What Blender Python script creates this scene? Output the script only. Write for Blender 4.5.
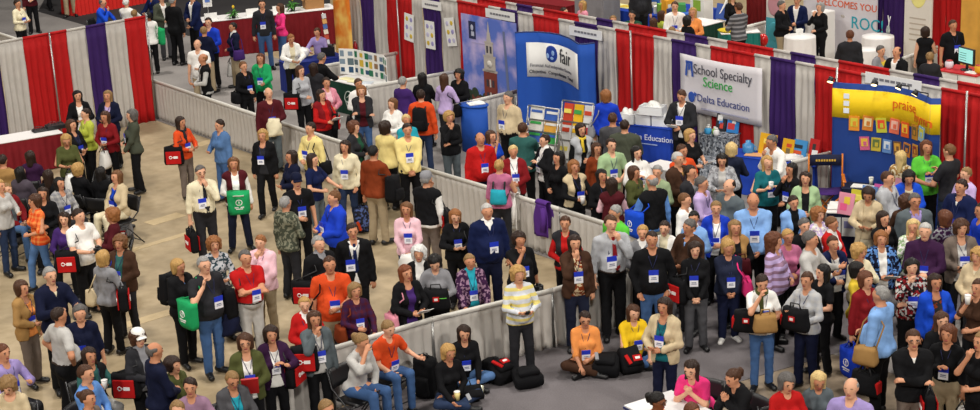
import bpy, math, random
import numpy as np
from mathutils import Matrix, Vector
for o in list(bpy.data.objects): bpy.data.objects.remove(o)
# ---------------------------------------------------------------- camera, world, light
SC = bpy.context.scene
CF, CYH, CH, CROLL = 1720.0, 535.0, 9.6, math.radians(-2.8)
_th = math.atan(CYH/CF)
_fw = np.array([0, math.cos(_th), -math.sin(_th)]); _r0 = np.array([1., 0, 0]); _u0 = np.cross(_r0, _fw)
_rt = _r0*math.cos(CROLL)+_u0*math.sin(CROLL); _up = -_r0*math.sin(CROLL)+_u0*math.cos(CROLL)
CAM = np.array([0, 0, CH])
def ray(px, py): return _rt*(px-490)/CF-_up*(py-205)/CF+_fw
def at(px, py, z=0.0):
    d = ray(px, py); return CAM+d*((z-CH)/d[2])
def proj(P):
    d = np.array(P, float)-CAM; z = d @ _fw; return 490+CF*(d @ _rt)/z, 205-CF*(d @ _up)/z
def onplane(px, py, P0, v):
    """point where the view ray meets the vertical plane through P0 along v; returns (t along v, z)"""
    d = ray(px, py); n = np.array([-v[1], v[0], 0]); P0 = np.array([P0[0], P0[1], 0.])
    k = ((P0-CAM) @ n)/(d @ n); p = CAM+d*k; return float((p-P0) @ np.array([v[0], v[1], 0])), float(p[2])
cd = bpy.data.cameras.new('camera'); co = bpy.data.objects.new('camera', cd); SC.collection.objects.link(co); SC.camera = co
cd.sensor_width = 36; cd.lens = 36*CF/980; cd.clip_end = 300
_m = Matrix.Identity(4)
for i in range(3): _m[i][0] = _rt[i]; _m[i][1] = _up[i]; _m[i][2] = -_fw[i]; _m[i][3] = CAM[i]
co.matrix_world = _m
wd = bpy.data.worlds.new('hall_ambient'); SC.world = wd; wd.use_nodes = True
wd.node_tree.nodes['Background'].inputs[0].default_value = (.95, .92, .88, 1); wd.node_tree.nodes['Background'].inputs[1].default_value = .06
for lx, ly, lz, e in [(-17, -2, 19, 2.6), (1, -8, 20, 2.4), (19, 0, 19, 2.6), (-20, 26, 17, 1.0), (-7, 22, 17, 1.0), (7, 24, 17, 1.0), (20, 28, 17, 1.0), (-10, 44, 17, 1.2), (4, 46, 17, 1.2), (17, 44, 17, 1.2)]:
    ld = bpy.data.lights.new('hall_lamp', 'AREA'); ld.shape = 'DISK'; ld.size = 2.2; ld.energy = 1750*e; ld.color = (1, .95, .87)
    lo = bpy.data.objects.new('hall_lamp', ld); SC.collection.objects.link(lo); lo.location = (lx, ly, lz)
    if ly < 5: lo.rotation_euler = (Vector((lx*.15, 30, 0))-lo.location).to_track_quat('-Z', 'Y').to_euler()
SC.view_settings.view_transform = 'Standard'; SC.view_settings.look = 'None'; SC.view_settings.exposure = -0.22; SC.view_settings.gamma = 1.0
SC.view_settings.use_curve_mapping = False
SC.render.film_transparent = False
# ---------------------------------------------------------------- helpers
COL = bpy.context.scene.collection
def srgb(c):
    if isinstance(c, str):
        c = c.lstrip('#'); c = [int(c[i:i+2], 16)/255 for i in (0, 2, 4)]
    return tuple((x/12.92 if x <= .04045 else ((x+.055)/1.055)**2.4) for x in c)

def smin(a, b, k):
    return np.minimum(a, b) - np.maximum(k-np.abs(a-b), 0)**2/(4*k)

def mesh_np(name, V, F, mats, mi=None, smooth=True):
    """V (n,3), F (m,4) quads or list of mixed faces"""
    me = bpy.data.meshes.new(name)
    V = np.asarray(V, np.float32)
    if isinstance(F, np.ndarray):
        n, k = F.shape
        loops = F.astype(np.int32).ravel(); starts = np.arange(0, n*k, k, dtype=np.int32)
    else:
        n = len(F)
        lens = np.array([len(f) for f in F], np.int32)
        loops = np.fromiter((i for f in F for i in f), np.int32, int(lens.sum()))
        starts = np.concatenate([[0], np.cumsum(lens)[:-1]]).astype(np.int32)
    me.vertices.add(len(V)); me.vertices.foreach_set('co', V.ravel())
    me.loops.add(len(loops)); me.loops.foreach_set('vertex_index', loops)
    me.polygons.add(n); me.polygons.foreach_set('loop_start', starts)
    me.polygons.foreach_set('use_smooth', np.full(n, bool(smooth)) if np.isscalar(smooth) else np.asarray(smooth, bool))
    if mi is not None: me.polygons.foreach_set('material_index', np.asarray(mi, np.int32))
    me.update(calc_edges=True)
    for m in (mats if isinstance(mats, (list, tuple)) else [mats]): me.materials.append(m)
    return me

def link(name, me, parent=None, loc=None, rotz=None):
    o = bpy.data.objects.new(name, me); COL.objects.link(o)
    if parent is not None: o.parent = parent
    if loc is not None: o.location = loc
    if rotz is not None: o.rotation_euler = (0, 0, rotz)
    return o

def tag(o, label=None, cat=None, group=None, kind=None):
    if label: o['label'] = label
    if cat: o['category'] = cat
    if group: o['group'] = group
    if kind: o['kind'] = kind
    return o

def empty(name, loc, rotz=0, label=None, cat=None, group=None, kind=None):
    o = bpy.data.objects.new(name, None); COL.objects.link(o)
    o.empty_display_size = .1; o.location = loc; o.rotation_euler = (0, 0, rotz)
    return tag(o, label, cat, group, kind)

class MB:
    """collects shapes for ONE mesh"""
    def __init__(s): s.v = []; s.f = []; s.m = []; s.s = []; s.mi = 0; s.n = 0
    def add(s, V, F, smooth=False):
        V = np.asarray(V, float).reshape(-1, 3); s.v.append(V)
        for f in F:
            s.f.append(tuple(int(i)+s.n for i in f)); s.m.append(s.mi); s.s.append(smooth)
        s.n += len(V); return s
    def box(s, c, d, R=None, taper=1.0, bev=0.0):
        x, y, z = (np.array(d)/2)
        if bev > 0:
            b = min(bev, x*.9, y*.9, z*.9)
            V = []
            for zz, k in ((-z, b), (-z+b, 0), (z-b, 0), (z, b)):
                t = 1.0 if zz < 0 else taper
                xx, yy = (x-k)*t, (y-k)*t
                V += [(-xx+b*(k == 0)*.5, -yy, zz), (xx-b*(k == 0)*.5, -yy, zz), (xx, -yy+b*(k == 0)*.5, zz), (xx, yy-b*(k == 0)*.5, zz),
                      (xx-b*(k == 0)*.5, yy, zz), (-xx+b*(k == 0)*.5, yy, zz), (-xx, yy-b*(k == 0)*.5, zz), (-xx, -yy+b*(k == 0)*.5, zz)]
            F = [tuple(range(7, -1, -1)), tuple(range(24, 32))]
            for r in range(3):
                for i in range(8):
                    j = (i+1) % 8; F.append((r*8+i, r*8+j, r*8+8+j, r*8+8+i))
        else:
            t = taper
            V = [(-x, -y, -z), (x, -y, -z), (x, y, -z), (-x, y, -z), (-x*t, -y*t, z), (x*t, -y*t, z), (x*t, y*t, z), (-x*t, y*t, z)]
            F = [(3, 2, 1, 0), (4, 5, 6, 7), (0, 1, 5, 4), (1, 2, 6, 5), (2, 3, 7, 6), (3, 0, 4, 7)]
        V = np.array(V)
        if R is not None: V = V @ np.array(R).T
        return s.add(V+np.array(c), F)
    def tube(s, pts, r, n=6, closed=False, smooth=True):
        P = np.array(pts, float); m = len(P)
        rr = np.full(m, r) if np.isscalar(r) else np.array(r, float)
        V = []; prev = None
        for i in range(m):
            if closed: t = P[(i+1) % m]-P[i-1]
            else: t = P[min(i+1, m-1)]-P[max(i-1, 0)]
            t = t/(np.linalg.norm(t)+1e-9)
            if prev is None:
                a = np.array([0, 0, 1.]) if abs(t[2]) < .9 else np.array([1., 0, 0])
            else: a = prev
            u = a-t*(a@t); u /= np.linalg.norm(u)+1e-9; w = np.cross(t, u); prev = u
            for k in range(n):
                th = 2*math.pi*k/n; V.append(P[i]+rr[i]*(math.cos(th)*u+math.sin(th)*w))
        F = []
        for i in range(m if closed else m-1):
            j = (i+1) % m
            for k in range(n):
                l = (k+1) % n; F.append((i*n+k, i*n+l, j*n+l, j*n+k))
        if not closed:
            F.append(tuple(range(n-1, -1, -1))); F.append(tuple((m-1)*n+k for k in range(n)))
        return s.add(V, F, smooth)
    def lathe(s, prof, c=(0, 0, 0), n=20, smooth=True, fr=None):
        V = []; F = []; m = len(prof)
        for r, z in prof:
            for k in range(n):
                th = 2*math.pi*k/n
                q = r*(1 if fr is None else 1+fr(th, z))
                V.append((c[0]+q*math.cos(th), c[1]+q*math.sin(th), c[2]+z))
        for i in range(m-1):
            for k in range(n):
                l = (k+1) % n; F.append((i*n+k, i*n+l, i*n+n+l, i*n+n+k))
        F.append(tuple(range(n-1, -1, -1))); F.append(tuple((m-1)*n+k for k in range(n)))
        return s.add(V, F, smooth)
    def ell(s, c, r, R=None, n=8, m=6):
        V = [(0, 0, -1)]
        for i in range(1, m):
            ph = -math.pi/2+math.pi*i/m
            for k in range(n):
                th = 2*math.pi*k/n; V.append((math.cos(ph)*math.cos(th), math.cos(ph)*math.sin(th), math.sin(ph)))
        V.append((0, 0, 1)); V = np.array(V)*np.array(r)
        if R is not None: V = V @ np.array(R).T
        F = []
        for k in range(n): F.append((0, 1+(k+1) % n, 1+k))
        for i in range(m-2):
            for k in range(n):
                l = (k+1) % n; F.append((1+i*n+k, 1+i*n+l, 1+i*n+n+l, 1+i*n+n+k))
        b = 1+(m-2)*n
        for k in range(n): F.append((b+k, b+(k+1) % n, len(V)-1))
        return s.add(V+np.array(c), F, True)
    def sheet(s, fn, nu, nv, th=.01, smooth=True):
        """closed thin solid; fn(u,v)->(point, normal)"""
        A = []; B = []
        for j in range(nv+1):
            for i in range(nu+1):
                p, n = fn(i/nu, j/nv); p = np.array(p, float); n = np.array(n, float)*th/2
                A.append(p+n); B.append(p-n)
        N = len(A); w = nu+1; F = []
        for j in range(nv):
            for i in range(nu):
                a = j*w+i
                F.append((a, a+1, a+1+w, a+w)); F.append((N+a, N+a+w, N+a+1+w, N+a+1))
        for i in range(nu):
            F.append((i, N+i, N+i+1, i+1)); a = nv*w+i; F.append((a, a+1, N+a+1, N+a))
        for j in range(nv):
            a = j*w; F.append((a, a+w, N+a+w, N+a)); a += nu; F.append((a, N+a, N+a+w, a+w))
        return s.add(A+B, F, smooth)
    def build(s, name, mats, parent=None, loc=None, rotz=None):
        me = mesh_np(name, np.concatenate(s.v), s.f, mats, s.m, s.s)
        return link(name, me, parent, loc, rotz)

def Rz(a): c, s = math.cos(a), math.sin(a); return np.array([[c, -s, 0], [s, c, 0], [0, 0, 1.]])
def Rx(a): c, s = math.cos(a), math.sin(a); return np.array([[1., 0, 0], [0, c, -s], [0, s, c]])
def Ry(a): c, s = math.cos(a), math.sin(a); return np.array([[c, 0, s], [0, 1., 0], [-s, 0, c]])
def unit(v): v = np.array(v, float); return v/(np.linalg.norm(v)+1e-9)

# ---------------------------------------------------------------- materials
MATS = {}
def newmat(name):
    m = bpy.data.materials.new(name); m.use_nodes = True
    nt = m.node_tree; b = nt.nodes['Principled BSDF']; return m, nt, b
def N(nt, t, **kw):
    n = nt.nodes.new(t)
    for k, v in kw.items(): setattr(n, k, v)
    return n
def rgba(c): return (*srgb(c), 1)

CLR = dict(black='#101013', white='#e6e4e0', cream='#dcd2b4', beige='#c3b190', tan='#9c7848', khaki='#9a8a70', brown='#402a1e', rust='#7a3418', orange='#d24a20',
  peach='#e8924e', red='#b01818', darkred='#7a161c', maroon='#4a141c', pink='#d58a9c', hotpink='#e0367a', lpink='#e3b9c4', rose='#b5688a', lilac='#b9a3d0', lav='#9c8cc4', purple='#3e2464', plum='#35193a',
  mauve='#8e6f86', navy='#10152e', dblue='#101a40', blue='#1747c0', royal='#1a3cb8', sky='#5c88c8', lblue='#7ea6dc', denim='#4f6f9c', jean='#3d5a86', djean='#26334e', indigo='#1d2236', teal='#165f68', turq='#2598ac',
  dteal='#2e5a56', green='#1f9a5c', dgreen='#1f4a36', lime='#58b83a', olive='#4a4e2a', sage='#8a9a78', lgreen='#9ab58a', yellow='#e0b81f', pyellow='#e3d08a', mustard='#d7b93a', lgrey='#b5b3b0', grey='#85858a',
  dgrey='#4a4a4e', char='#26262a', slate='#565f64', taupe='#6c6058', silver='#a9abb0', ygreen='#b6c04a', camo='#44483c')
HAIRC = dict(lgrey='#b4b1ae', black='#14100f', dark='#2a1a12', brown='#452a1a', lbrown='#6a4629', auburn='#5c3420', ginger='#8a5830', blond='#ae8850', lblond='#ccb078', grey='#8c8a88', dgrey='#5a5654', white='#d6d4d0', red='#6e3a20', sandy='#866842')

def cloth(spec):
    """'red' or 'red stripe white', 'x plaid y', 'x mottle y', 'x camo y'"""
    if spec in MATS: return MATS[spec]
    w = spec.split()
    m, nt, b = newmat('fabric_'+'_'.join(w)); b.inputs['Roughness'].default_value = .85
    b.inputs['Specular IOR Level'].default_value = .15
    tc = N(nt, 'ShaderNodeTexCoord'); c1 = rgba(CLR.get(w[0], w[0]))
    no = N(nt, 'ShaderNodeTexNoise'); no.inputs['Scale'].default_value = 9; no.inputs['Detail'].default_value = 4
    nt.links.new(tc.outputs['Object'], no.inputs['Vector'])
    mix = N(nt, 'ShaderNodeMix', data_type='RGBA')
    mix.inputs['A'].default_value = tuple(x*.8 for x in c1[:3])+(1,); mix.inputs['B'].default_value = tuple(min(1, x*1.18) for x in c1[:3])+(1,)
    nt.links.new(no.outputs['Fac'], mix.inputs['Factor'])
    out = mix.outputs['Result']
    if len(w) >= 3:
        kind, c2 = w[1], rgba(CLR.get(w[2], w[2]))
        m2 = N(nt, 'ShaderNodeMix', data_type='RGBA'); nt.links.new(out, m2.inputs['A']); m2.inputs['B'].default_value = c2
        if kind in ('stripe', 'plaid'):
            sc = 60 if kind == 'stripe' else 75
            def wave(axis, scale):
                wv = N(nt, 'ShaderNodeTexWave', bands_direction=axis); wv.inputs['Scale'].default_value = scale/20; wv.inputs['Distortion'].default_value = .4
                nt.links.new(tc.outputs['Object'], wv.inputs['Vector'])
                r = N(nt, 'ShaderNodeMath', operation='GREATER_THAN'); r.inputs[1].default_value = .6 if kind == 'stripe' else .62
                nt.links.new(wv.outputs['Fac'], r.inputs[0]); return r.outputs[0]
            f = wave('Z', sc)
            if kind == 'plaid':
                g = wave('X', sc); a = N(nt, 'ShaderNodeMath', operation='ADD'); nt.links.new(f, a.inputs[0]); nt.links.new(g, a.inputs[1])
                d = N(nt, 'ShaderNodeMath', operation='MULTIPLY'); d.inputs[1].default_value = .42; nt.links.new(a.outputs[0], d.inputs[0]); f = d.outputs[0]
        else:
            n2 = N(nt, 'ShaderNodeTexNoise'); n2.inputs['Scale'].default_value = {'mottle': 22, 'camo': 14, 'print': 30}.get(kind, 20); n2.inputs['Detail'].default_value = 1
            nt.links.new(tc.outputs['Object'], n2.inputs['Vector'])
            r = N(nt, 'ShaderNodeMath', operation='GREATER_THAN'); r.inputs[1].default_value = .53
            nt.links.new(n2.outputs['Fac'], r.inputs[0]); f = r.outputs[0]
        nt.links.new(f, m2.inputs['Factor']); out = m2.outputs['Result']
        if len(w) >= 4:
            m3 = N(nt, 'ShaderNodeMix', data_type='RGBA'); nt.links.new(out, m3.inputs['A']); m3.inputs['B'].default_value = rgba(CLR.get(w[3], w[3]))
            n3 = N(nt, 'ShaderNodeTexNoise'); n3.inputs['Scale'].default_value = 19; n3.inputs['Detail'].default_value = 1
            mp = N(nt, 'ShaderNodeVectorMath', operation='ADD'); mp.inputs[1].default_value = (3.3, 7.1, 1.7)
            nt.links.new(tc.outputs['Object'], mp.inputs[0]); nt.links.new(mp.outputs[0], n3.inputs['Vector'])
            r = N(nt, 'ShaderNodeMath', operation='GREATER_THAN'); r.inputs[1].default_value = .56
            nt.links.new(n3.outputs['Fac'], r.inputs[0]); nt.links.new(r.outputs[0], m3.inputs['Factor']); out = m3.outputs['Result']
    nt.links.new(out, b.inputs['Base Color'])
    n4 = N(nt, 'ShaderNodeTexNoise'); n4.inputs['Scale'].default_value = 14; n4.inputs['Detail'].default_value = 3
    nt.links.new(tc.outputs['Object'], n4.inputs['Vector'])
    bp = N(nt, 'ShaderNodeBump'); bp.inputs['Strength'].default_value = .35; bp.inputs['Distance'].default_value = .02
    nt.links.new(n4.outputs['Fac'], bp.inputs['Height']); nt.links.new(bp.outputs[0], b.inputs['Normal'])
    MATS[spec] = m; return m

def plain(name, c, rough=.5, spec=.5, metal=0, emit=None, es=1, noise=0.12, nscale=20, trans=0):
    if name in MATS: return MATS[name]
    m, nt, b = newmat(name); b.inputs['Roughness'].default_value = rough; b.inputs['Specular IOR Level'].default_value = spec
    b.inputs['Metallic'].default_value = metal; c = rgba(c)
    tc = N(nt, 'ShaderNodeTexCoord'); no = N(nt, 'ShaderNodeTexNoise'); no.inputs['Scale'].default_value = nscale
    nt.links.new(tc.outputs['Object'], no.inputs['Vector'])
    mix = N(nt, 'ShaderNodeMix', data_type='RGBA')
    mix.inputs['A'].default_value = tuple(x*(1-noise) for x in c[:3])+(1,); mix.inputs['B'].default_value = tuple(min(1, x*(1+noise)) for x in c[:3])+(1,)
    nt.links.new(no.outputs['Fac'], mix.inputs['Factor']); nt.links.new(mix.outputs['Result'], b.inputs['Base Color'])
    if trans: b.inputs['Transmission Weight'].default_value = trans
    if emit: b.inputs['Emission Color'].default_value = rgba(emit); b.inputs['Emission Strength'].default_value = es
    MATS[name] = m; return m

def skin(i): 
    cs = ['#cc9474', '#c48a6a', '#d4a082', '#ba8060', '#8a5a40']
    if i == 9: return plain('skin_brown', '#7a4a30', .55, .35, noise=.06)
    k = i % 4; return plain('skin_tone_%s' % ['fair', 'warm', 'light', 'ruddy'][k], cs[k], .6, .3, noise=.08)
def hairmat(c):
    k = 'hair_'+c
    if k in MATS: return MATS[k]
    m = plain(k, HAIRC.get(c, c), .55, .3, noise=.55, nscale=1); nt = m.node_tree
    no = [n for n in nt.nodes if n.type == 'TEX_NOISE'][0]; tc = [n for n in nt.nodes if n.type == 'TEX_COORD'][0]; no.inputs['Detail'].default_value = 3
    mp = N(nt, 'ShaderNodeMapping'); mp.inputs['Scale'].default_value = (90, 90, 9); nt.links.new(tc.outputs['Object'], mp.inputs[0]); nt.links.new(mp.outputs[0], no.inputs['Vector'])
    bp = N(nt, 'ShaderNodeBump'); bp.inputs['Strength'].default_value = .6; bp.inputs['Distance'].default_value = .02; nt.links.new(no.outputs['Fac'], bp.inputs['Height']); nt.links.new(bp.outputs[0], nt.nodes['Principled BSDF'].inputs['Normal'])
    return m
# ---------------------------------------------------------------- people
def snet(f, X, Y, Z):
    s = f < 0
    c = np.zeros(tuple(n-1 for n in f.shape), np.uint8)
    for a in (0, 1):
        for b in (0, 1):
            for d in (0, 1): c += s[a:s.shape[0]-1+a, b:s.shape[1]-1+b, d:s.shape[2]-1+d]
    act = (c > 0) & (c < 8); I = np.argwhere(act)
    if len(I) == 0: return np.zeros((0, 3)), np.zeros((0, 4), int)
    lut = np.full(act.shape, -1, np.int32); lut[act] = np.arange(len(I))
    i, j, k = I.T; co = [(a, b, d) for a in (0, 1) for b in (0, 1) for d in (0, 1)]
    val = np.stack([f[i+a, j+b, k+d] for a, b, d in co], 1)
    acc = np.zeros((len(I), 3)); cnt = np.zeros(len(I)); C8 = np.array(co, float)
    for a in range(8):
        for b in range(a+1, 8):
            if np.abs(C8[a]-C8[b]).sum() != 1: continue
            m = (val[:, a] < 0) != (val[:, b] < 0)
            va, vb = val[m, a], val[m, b]; t = (va/(va-vb))[:, None]
            acc[m] += C8[a]+t*(C8[b]-C8[a]); cnt[m] += 1
    p = acc/cnt[:, None]
    V = np.stack([X[i]+p[:, 0]*(X[i+1]-X[i]), Y[j]+p[:, 1]*(Y[j+1]-Y[j]), Z[k]+p[:, 2]*(Z[k+1]-Z[k])], 1)
    Q = []
    d = s[:-1] != s[1:]; d[:, 0] = d[:, -1] = False; d[:, :, 0] = d[:, :, -1] = False
    a, b, e = np.argwhere(d).T; q = np.stack([lut[a, b-1, e-1], lut[a, b, e-1], lut[a, b, e], lut[a, b-1, e]], 1); fl = ~s[a, b, e]; q[fl] = q[fl][:, ::-1]; Q.append(q)
    d = s[:, :-1] != s[:, 1:]; d[0] = d[-1] = False; d[:, :, 0] = d[:, :, -1] = False
    a, b, e = np.argwhere(d).T; q = np.stack([lut[a-1, b, e-1], lut[a-1, b, e], lut[a, b, e], lut[a, b, e-1]], 1); fl = ~s[a, b, e]; q[fl] = q[fl][:, ::-1]; Q.append(q)
    d = s[:, :, :-1] != s[:, :, 1:]; d[0] = d[-1] = False; d[:, 0] = d[:, -1] = False
    a, b, e = np.argwhere(d).T; q = np.stack([lut[a-1, b-1, e], lut[a, b-1, e], lut[a, b, e], lut[a-1, b, e]], 1); fl = ~s[a, b, e]; q[fl] = q[fl][:, ::-1]; Q.append(q)
    Q = np.concatenate(Q); return V, Q[(Q >= 0).all(1)]

def axis(lo, hi, h, flo=None, fhi=None, fh=None):
    out = [lo]; 
    while out[-1] < hi:
        x = out[-1]; out.append(x + (fh if flo is not None and flo-h*.5 <= x < fhi else h))
    return np.array(out, np.float32)

class Grid:
    def __init__(g, X, Y, Z): g.X, g.Y, g.Z = X, Y, Z; g.shape = (len(X), len(Y), len(Z))
    def new(g): return np.full(g.shape, .5, np.float32)
    def sl(g, lo, hi):
        r = []
        for A, l, h in zip((g.X, g.Y, g.Z), lo, hi):
            a = max(int(np.searchsorted(A, l))-1, 0); b = min(int(np.searchsorted(A, h))+1, len(A)); r.append(slice(a, max(b, a+1)))
        return tuple(r)
    def cone(g, F, a, b, ra, rb, k=.02, S=None, mar=.06, sc=1.0):
        """smooth-union a round cone into F.  S: 3x3 stretch applied around a."""
        a = np.asarray(a, float); b = np.asarray(b, float); R = max(ra, rb)+mar+k
        sl = g.sl(np.minimum(a, b)-R, np.maximum(a, b)+R)
        x = (g.X[sl[0]]-a[0])[:, None, None]; y = (g.Y[sl[1]]-a[1])[None, :, None]; z = (g.Z[sl[2]]-a[2])[None, None, :]
        ba = b-a
        if S is not None:
            if S.ndim == 1: x, y, z = x*S[0], y*S[1], z*S[2]; ba = ba*S
            else: x, y, z = (S[0, 0]*x+S[0, 1]*y+S[0, 2]*z, S[1, 0]*x+S[1, 1]*y+S[1, 2]*z, S[2, 0]*x+S[2, 1]*y+S[2, 2]*z); ba = S @ ba
        L = float(ba @ ba)
        if L < 1e-9: d = np.sqrt(x*x+y*y+z*z)-ra
        else:
            t = np.clip((x*ba[0]+y*ba[1]+z*ba[2])/L, 0, 1)
            d = np.sqrt((x-t*ba[0])**2+(y-t*ba[1])**2+(z-t*ba[2])**2)-(ra+(rb-ra)*t)
        d = d*sc
        F[sl] = smin(F[sl], d.astype(np.float32), k)

def ik(S, T, l1, l2, pole):
    S, T = np.array(S, float), np.array(T, float); d = T-S; L = np.linalg.norm(d); n = d/(L+1e-9)
    L = min(L, (l1+l2)*.995); T = S+n*L
    a = (l1*l1-l2*l2+L*L)/(2*L); h = math.sqrt(max(l1*l1-a*a, 0)); p = np.array(pole, float); p = p-n*(p@n); p = unit(p)
    return S+n*a+p*h, T

# wrist target (right side; x mirrored for left) and elbow pole, in standing coords for a 1.72 m body; hand dir
ARMS = {
 'down': ((.255, .02, .82), (.5, -1, 0), (0, .1, -1)), 'hang': ((.23, .09, .83), (.6, -1, 0), (0, .25, -1)), 'pocket': ((.20, .08, .90), (1, -.8, 0), (-.3, .3, -1)),
 'hip': ((.21, .03, .99), (1, -.5, .1), (-.9, .4, -.2)), 'belly': ((.06, .22, 1.06), (1, -.6, -.3), (-1, .35, 0)), 'low': ((.07, .20, .92), (1, -.5, 0), (-.8, .5, -.4)),
 'hold': ((.10, .26, 1.10), (.8, -.5, -.6), (-.5, .8, .2)), 'chest': ((.04, .20, 1.22), (1, -.3, -.7), (-.8, .4, .4)), 'chin': ((.045, .185, 1.415), (.5, .3, -1), (-.35, .05, 1)),
 'mouth': ((.06, .20, 1.45), (.6, .3, -1), (-.5, -.1, 1)), 'crossa': ((-.10, .185, 1.13), (1, .1, -.6), (-1, .1, .15)), 'crossb': ((-.09, .20, 1.17), (1, .1, -.6), (-1, -.1, .1)),
 'elbow': ((-.06, .17, 1.10), (1, -.2, -.4), (-1, .2, .2)), 'strap': ((.13, .14, 1.34), (.9, .2, -1), (-.3, -.3, 1)), 'fwd': ((.17, .38, 1.10), (.7, -.6, -.6), (0, 1, .1)),
 'out': ((.36, .30, 1.16), (.5, -.6, -.8), (.5, .8, .3)), 'give': ((.14, .34, 1.22), (.6, -.3, -.8), (-.1, 1, .3)), 'rail': ((.20, .30, .97), (.8, -.8, .2), (-.2, 1, -.1)),
 'lap': ((.08, .24, 1.00), (1, -.5, -.2), (-.5, .8, -.1)), 'knee': ((.14, .36, 1.02), (1, -.5, 0), (-.3, .9, -.3)), 'table': ((.10, .36, 1.17), (1, -.3, -.3), (-.4, .9, 0)),
 'pray': ((.035, .20, 1.38), (.7, .4, -1), (-.2, .1, 1)), 'point': ((.12, .46, 1.30), (.7, -.3, -.7), (0, 1, .1)), 'talk': ((.16, .27, 1.20), (.8, -.4, -.8), (-.2, .6, .8)), 'glasses': ((.09, .17, 1.56), (.8, .3, -1), (-.7, -.3, .6)),
 'back': ((.06, -.17, 1.0), (1, -.6, 0), (-.9, -.1, -.1)), 'camera': ((.09, .23, 1.40), (.8, .2, -1), (-.4, .2, .9)), 'wide': ((.40, .12, 1.02), (.4, -1, 0), (.6, .5, -.6)),
}
FINGERS = ((-.026, .070), (-.009, .079), (.009, .076), (.026, .060))
NB = [0]

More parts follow.
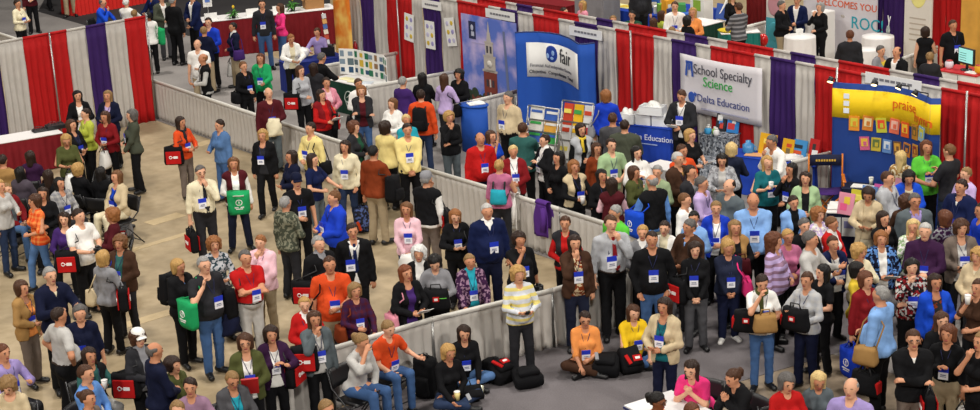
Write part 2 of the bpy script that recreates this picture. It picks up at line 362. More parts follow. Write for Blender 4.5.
def build_person(sp):
    """returns dict of meshes + anchor points, in local coords: facing +Y, feet at z=0"""
    NB[0] += 1; rnd = random.Random(NB[0]*7+3)
    fem = sp['sex'] == 'f'; H = sp['h']/100; s = H/1.72; bulk = sp.get('bulk', 1.0)
    pose = sp.get('pose', 'stand'); h = sp.get('vox', .02)
    hz = {'sit': .585, 'floor': .13}.get(pose, .915*s)
    dz = hz-.915*s; lean = math.radians(sp.get('lean', 0)); side = math.radians(sp.get('side', 0))
    hip = np.array([0, 0, hz]); RT = Rx(-lean) @ Ry(side)
    def T(p): p = np.array(p, float)*s; p[2] += dz; return hip+RT @ (p-hip)
    HY, HP = math.radians(-sp.get('hy', 0)), math.radians(sp.get('hp', 0))
    nb = T((0, -.012, 1.475)); RH = RT @ Rz(HY) @ Rx(-HP); hs = .5*s+.5*(1.0 if not fem else .97)
    if lean > .3: RH = Rx(-lean*.5) @ Rz(HY) @ Rx(-HP)
    def HT(p): q = (np.array(p, float)-np.array([0, -.012, 1.475]))*hs; return nb+RH @ q
    SH = np.linalg.inv(RH)
    shx = (.156 if fem else .184)*(1+.25*(bulk-1))
    # legs -------------------------------------------------
    legs = []
    for sg in (1, -1):
        hx = .088
        hj = np.array([sg*hx*s, 0, hz-.01])
        if pose == 'sit':
            sw = sp.get('spread', .12)
            kn = np.array([sg*sw, .43*s, hz+.02]); an = np.array([sg*(sw+.02), .43*s+(.05 if sg > 0 else -.03), .085]); fd = unit((sg*.2, 1, 0))
        elif pose == 'floor':
            kn = np.array([sg*.34*s, .30*s, .17]); an = np.array([-sg*.10*s, .36*s+(.06 if sg > 0 else 0), .08]); fd = unit((-sg*.8, .5, 0))
        elif pose == 'walk':
            f = .20 if sg > 0 else -.20
            an = np.array([sg*.07*s, f*s, (.085 if sg > 0 else .12)*s]); kn = np.array([sg*.085*s, (f*.5+.06)*s, .50*s]); fd = unit((sg*.1, 1, 0))
        else:
            wd = sp.get('stance', .11)
            an = np.array([sg*wd*s, (.03 if sg > 0 else -.03)*s, .085*s]); kn = np.array([sg*(wd+.088)/2*s, .025*s, .49*s]); fd = unit((sg*.35, 1, 0))
        legs.append((hj, kn, an, fd))
    # arms -------------------------------------------------
    codes = sp.get('arms', 'down down').split(); arms = []
    if len(codes) == 1: codes = codes*2
    for sg, cd in zip((1, -1), codes):
        t, pole, hd = ARMS[cd]
        if cd == 'crossa' and sg < 0: t, pole, hd = ARMS['crossb']
        jit = np.array([rnd.uniform(-.012, .012) for _ in range(3)])
        t = np.array(t)+jit
        if cd in ('down', 'hang') : t[0] += (bulk-1)*.09+(0.0 if not fem else -.015)
        if cd in ('belly', 'low', 'hold', 'crossa', 'crossb', 'elbow', 'lap'): t[1] += (bulk-1)*.12
        m = np.array([sg, 1, 1.])
        S = T(np.array([shx, -.012, 1.382])*m)
        E, W = ik(S, T(t*m), .285*s, .25*s, RT @ (np.array(pole)*m))
        hdir = unit(RT @ (np.array(hd)*m)); fdir = unit(W-E)
        hdir = unit(hdir*.75+fdir*.45)
        arms.append((S, E, W, hdir))
    pts = [HT((0, 0, 1.75)), HT((0, .13, 1.6)), HT((0, -.15, 1.5)), hip, T((.25, .2, 1.2)), T((-.25, -.2, 1.2))]
    for a in arms: pts += [a[0], a[1], a[2]+a[3]*.1]
    for l in legs: pts += [l[0], l[1], l[2], l[2]+l[3]*.2]
    P = np.array(pts); lo, hi = P.min(0)-.10, P.max(0)+.10; lo[2] = min(lo[2], -.02)
    lo[1] -= .06*max(1, bulk); hi[1] += .05*bulk; lo[0] -= .04*bulk; hi[0] += .04*bulk
    hc = HT((0, .01, 1.6)); fh = h*.62
    g = Grid(axis(lo[0], hi[0], h, hc[0]-.10, hc[0]+.10, fh), axis(lo[1], hi[1], h, hc[1]-.125, hc[1]+.14, fh), axis(lo[2], hi[2], h*1.15, hc[2]-.13, hc[2]+.14, fh))
    B3 = lambda a, b, c: np.array([a, b, c])
    # torso ------------------------------------------------
    Sq = np.diag([1, 1/.66, 1.]) @ RT.T
    F_t = g.new(); F_p = g.new(); bk = bulk*s
    wr = (.118 if fem else .138)*bk; cr = (.128 if fem else .150)*(.5*bk+.5*s); pr = (.155 if fem else .148)*(.7*bk+.3*s)
    g.cone(F_t, T((0, 0, 1.0)), T((0, 0, 1.13)), wr*1.05, wr, .05, Sq, sc=.8)
    g.cone(F_t, T((0, 0, 1.13)), T((0, -.005, 1.31)), wr, cr, .05, Sq, sc=.8)
    g.cone(F_t, T((-shx*.60, -.015, 1.358)), T((shx*.60, -.015, 1.358)), .078*s, .078*s, .06)
    for sg in (1, -1):
        g.cone(F_t, T((0, -.02, 1.452)), T((sg*shx*.85, -.015, 1.39)), .050*s, .044*s, .04)
        if fem: g.cone(F_t, T((sg*.068, .085*(.6+.4*bulk), 1.235)), T((sg*.068, .085*(.6+.4*bulk), 1.235)), .062*bk, .062, .05)
    if bulk > 1.08: g.cone(F_t, T((0, .05*bulk, 1.06)), T((0, .05*bulk, 1.02)), .125*bk, .13*bk, .06)
    g.cone(F_p, T((0, 0, 1.02)), T((0, 0, .975 if pose == 'sit' else .90)), wr*1.06, pr, .05, Sq, sc=.8)
    for sg in (1, -1): g.cone(F_p, T((sg*.075, -.045, .92 if pose == 'sit' else .90)), T((sg*.075, -.045, .92 if pose == 'sit' else .90)), .088*bk, .08, .05)
    # limbs (skin)
    body = np.minimum(F_t, F_p)+.006
    for (S, E, W, hd) in arms:
        k = .5+.5*bulk
        g.cone(body, S, E, .05*s*k, .04*s*k, .03); g.cone(body, E, W, .041*s*k, .027*s, .015)
        side_v = unit(np.cross(hd, unit(W-E)+np.array([.01, .02, .3]))); nrm = np.cross(side_v, hd)
        M = np.stack([side_v, nrm*1.9, hd])
        g.cone(body, W, W+hd*.075*s, .030*s, .042*s, .015, M, sc=.7)
    for (hj, kn, an, fd) in legs:
        k = .5+.5*bulk
        g.cone(body, hj, kn, .082*s*k, .052*s, .03); g.cone(body, kn, an, .05*s, .036*s, .015)
        g.cone(body, an-fd*.03+B3(0, 0, -.04*s), an+fd*.13*s+B3(0, 0, -.05*s), .034*s, .028*s, .02)
    # neck & head
    g.cone(body, nb-RT @ B3(0, 0, .03), HT((0, .0, 1.565)), .056*s*(.5+.5*bulk), .050*hs, .025)
    E3 = lambda a, b, c: np.diag([1/a, 1/b, 1/c]) @ SH
    g.cone(body, HT((0, -.005, 1.63)), HT((0, -.005, 1.63)), 1*.0975*hs, .0975*hs, .02, np.diag([1.27, 1, 1.04]) @ SH, sc=.85)
    fat = 1+.5*(bulk-1)
    g.cone(body, HT((0, .030, 1.605)), HT((0, .044, 1.532)), .064*hs*fat, .040*hs*fat, .03, np.diag([1.02/fat, .95, 1]) @ SH)
    g.cone(body, HT((0, .093, 1.620)), HT((0, .105, 1.588)), .008*hs, .013*hs, .010)
    for sg in (1, -1): g.cone(body, HT((sg*.077, -.008, 1.612)), HT((sg*.079, -.008, 1.592)), .020*hs, .014*hs, .008, np.diag([1.9, 1, 1]) @ SH, sc=.7)
    out = {'anchor': {}}
    V, Q = snet(body, g.X, g.Y, g.Z)
    # fingers, eyes, lips appended to the body mesh
    mb = MB(); mb.mi = 0
    for sg, (S, E, W, hd) in zip((1, -1), arms):
        fwd = unit(W-E); side_v = unit(np.cross(hd, fwd+np.array([.01, .02, .3]))); nrm = np.cross(side_v, hd)
        curl = nrm if (nrm @ (hip+B3(0, 0, .2)-W)) > 0 else -nrm
        for off, ln in FINGERS:
            b0 = W+hd*.078*s+side_v*off*s; d1 = unit(hd+curl*.35); d2 = unit(hd*.6+curl*.8)
            mb.tube([b0, b0+d1*ln*.5*s, b0+d1*ln*.5*s+d2*ln*.5*s], [.0095*s, .0085*s, .0065*s], 5)
        th = unit(np.cross(curl, hd))*(1 if sg > 0 else 1)
        up = th if th @ (B3(0, 0, 1)+.4*RT @ B3(0, 1, 0)) > 0 else -th
        b0 = W+hd*.03*s+up*.022*s; d1 = unit(hd*.7+up*.7+curl*.3); d2 = unit(hd+up*.15+curl*.4)
        mb.tube([b0, b0+d1*.036*s, b0+d1*.036*s+d2*.03*s], [.012*s, .010*s, .008*s], 5)
    mb.mi = 1
    for sg in (1, -1): mb.ell(HT((sg*.031, .087, 1.617)), (.0138*hs, .009*hs, .0085*hs), RH, 8, 4)
    mb.mi = 2; mb.ell(HT((0, .087, 1.551)), (.028*hs, .012*hs, .0095*hs), RH, 8, 4)
    mb.mi = 3
    for sg in (1, -1): mb.ell(HT((sg*.033, .093, 1.638)), (.022*hs, .008*hs, .006*hs), RH, 6, 4)
    FV = np.concatenate([V]+mb.v); off = len(V)
    faces = [tuple(q) for q in Q.tolist()]+[tuple(i+off for i in f) for f in mb.f]
    hst, hcol = (sp['hair'].split()+['brown'])[:2]
    eyem = plain('eye_dark', '#1c1412', .3); lipm = plain('lip_rose', '#8c3a3a', .5); bro = plain('brow_dark', '#3a2618', .8) if hcol not in ('white', 'grey', 'lblond', 'blond') else plain('brow_fair', '#8a6e52', .8)
    out['body'] = mesh_np('body', FV, faces, [skin(sp.get('skin', NB[0])), eyem, lipm, bro], [0]*len(Q)+mb.m)
    X3, Y3, Z3 = g.X[:, None, None], g.Y[None, :, None], g.Z[None, None, :]
    ph = rnd.uniform(0, 6)
    fold = (.0042*np.sin(19*X3+5*np.sin(7*Z3+ph)+ph)*np.sin(23*Z3+6*Y3+4*X3+ph*2)+.0022*np.sin(37*Z3+9*np.sin(11*X3+ph)+13*Y3)).astype(np.float32)
    # torso-local coordinates for hems and openings
    px, py, pz = X3-hip[0], Y3-hip[1], Z3-hip[2]
    tx = RT[0, 0]*px+RT[1, 0]*py+RT[2, 0]*pz; ty = RT[0, 1]*px+RT[1, 1]*py+RT[2, 1]*pz; tz = RT[0, 2]*px+RT[1, 2]*py+RT[2, 2]*pz+.915*s
    tx, ty, tz = tx/s, ty/s, tz/s
    FT = np.minimum(F_t, F_p)
    FT = smin(F_t, F_p, .03)
    def put(name, f, mat):
        idx = np.argwhere(f < 0)
        if len(idx) == 0: return
        a = np.maximum(idx.min(0)-2, 0); b = idx.max(0)+3
        V, Q = snet(f[a[0]:b[0], a[1]:b[1], a[2]:b[2]], g.X[a[0]:b[0]], g.Y[a[1]:b[1]], g.Z[a[2]:b[2]])
        if len(Q): out[name] = mesh_np(name, V, Q, mat)
    def sleeves(f, add, mode, k=.5+.5*bulk):
        for (S, E, W, hd) in arms:
            if mode == 'long':
                g.cone(f, S, E, (.058+add*.5)*s*k, (.053+add*.7)*s*k, .03); g.cone(f, E, E+(W-E)*.93, (.052+add*.7)*s*k, (.041+add*.8)*s, .015)
            elif mode == 'half':
                g.cone(f, S, E+(W-E)*.25, (.058+add)*s*k, (.050+add)*s*k, .03)
            elif mode == 'short':
                g.cone(f, S, S+(E-S)*.62, (.060+add)*s*k, (.060+add)*s*k, .03)
            else:
                g.cone(f, S, S+(E-S)*.03, (.052+add)*s, (.05+add)*s, .03)
    def hemcone(f, hem, add):
        if hem < .93 and pose not in ('sit', 'floor'):
            g.cone(f, T((0, 0, .96)), T((0, .0, hem-.06)), pr+add-.004, pr+add+(.95-hem)*.12, .03, Sq, sc=.8)
    top = sp['top'].split(None, 1); tk, tcol = top[0], top[1]
    hem = {'tuck': .95}.get(sp.get('hem', ''), .90 if pose in ('sit', 'floor') else .845)
    if sp.get('hem') == 'long': hem = .72
    f = FT-(.011+.004*(1.3-1))
    hemcone(f, hem, .018)
    sleeves(f, 0, {'long': 'long', 'short': 'short', 'polo': 'short', 'half': 'half', 'vneck': 'long', 'turtle': 'long', 'tank': 'none', 'collar': 'long'}[tk])
    f = f+fold*(.8 if tk in ('polo', 'tank') else 1)
    if hem < .93: f = f-.008*np.clip((1.06-tz)*8, 0, 1)
    f = np.maximum(f, (hem-tz)*.9)
    nk = np.sqrt(tx**2+((ty-.075)*1.0)**2+((tz-1.475)*.9)**2)
    nr = .068 if tk not in ('vneck', 'tank') else .095
    if tk != 'turtle': f = np.maximum(f, (nr-nk)*s)
    f = np.maximum(f, (tz-1.475)*.9) if tk != 'turtle' else f
    if tk in ('polo', 'collar'):
        for sg in (1, -1): g.cone(f, T((sg*.055, -.035, 1.475)), T((sg*.062, .055, 1.435)), .017*s, .014*s, .008)
    if tk == 'turtle': g.cone(f, T((0, -.012, 1.47)), T((0, .0, 1.525)), .064*s, .058*s, .02)
    nm = {'polo': 'polo_shirt', 'short': 'tee_shirt', 'half': 'blouse', 'vneck': 'sweater', 'turtle': 'turtleneck', 'tank': 'top', 'collar': 'shirt'}.get(tk, 'shirt')
    put(nm, f, cloth(tcol)); solid = np.minimum(body, f)
    if sp.get('out'):
        ok, oc = sp['out'].split(None, 1)
        oh = {'vest': .90, 'openvest': .90, 'coat': .62, 'opencoat': .62, 'blazer': .78, 'zip': .84, 'open': .80, 'short': .86}.get(ok, .82)
        f = FT-.028
        if pose not in ('sit', 'floor'): hemcone(f, oh, .036)
        sleeves(f, .014, 'none' if 'vest' in ok else 'long')
        f = f+fold*1.3
        if pose in ('sit', 'floor'): oh = max(oh, .86)
        f = np.maximum(f, (oh-tz)*.9)
        f = np.maximum(f, (.07-np.sqrt(tx**2+(ty-.08)**2+(tz-1.475)**2))*s); f = np.maximum(f, (tz-1.485)*.9)
        if ok in ('open', 'opencoat', 'blazer', 'openvest'):
            w0 = .035 if ok == 'blazer' else .05
            wd = np.where(tz > 1.05, w0+.10*(tz-1.05)*(1.6 if ok == 'blazer' else .5), w0+np.maximum(1.05-tz, 0)*.25) if ok != 'blazer' else np.where(tz > 1.08, .01+.20*(tz-1.08), .008+np.maximum(1.0-tz, 0)*.25)
            f = np.maximum(f, -np.maximum(np.abs(tx)-wd, .02-ty)*s*.9)
        else:
            wd = np.maximum(.30*(tz-(1.33 if ok != 'vest' else 1.25)), -.02)
            f = np.maximum(f, -np.maximum(np.abs(tx)-wd, .02-ty)*s*.9)
        for sg in (1, -1): g.cone(f, T((sg*.05, -.055, 1.475)), T((sg*.072, .06, 1.43)), .021*s, .017*s, .01)
        put({'vest': 'vest', 'openvest': 'vest', 'coat': 'coat', 'opencoat': 'coat', 'blazer': 'suit_jacket'}.get(ok, 'jacket'), f, cloth(oc)); solid = np.minimum(solid, f)
    # bottoms
    bkd, bcol = (sp.get('bot', 'trousers black').split(None, 1)+['black'])[:2]
    f = FT-.013
    if bkd == 'skirt' and pose == 'stand':
        g.cone(f, B3(0, 0, hz), B3(0, .0, .50*s), .155*bk, .20*s, .04, np.array([1, 1/.75, 1.]), sc=.8); f = np.maximum(f, .5*s-Z3)
    elif bkd == 'shorts':
        for (hj, kn, an, fd) in legs: g.cone(f, hj, kn, .098*s, .078*s, .04)
    else:
        wl = {'jeans': (.094, .064, .058), 'slim': (.090, .058, .046)}.get(bkd, (.097, .070, .066)); k = .6+.4*bulk
        for (hj, kn, an, fd) in legs:
            g.cone(f, hj, kn, wl[0]*s*k, wl[1]*s*k, .035); g.cone(f, kn, an+(kn-an)*(.02 if pose in ('stand', 'walk') else .05), wl[1]*s*k, wl[2]*s, .02)
    f = f+fold*.8; f = np.maximum(f, np.minimum(tz-1.005, .17*max(1, bulk)-ty)*.9)
    if pose in ('stand', 'walk'): f = np.maximum(f, .035*s-Z3)
    put('skirt' if bkd == 'skirt' else 'jeans' if bkd in ('jeans', 'slim') else 'shorts' if bkd == 'shorts' else 'trousers', f, cloth(bcol)); solid = np.minimum(solid, f)
    if sp.get('belt'):
        f = np.maximum(FT-.017, np.abs(tz-.985)-.018); put('belt', f, plain('belt_leather', '#2a1a12', .5))
    # shoes on their own small grid
    sc_ = sp.get('shoe', 'black')
    for n, (hj, kn, an, fd) in enumerate(legs):
        c0 = an-fd*.045*s; lo2 = np.minimum(c0, an+fd*.22*s)-.08; hi2 = np.maximum(c0, an+fd*.22*s)+.08
        zf = an[2]-.085*s; g2 = Grid(axis(lo2[0], hi2[0], .016), axis(lo2[1], hi2[1], .016), axis(zf-.03, zf+.14, .014)); f2 = g2.new()
        up = B3(0, 0, zf+.045*s)
        a = np.array([c0[0], c0[1], up[2]]); b = np.array([*(an+fd*.155*s)[:2], up[2]-.012])
        g2.cone(f2, a, b, .047*s, .044*s, .02, np.array([1, 1, .95])); g2.cone(f2, a+fd*.03, np.array([an[0], an[1], zf+.10*s]), .042*s, .044*s, .03)
        f2 = np.maximum(f2, (zf+.004)-g2.Z[None, None, :])
        V, Q = snet(f2, g2.X, g2.Y, g2.Z)
        if len(Q): out['shoe.%d' % n] = mesh_np('shoe', V, Q, plain('shoe_'+sc_, CLR.get(sc_, sc_), .45))
    # hair on a fine grid in head space -------------------
    L = {'long': 1.34, 'vlong': 1.27, 'shoulder': 1.43, 'curlylong': 1.38}.get(hst, 1.5)
    hh = .0125 if h < .021 else .015
    if hst != 'none':
        g3 = Grid(axis(-.20, .20, hh), axis(-.25, .16, hh), axis(L-.06, 1.79, hh)); f3 = g3.new()
        x, y, z = g3.X[:, None, None], g3.Y[None, :, None], g3.Z[None, None, :]
        big = {'curly': .022, 'curlylong': .022, 'bob': .008, 'poof': .016}.get(hst, .0)
        hr = .1045 if hst in ('bald', 'balding', 'crew') else .110+big
        g3.cone(f3, (0, -.010, 1.632), (0, -.010, 1.632), hr, .11, .02, np.array([1.22, 1, 1.03]), sc=.85)
        line = {'short': 1.672, 'bald': 1.60, 'balding': 1.60}.get(hst, 1.668)
        if sp.get('bangs'): line = 1.648
        if hst in ('bob', 'shoulder', 'long', 'vlong', 'curly', 'curlylong', 'poof'):
            e = {'bob': 1.53, 'shoulder': 1.45, 'long': 1.36, 'vlong': 1.29, 'curly': 1.55, 'curlylong': 1.40, 'poof': 1.57}[hst]
            for sg in (1, -1):
                g3.cone(f3, (sg*.070, -.028, 1.66), (sg*(.080 if e > 1.48 else .075), (-.020 if e > 1.48 else .01), e), .034+big*.6, .028+big*.5, .03)
            g3.cone(f3, (0, -.055, 1.64), (0, -.062, e), .075+big, .058+big*.6, .03, np.array([.85, 1, 1]))
        if hst in ('bun', 'pony'):
            g3.cone(f3, (0, -.125, 1.655), (0, -.125, 1.655), .042, .04, .02)
            if hst == 'pony': g3.cone(f3, (0, -.135, 1.65), (0, -.12, 1.50), .035, .018, .02)
        if hst in ('short', 'balding', 'bald', 'bun', 'pony', 'crew'):
            f3 = np.maximum(f3, 1.565+.25*np.maximum(y+.06, 0)-z+0*x)
            f3 = np.maximum(f3, -np.maximum(np.maximum(-.035-y, z-1.625), -(np.abs(x)-.055)))
        if hst in ('bald', 'balding'): f3 = np.maximum(f3, -np.maximum(np.maximum((1.668 if hst == 'bald' else 1.685)-z, -.085-y), np.abs(x)-(.3 if hst == 'bald' else .062)))
        fw = .066 if hst in ('bob', 'shoulder', 'long', 'vlong') else .072; prt = rnd.choice((-.022, .022, 0))
        if hst in ('bald', 'balding'): f3 = np.maximum(f3, y-.02)
        face = np.maximum(np.maximum(.028-y, z-line-.016+6*(x-prt)**2), np.abs(x)-fw)
        f3 = np.maximum(f3, -face)
        amp = .010 if 'curly' in hst else .0035
        q = 55 if 'curly' in hst else 40
        f3 = f3+.003*np.sin(95*x+9*np.sin(7*z)+60*y)
        f3 = f3+amp*np.sin(q*x+2*np.sin(q*.6*z+ph))*np.sin(q*.9*y+ph)*np.sin(q*(.8 if 'curly' in hst else .25)*z+1)
        V, Q = snet(f3, g3.X, g3.Y, g3.Z)
        if len(Q):
            V = nb+((V-np.array([0, -.012, 1.475]))*hs) @ RH.T
            out['hair'] = mesh_np('hair', V, Q, hairmat(hcol))
    if hst in ('bald', 'balding') and False: pass
    # surface probe for badges, ties
    def front(xl, zl):
        """front surface point at torso-local (x, z)"""
        p0 = T((xl, 0, zl)); d = RT @ B3(0, 1, 0)
        best = None
        for k in range(40):
            p = p0+d*(k*.012-.02)
            i = min(max(int(np.searchsorted(g.X, p[0])), 1), len(g.X)-1); j = min(max(int(np.searchsorted(g.Y, p[1])), 1), len(g.Y)-1); kk = min(max(int(np.searchsorted(g.Z, p[2])), 1), len(g.Z)-1)
            if solid[i, j, kk] < 0: best = p
            elif best is not None and k > 14: break
        if best is None: best = p0+d*.11
        return best+d*.012
    F_arm = None
    if sp.get('tie'):
        # torso only: probe before arms by using the trunk field
        m2 = MB(); zs = [1.44, 1.40, 1.30, 1.18, 1.06, 1.02]; ws = [.022, .018, .026, .034, .042, .008]; Vt = []
        for z_, w_ in zip(zs, ws):
            c = trunk_front(g, FT, T, RT, 0, z_)+RT @ B3(0, .034, 0)
            for q in (-1, 1): Vt.append(c+RT @ B3(q*w_*s, 0, 0))
            for q in (1, -1): Vt.append(c+RT @ B3(q*w_*s, -.006, 0))
        F = []
        for r in range(len(zs)-1):
            for q in range(4): F.append((r*4+q, r*4+(q+1) % 4, r*4+4+(q+1) % 4, r*4+4+q))
        m2.add(Vt, F+[(3, 2, 1, 0)], False)
        out['necktie'] = (m2, cloth(sp['tie']))
    if sp.get('badge'):
        bx, bz = (sp['badge'] if isinstance(sp['badge'], tuple) else (rnd.uniform(-.03, .03), rnd.uniform(1.08, 1.16)))
        extra = .026+(.018 if sp.get('out') else 0)
        c = trunk_front(g, FT, T, RT, bx, bz)
        mx = max(float((trunk_front(g, FT, T, RT, bx+e_, bz+q_)-c) @ RT[:, 1]) for q_ in (-.07, -.03, .03, .08) for e_ in (-.05, .05)); c = c+RT @ B3(0, max(mx, 0)+extra+.010, 0)
        m2 = MB(); m2.mi = 0
        m2.box(c+RT @ B3(0, 0, .062)*s, (.135*s, .008, .072*s), RT); m2.mi = 1; m2.box(c-RT @ B3(0, 0, .024)*s, (.128*s, .008, .100*s), RT)
        m2.mi = 2; m2.box(c-RT @ B3(0, -.005, .010)*s, (.07*s, .003, .012*s), RT); m2.box(c-RT @ B3(0, -.005, .032)*s, (.08*s, .003, .008*s), RT)
        out['name_badge'] = (m2, [plain('badge_blue', '#2038c0', .4), plain('badge_card', '#e9e9f0', .5), plain('badge_ink', '#5a6080', .6)])
        m3 = MB()
        for sg in (1, -1):
            pp = []
            for t_ in (0, .25, .5, .75, 1):
                xx = bx+(sg*.075-bx)*t_; zz = bz+.085+(1.45-bz-.085)*t_
                q = trunk_front(g, FT, T, RT, xx, zz)+RT @ B3(0, extra*(1 if t_ < .9 else .6), 0); pp.append(q)
            m3.tube(pp, .0045, 5)
        out['lanyard'] = (m3, [plain('lanyard_navy', '#1a2050', .7)])
    if sp.get('specs'):
        m2 = MB()
        for sg in (1, -1):
            m2.tube([HT((sg*.034+.022*math.cos(t), .098, 1.617+.017*math.sin(t))) for t in np.linspace(0, 2*math.pi, 11)[:-1]], .003, 4, True)
            m2.tube([HT((sg*.056, .096, 1.622)), HT((sg*.08, .0, 1.618))], .003, 4)
        m2.tube([HT((-.012, .1, 1.62)), HT((.012, .1, 1.62))], .003, 4)
        out['glasses'] = (m2, [plain('glasses_frame', '#22201f', .3)])
    if sp.get('scarf'):
        m2 = MB(); m2.tube([T((.075*math.cos(t), .0+.08*math.sin(t), 1.465-.02*math.sin(t))) for t in np.linspace(0, 2*math.pi, 13)[:-1]], .024, 6, True)
        p0 = trunk_front(g, FT, T, RT, .02, 1.38)+RT @ B3(0, .03, 0); p1 = trunk_front(g, FT, T, RT, .03, 1.2)+RT @ B3(0, .03, 0)
        m2.tube([T((.02, .085, 1.44)), p0, p1], [.026, .03, .034], 6); out['scarf'] = (m2, [cloth(sp['scarf'])])
    if sp.get('hat'):
        m2 = MB(); n = 16; prof = [(.104, 1.655), (.108, 1.68), (.100, 1.72), (.075, 1.75), (.03, 1.764), (.004, 1.766)]; V = []
        for r, z_ in prof:
            for k in range(n): th = 2*math.pi*k/n; V.append(HT((r*.9*math.cos(th), r*1.08*math.sin(th)-.008, z_)))
        F = []
        for r in range(len(prof)-1):
            for k in range(n): l = (k+1) % n; F.append((r*n+k, r*n+l, r*n+n+l, r*n+n+k))
        m2.add(V, F, True)
        m2.sheet(lambda u, v: (HT(((u-.5)*.15, .07+v*.085*(1-(2*u-1)**2*.55), 1.665-.02*v-.02*(2*u-1)**2)), RH @ B3(0, 0, 1)), 8, 4, .008)
        out['cap'] = (m2, [cloth(sp['hat'])])
    A = out['anchor']; A['handR'] = arms[0][2]+arms[0][3]*.08; A['handL'] = arms[1][2]+arms[1][3]*.08; A['hands'] = (A['handR']+A['handL'])/2
    A['T'] = T; A['RT'] = RT; A['s'] = s; A['HT'] = HT; A['RH'] = RH; A['top'] = HT((0, 0, 1.735)); A['shx'] = shx; A['hz'] = hz
    A['trunk'] = lambda xl, zl, ex=.05: trunk_front(g, FT, T, RT, xl, zl)+RT @ B3(0, ex, 0)
    A['back'] = lambda xl, zl, ex=.05: trunk_front(g, FT, T, RT, xl, zl, -1)-RT @ B3(0, ex, 0)
    return out

def trunk_front(g, FT, T, RT, xl, zl, sg=1):
    p0 = T((xl, 0, zl)); d = RT @ np.array([0, sg, 0.]); r = 0.02
    for k in range(30):
        p = p0+d*(.02+k*.01)
        i = min(max(int(np.searchsorted(g.X, p[0])), 1), len(g.X)-1); j = min(max(int(np.searchsorted(g.Y, p[1])), 1), len(g.Y)-1); kk = min(max(int(np.searchsorted(g.Z, p[2])), 1), len(g.Z)-1)
        if FT[i, j, kk] < 0: r = .02+k*.01
    return p0+d*r
# ---------------------------------------------------------------- setting
vA = np.array([.6256, -.7801, 0]); vB = np.array([.7801, .6256, 0]); Z3 = np.array([0, 0, 1.])
AA, AB = math.atan2(vA[1], vA[0]), math.atan2(vB[1], vB[0])
W0 = np.array([-1.88, 40.40, 0])
def floor_mat(name, c1, c2, sc, rough=.8, spots=None):
    m, nt, b = newmat(name); b.inputs['Roughness'].default_value = rough; b.inputs['Specular IOR Level'].default_value = .3
    tc = N(nt, 'ShaderNodeTexCoord'); n1 = N(nt, 'ShaderNodeTexNoise'); n1.inputs['Scale'].default_value = sc; n1.inputs['Detail'].default_value = 6
    n2 = N(nt, 'ShaderNodeTexNoise'); n2.inputs['Scale'].default_value = .7; n2.inputs['Detail'].default_value = 5
    nt.links.new(tc.outputs['Object'], n1.inputs['Vector']); nt.links.new(tc.outputs['Object'], n2.inputs['Vector'])
    ad = N(nt, 'ShaderNodeMath', operation='MULTIPLY_ADD'); ad.inputs[1].default_value = .5; nt.links.new(n1.outputs['Fac'], ad.inputs[0])
    hf = N(nt, 'ShaderNodeMath', operation='MULTIPLY'); hf.inputs[1].default_value = .5; nt.links.new(n2.outputs['Fac'], hf.inputs[0]); nt.links.new(hf.outputs[0], ad.inputs[2])
    r = N(nt, 'ShaderNodeValToRGB'); r.color_ramp.elements[0].position = .38; r.color_ramp.elements[1].position = .62
    r.color_ramp.elements[0].color = rgba(c1); r.color_ramp.elements[1].color = rgba(c2)
    nt.links.new(ad.outputs[0], r.inputs[0]); nt.links.new(r.outputs[0], b.inputs['Base Color']); return m
concrete = floor_mat('concrete_floor', '#968568', '#ab997c', 5, .6)
carpet_g = floor_mat('grey_carpet', '#5a5557', '#716c6f', 60, .95)
carpet_a = floor_mat('aisle_carpet', '#7e7977', '#938e8b', 50, .95)
carpet_d = floor_mat('charcoal_carpet', '#2c2a2c', '#3a3839', 50, .95)
concrete_b = floor_mat('worn_concrete', '#6e6152', '#8c7d6a', 6, .6)
def slab(name, pts, z0, z1, mat, **k):
    n = len(pts); mb = MB(); V = [(*p[:2], z0) for p in pts]+[(*p[:2], z1) for p in pts]
    mb.add(V, [tuple(range(n-1, -1, -1)), tuple(range(n, 2*n))]+[(i, (i+1) % n, n+(i+1) % n, n+i) for i in range(n)])
    o = mb.build(name, [mat]); return tag(o, kind='structure', **k)
slab('floor', [(-45, 5), (45, 5), (45, 90), (-45, 90)], -.2, 0, concrete)
RA = [at(*p, .91) for p in [(152, 80), (257, 115), (420, 167), (560, 209), (690, 250)]]
RB = [at(*p, .91) for p in [(262, 370), (330, 349), (432, 319), (552, 290), (690, 250)]]
p0 = RA[-1]; pB = RB[0]
slab('floor_1', [RA[0]-vB*.1+vA*-.3, p0-vB*.1, p0+vA*5, W0+vA*30, W0-vA*22, RA[0]-vA*22+vB*1], 0, .012, carpet_a)
cb0 = at(744, 381); cb1 = at(802, 364)
dirc = unit(cb1-cb0)
slab('floor_2', [RB[0]-vB*4-vA*.35, p0-vA*.2, p0+vB*.5, p0+dirc*9+vA*1.0, cb0+dirc*9, cb0, cb0-dirc*7], 0, .014, carpet_g)
slab('floor_3', [cb0-dirc*8, cb0+dirc*9, cb0+dirc*9+vA*6, cb0-dirc*8+vA*6], 0, .006, concrete_b)
slab('floor_4', [at(38, 12), at(100, 30), at(330, 45), at(330, -30), at(60, -30)], 0, .018, carpet_d)
for k, (c, w, d) in enumerate([((165, 219), .75, .32), ((172, 238), 1.7, .16), ((205, 143), .5, .3), ((150, 318), 1.0, .25), ((60, 258), .8, .4)]):
    q = at(*c); a = unit(at(c[0]+20, c[1]-6)-q); bb = np.array([-a[1], a[0], 0])
    slab('floor_%d' % (k+5), [q-a*w/2-bb*d/2, q+a*w/2-bb*d/2, q+a*w/2+bb*d/2, q-a*w/2+bb*d/2], .0, .004, floor_mat('pale_floor_patch_%d' % k, '#b5a07a', '#c2ad88', 8, .6))

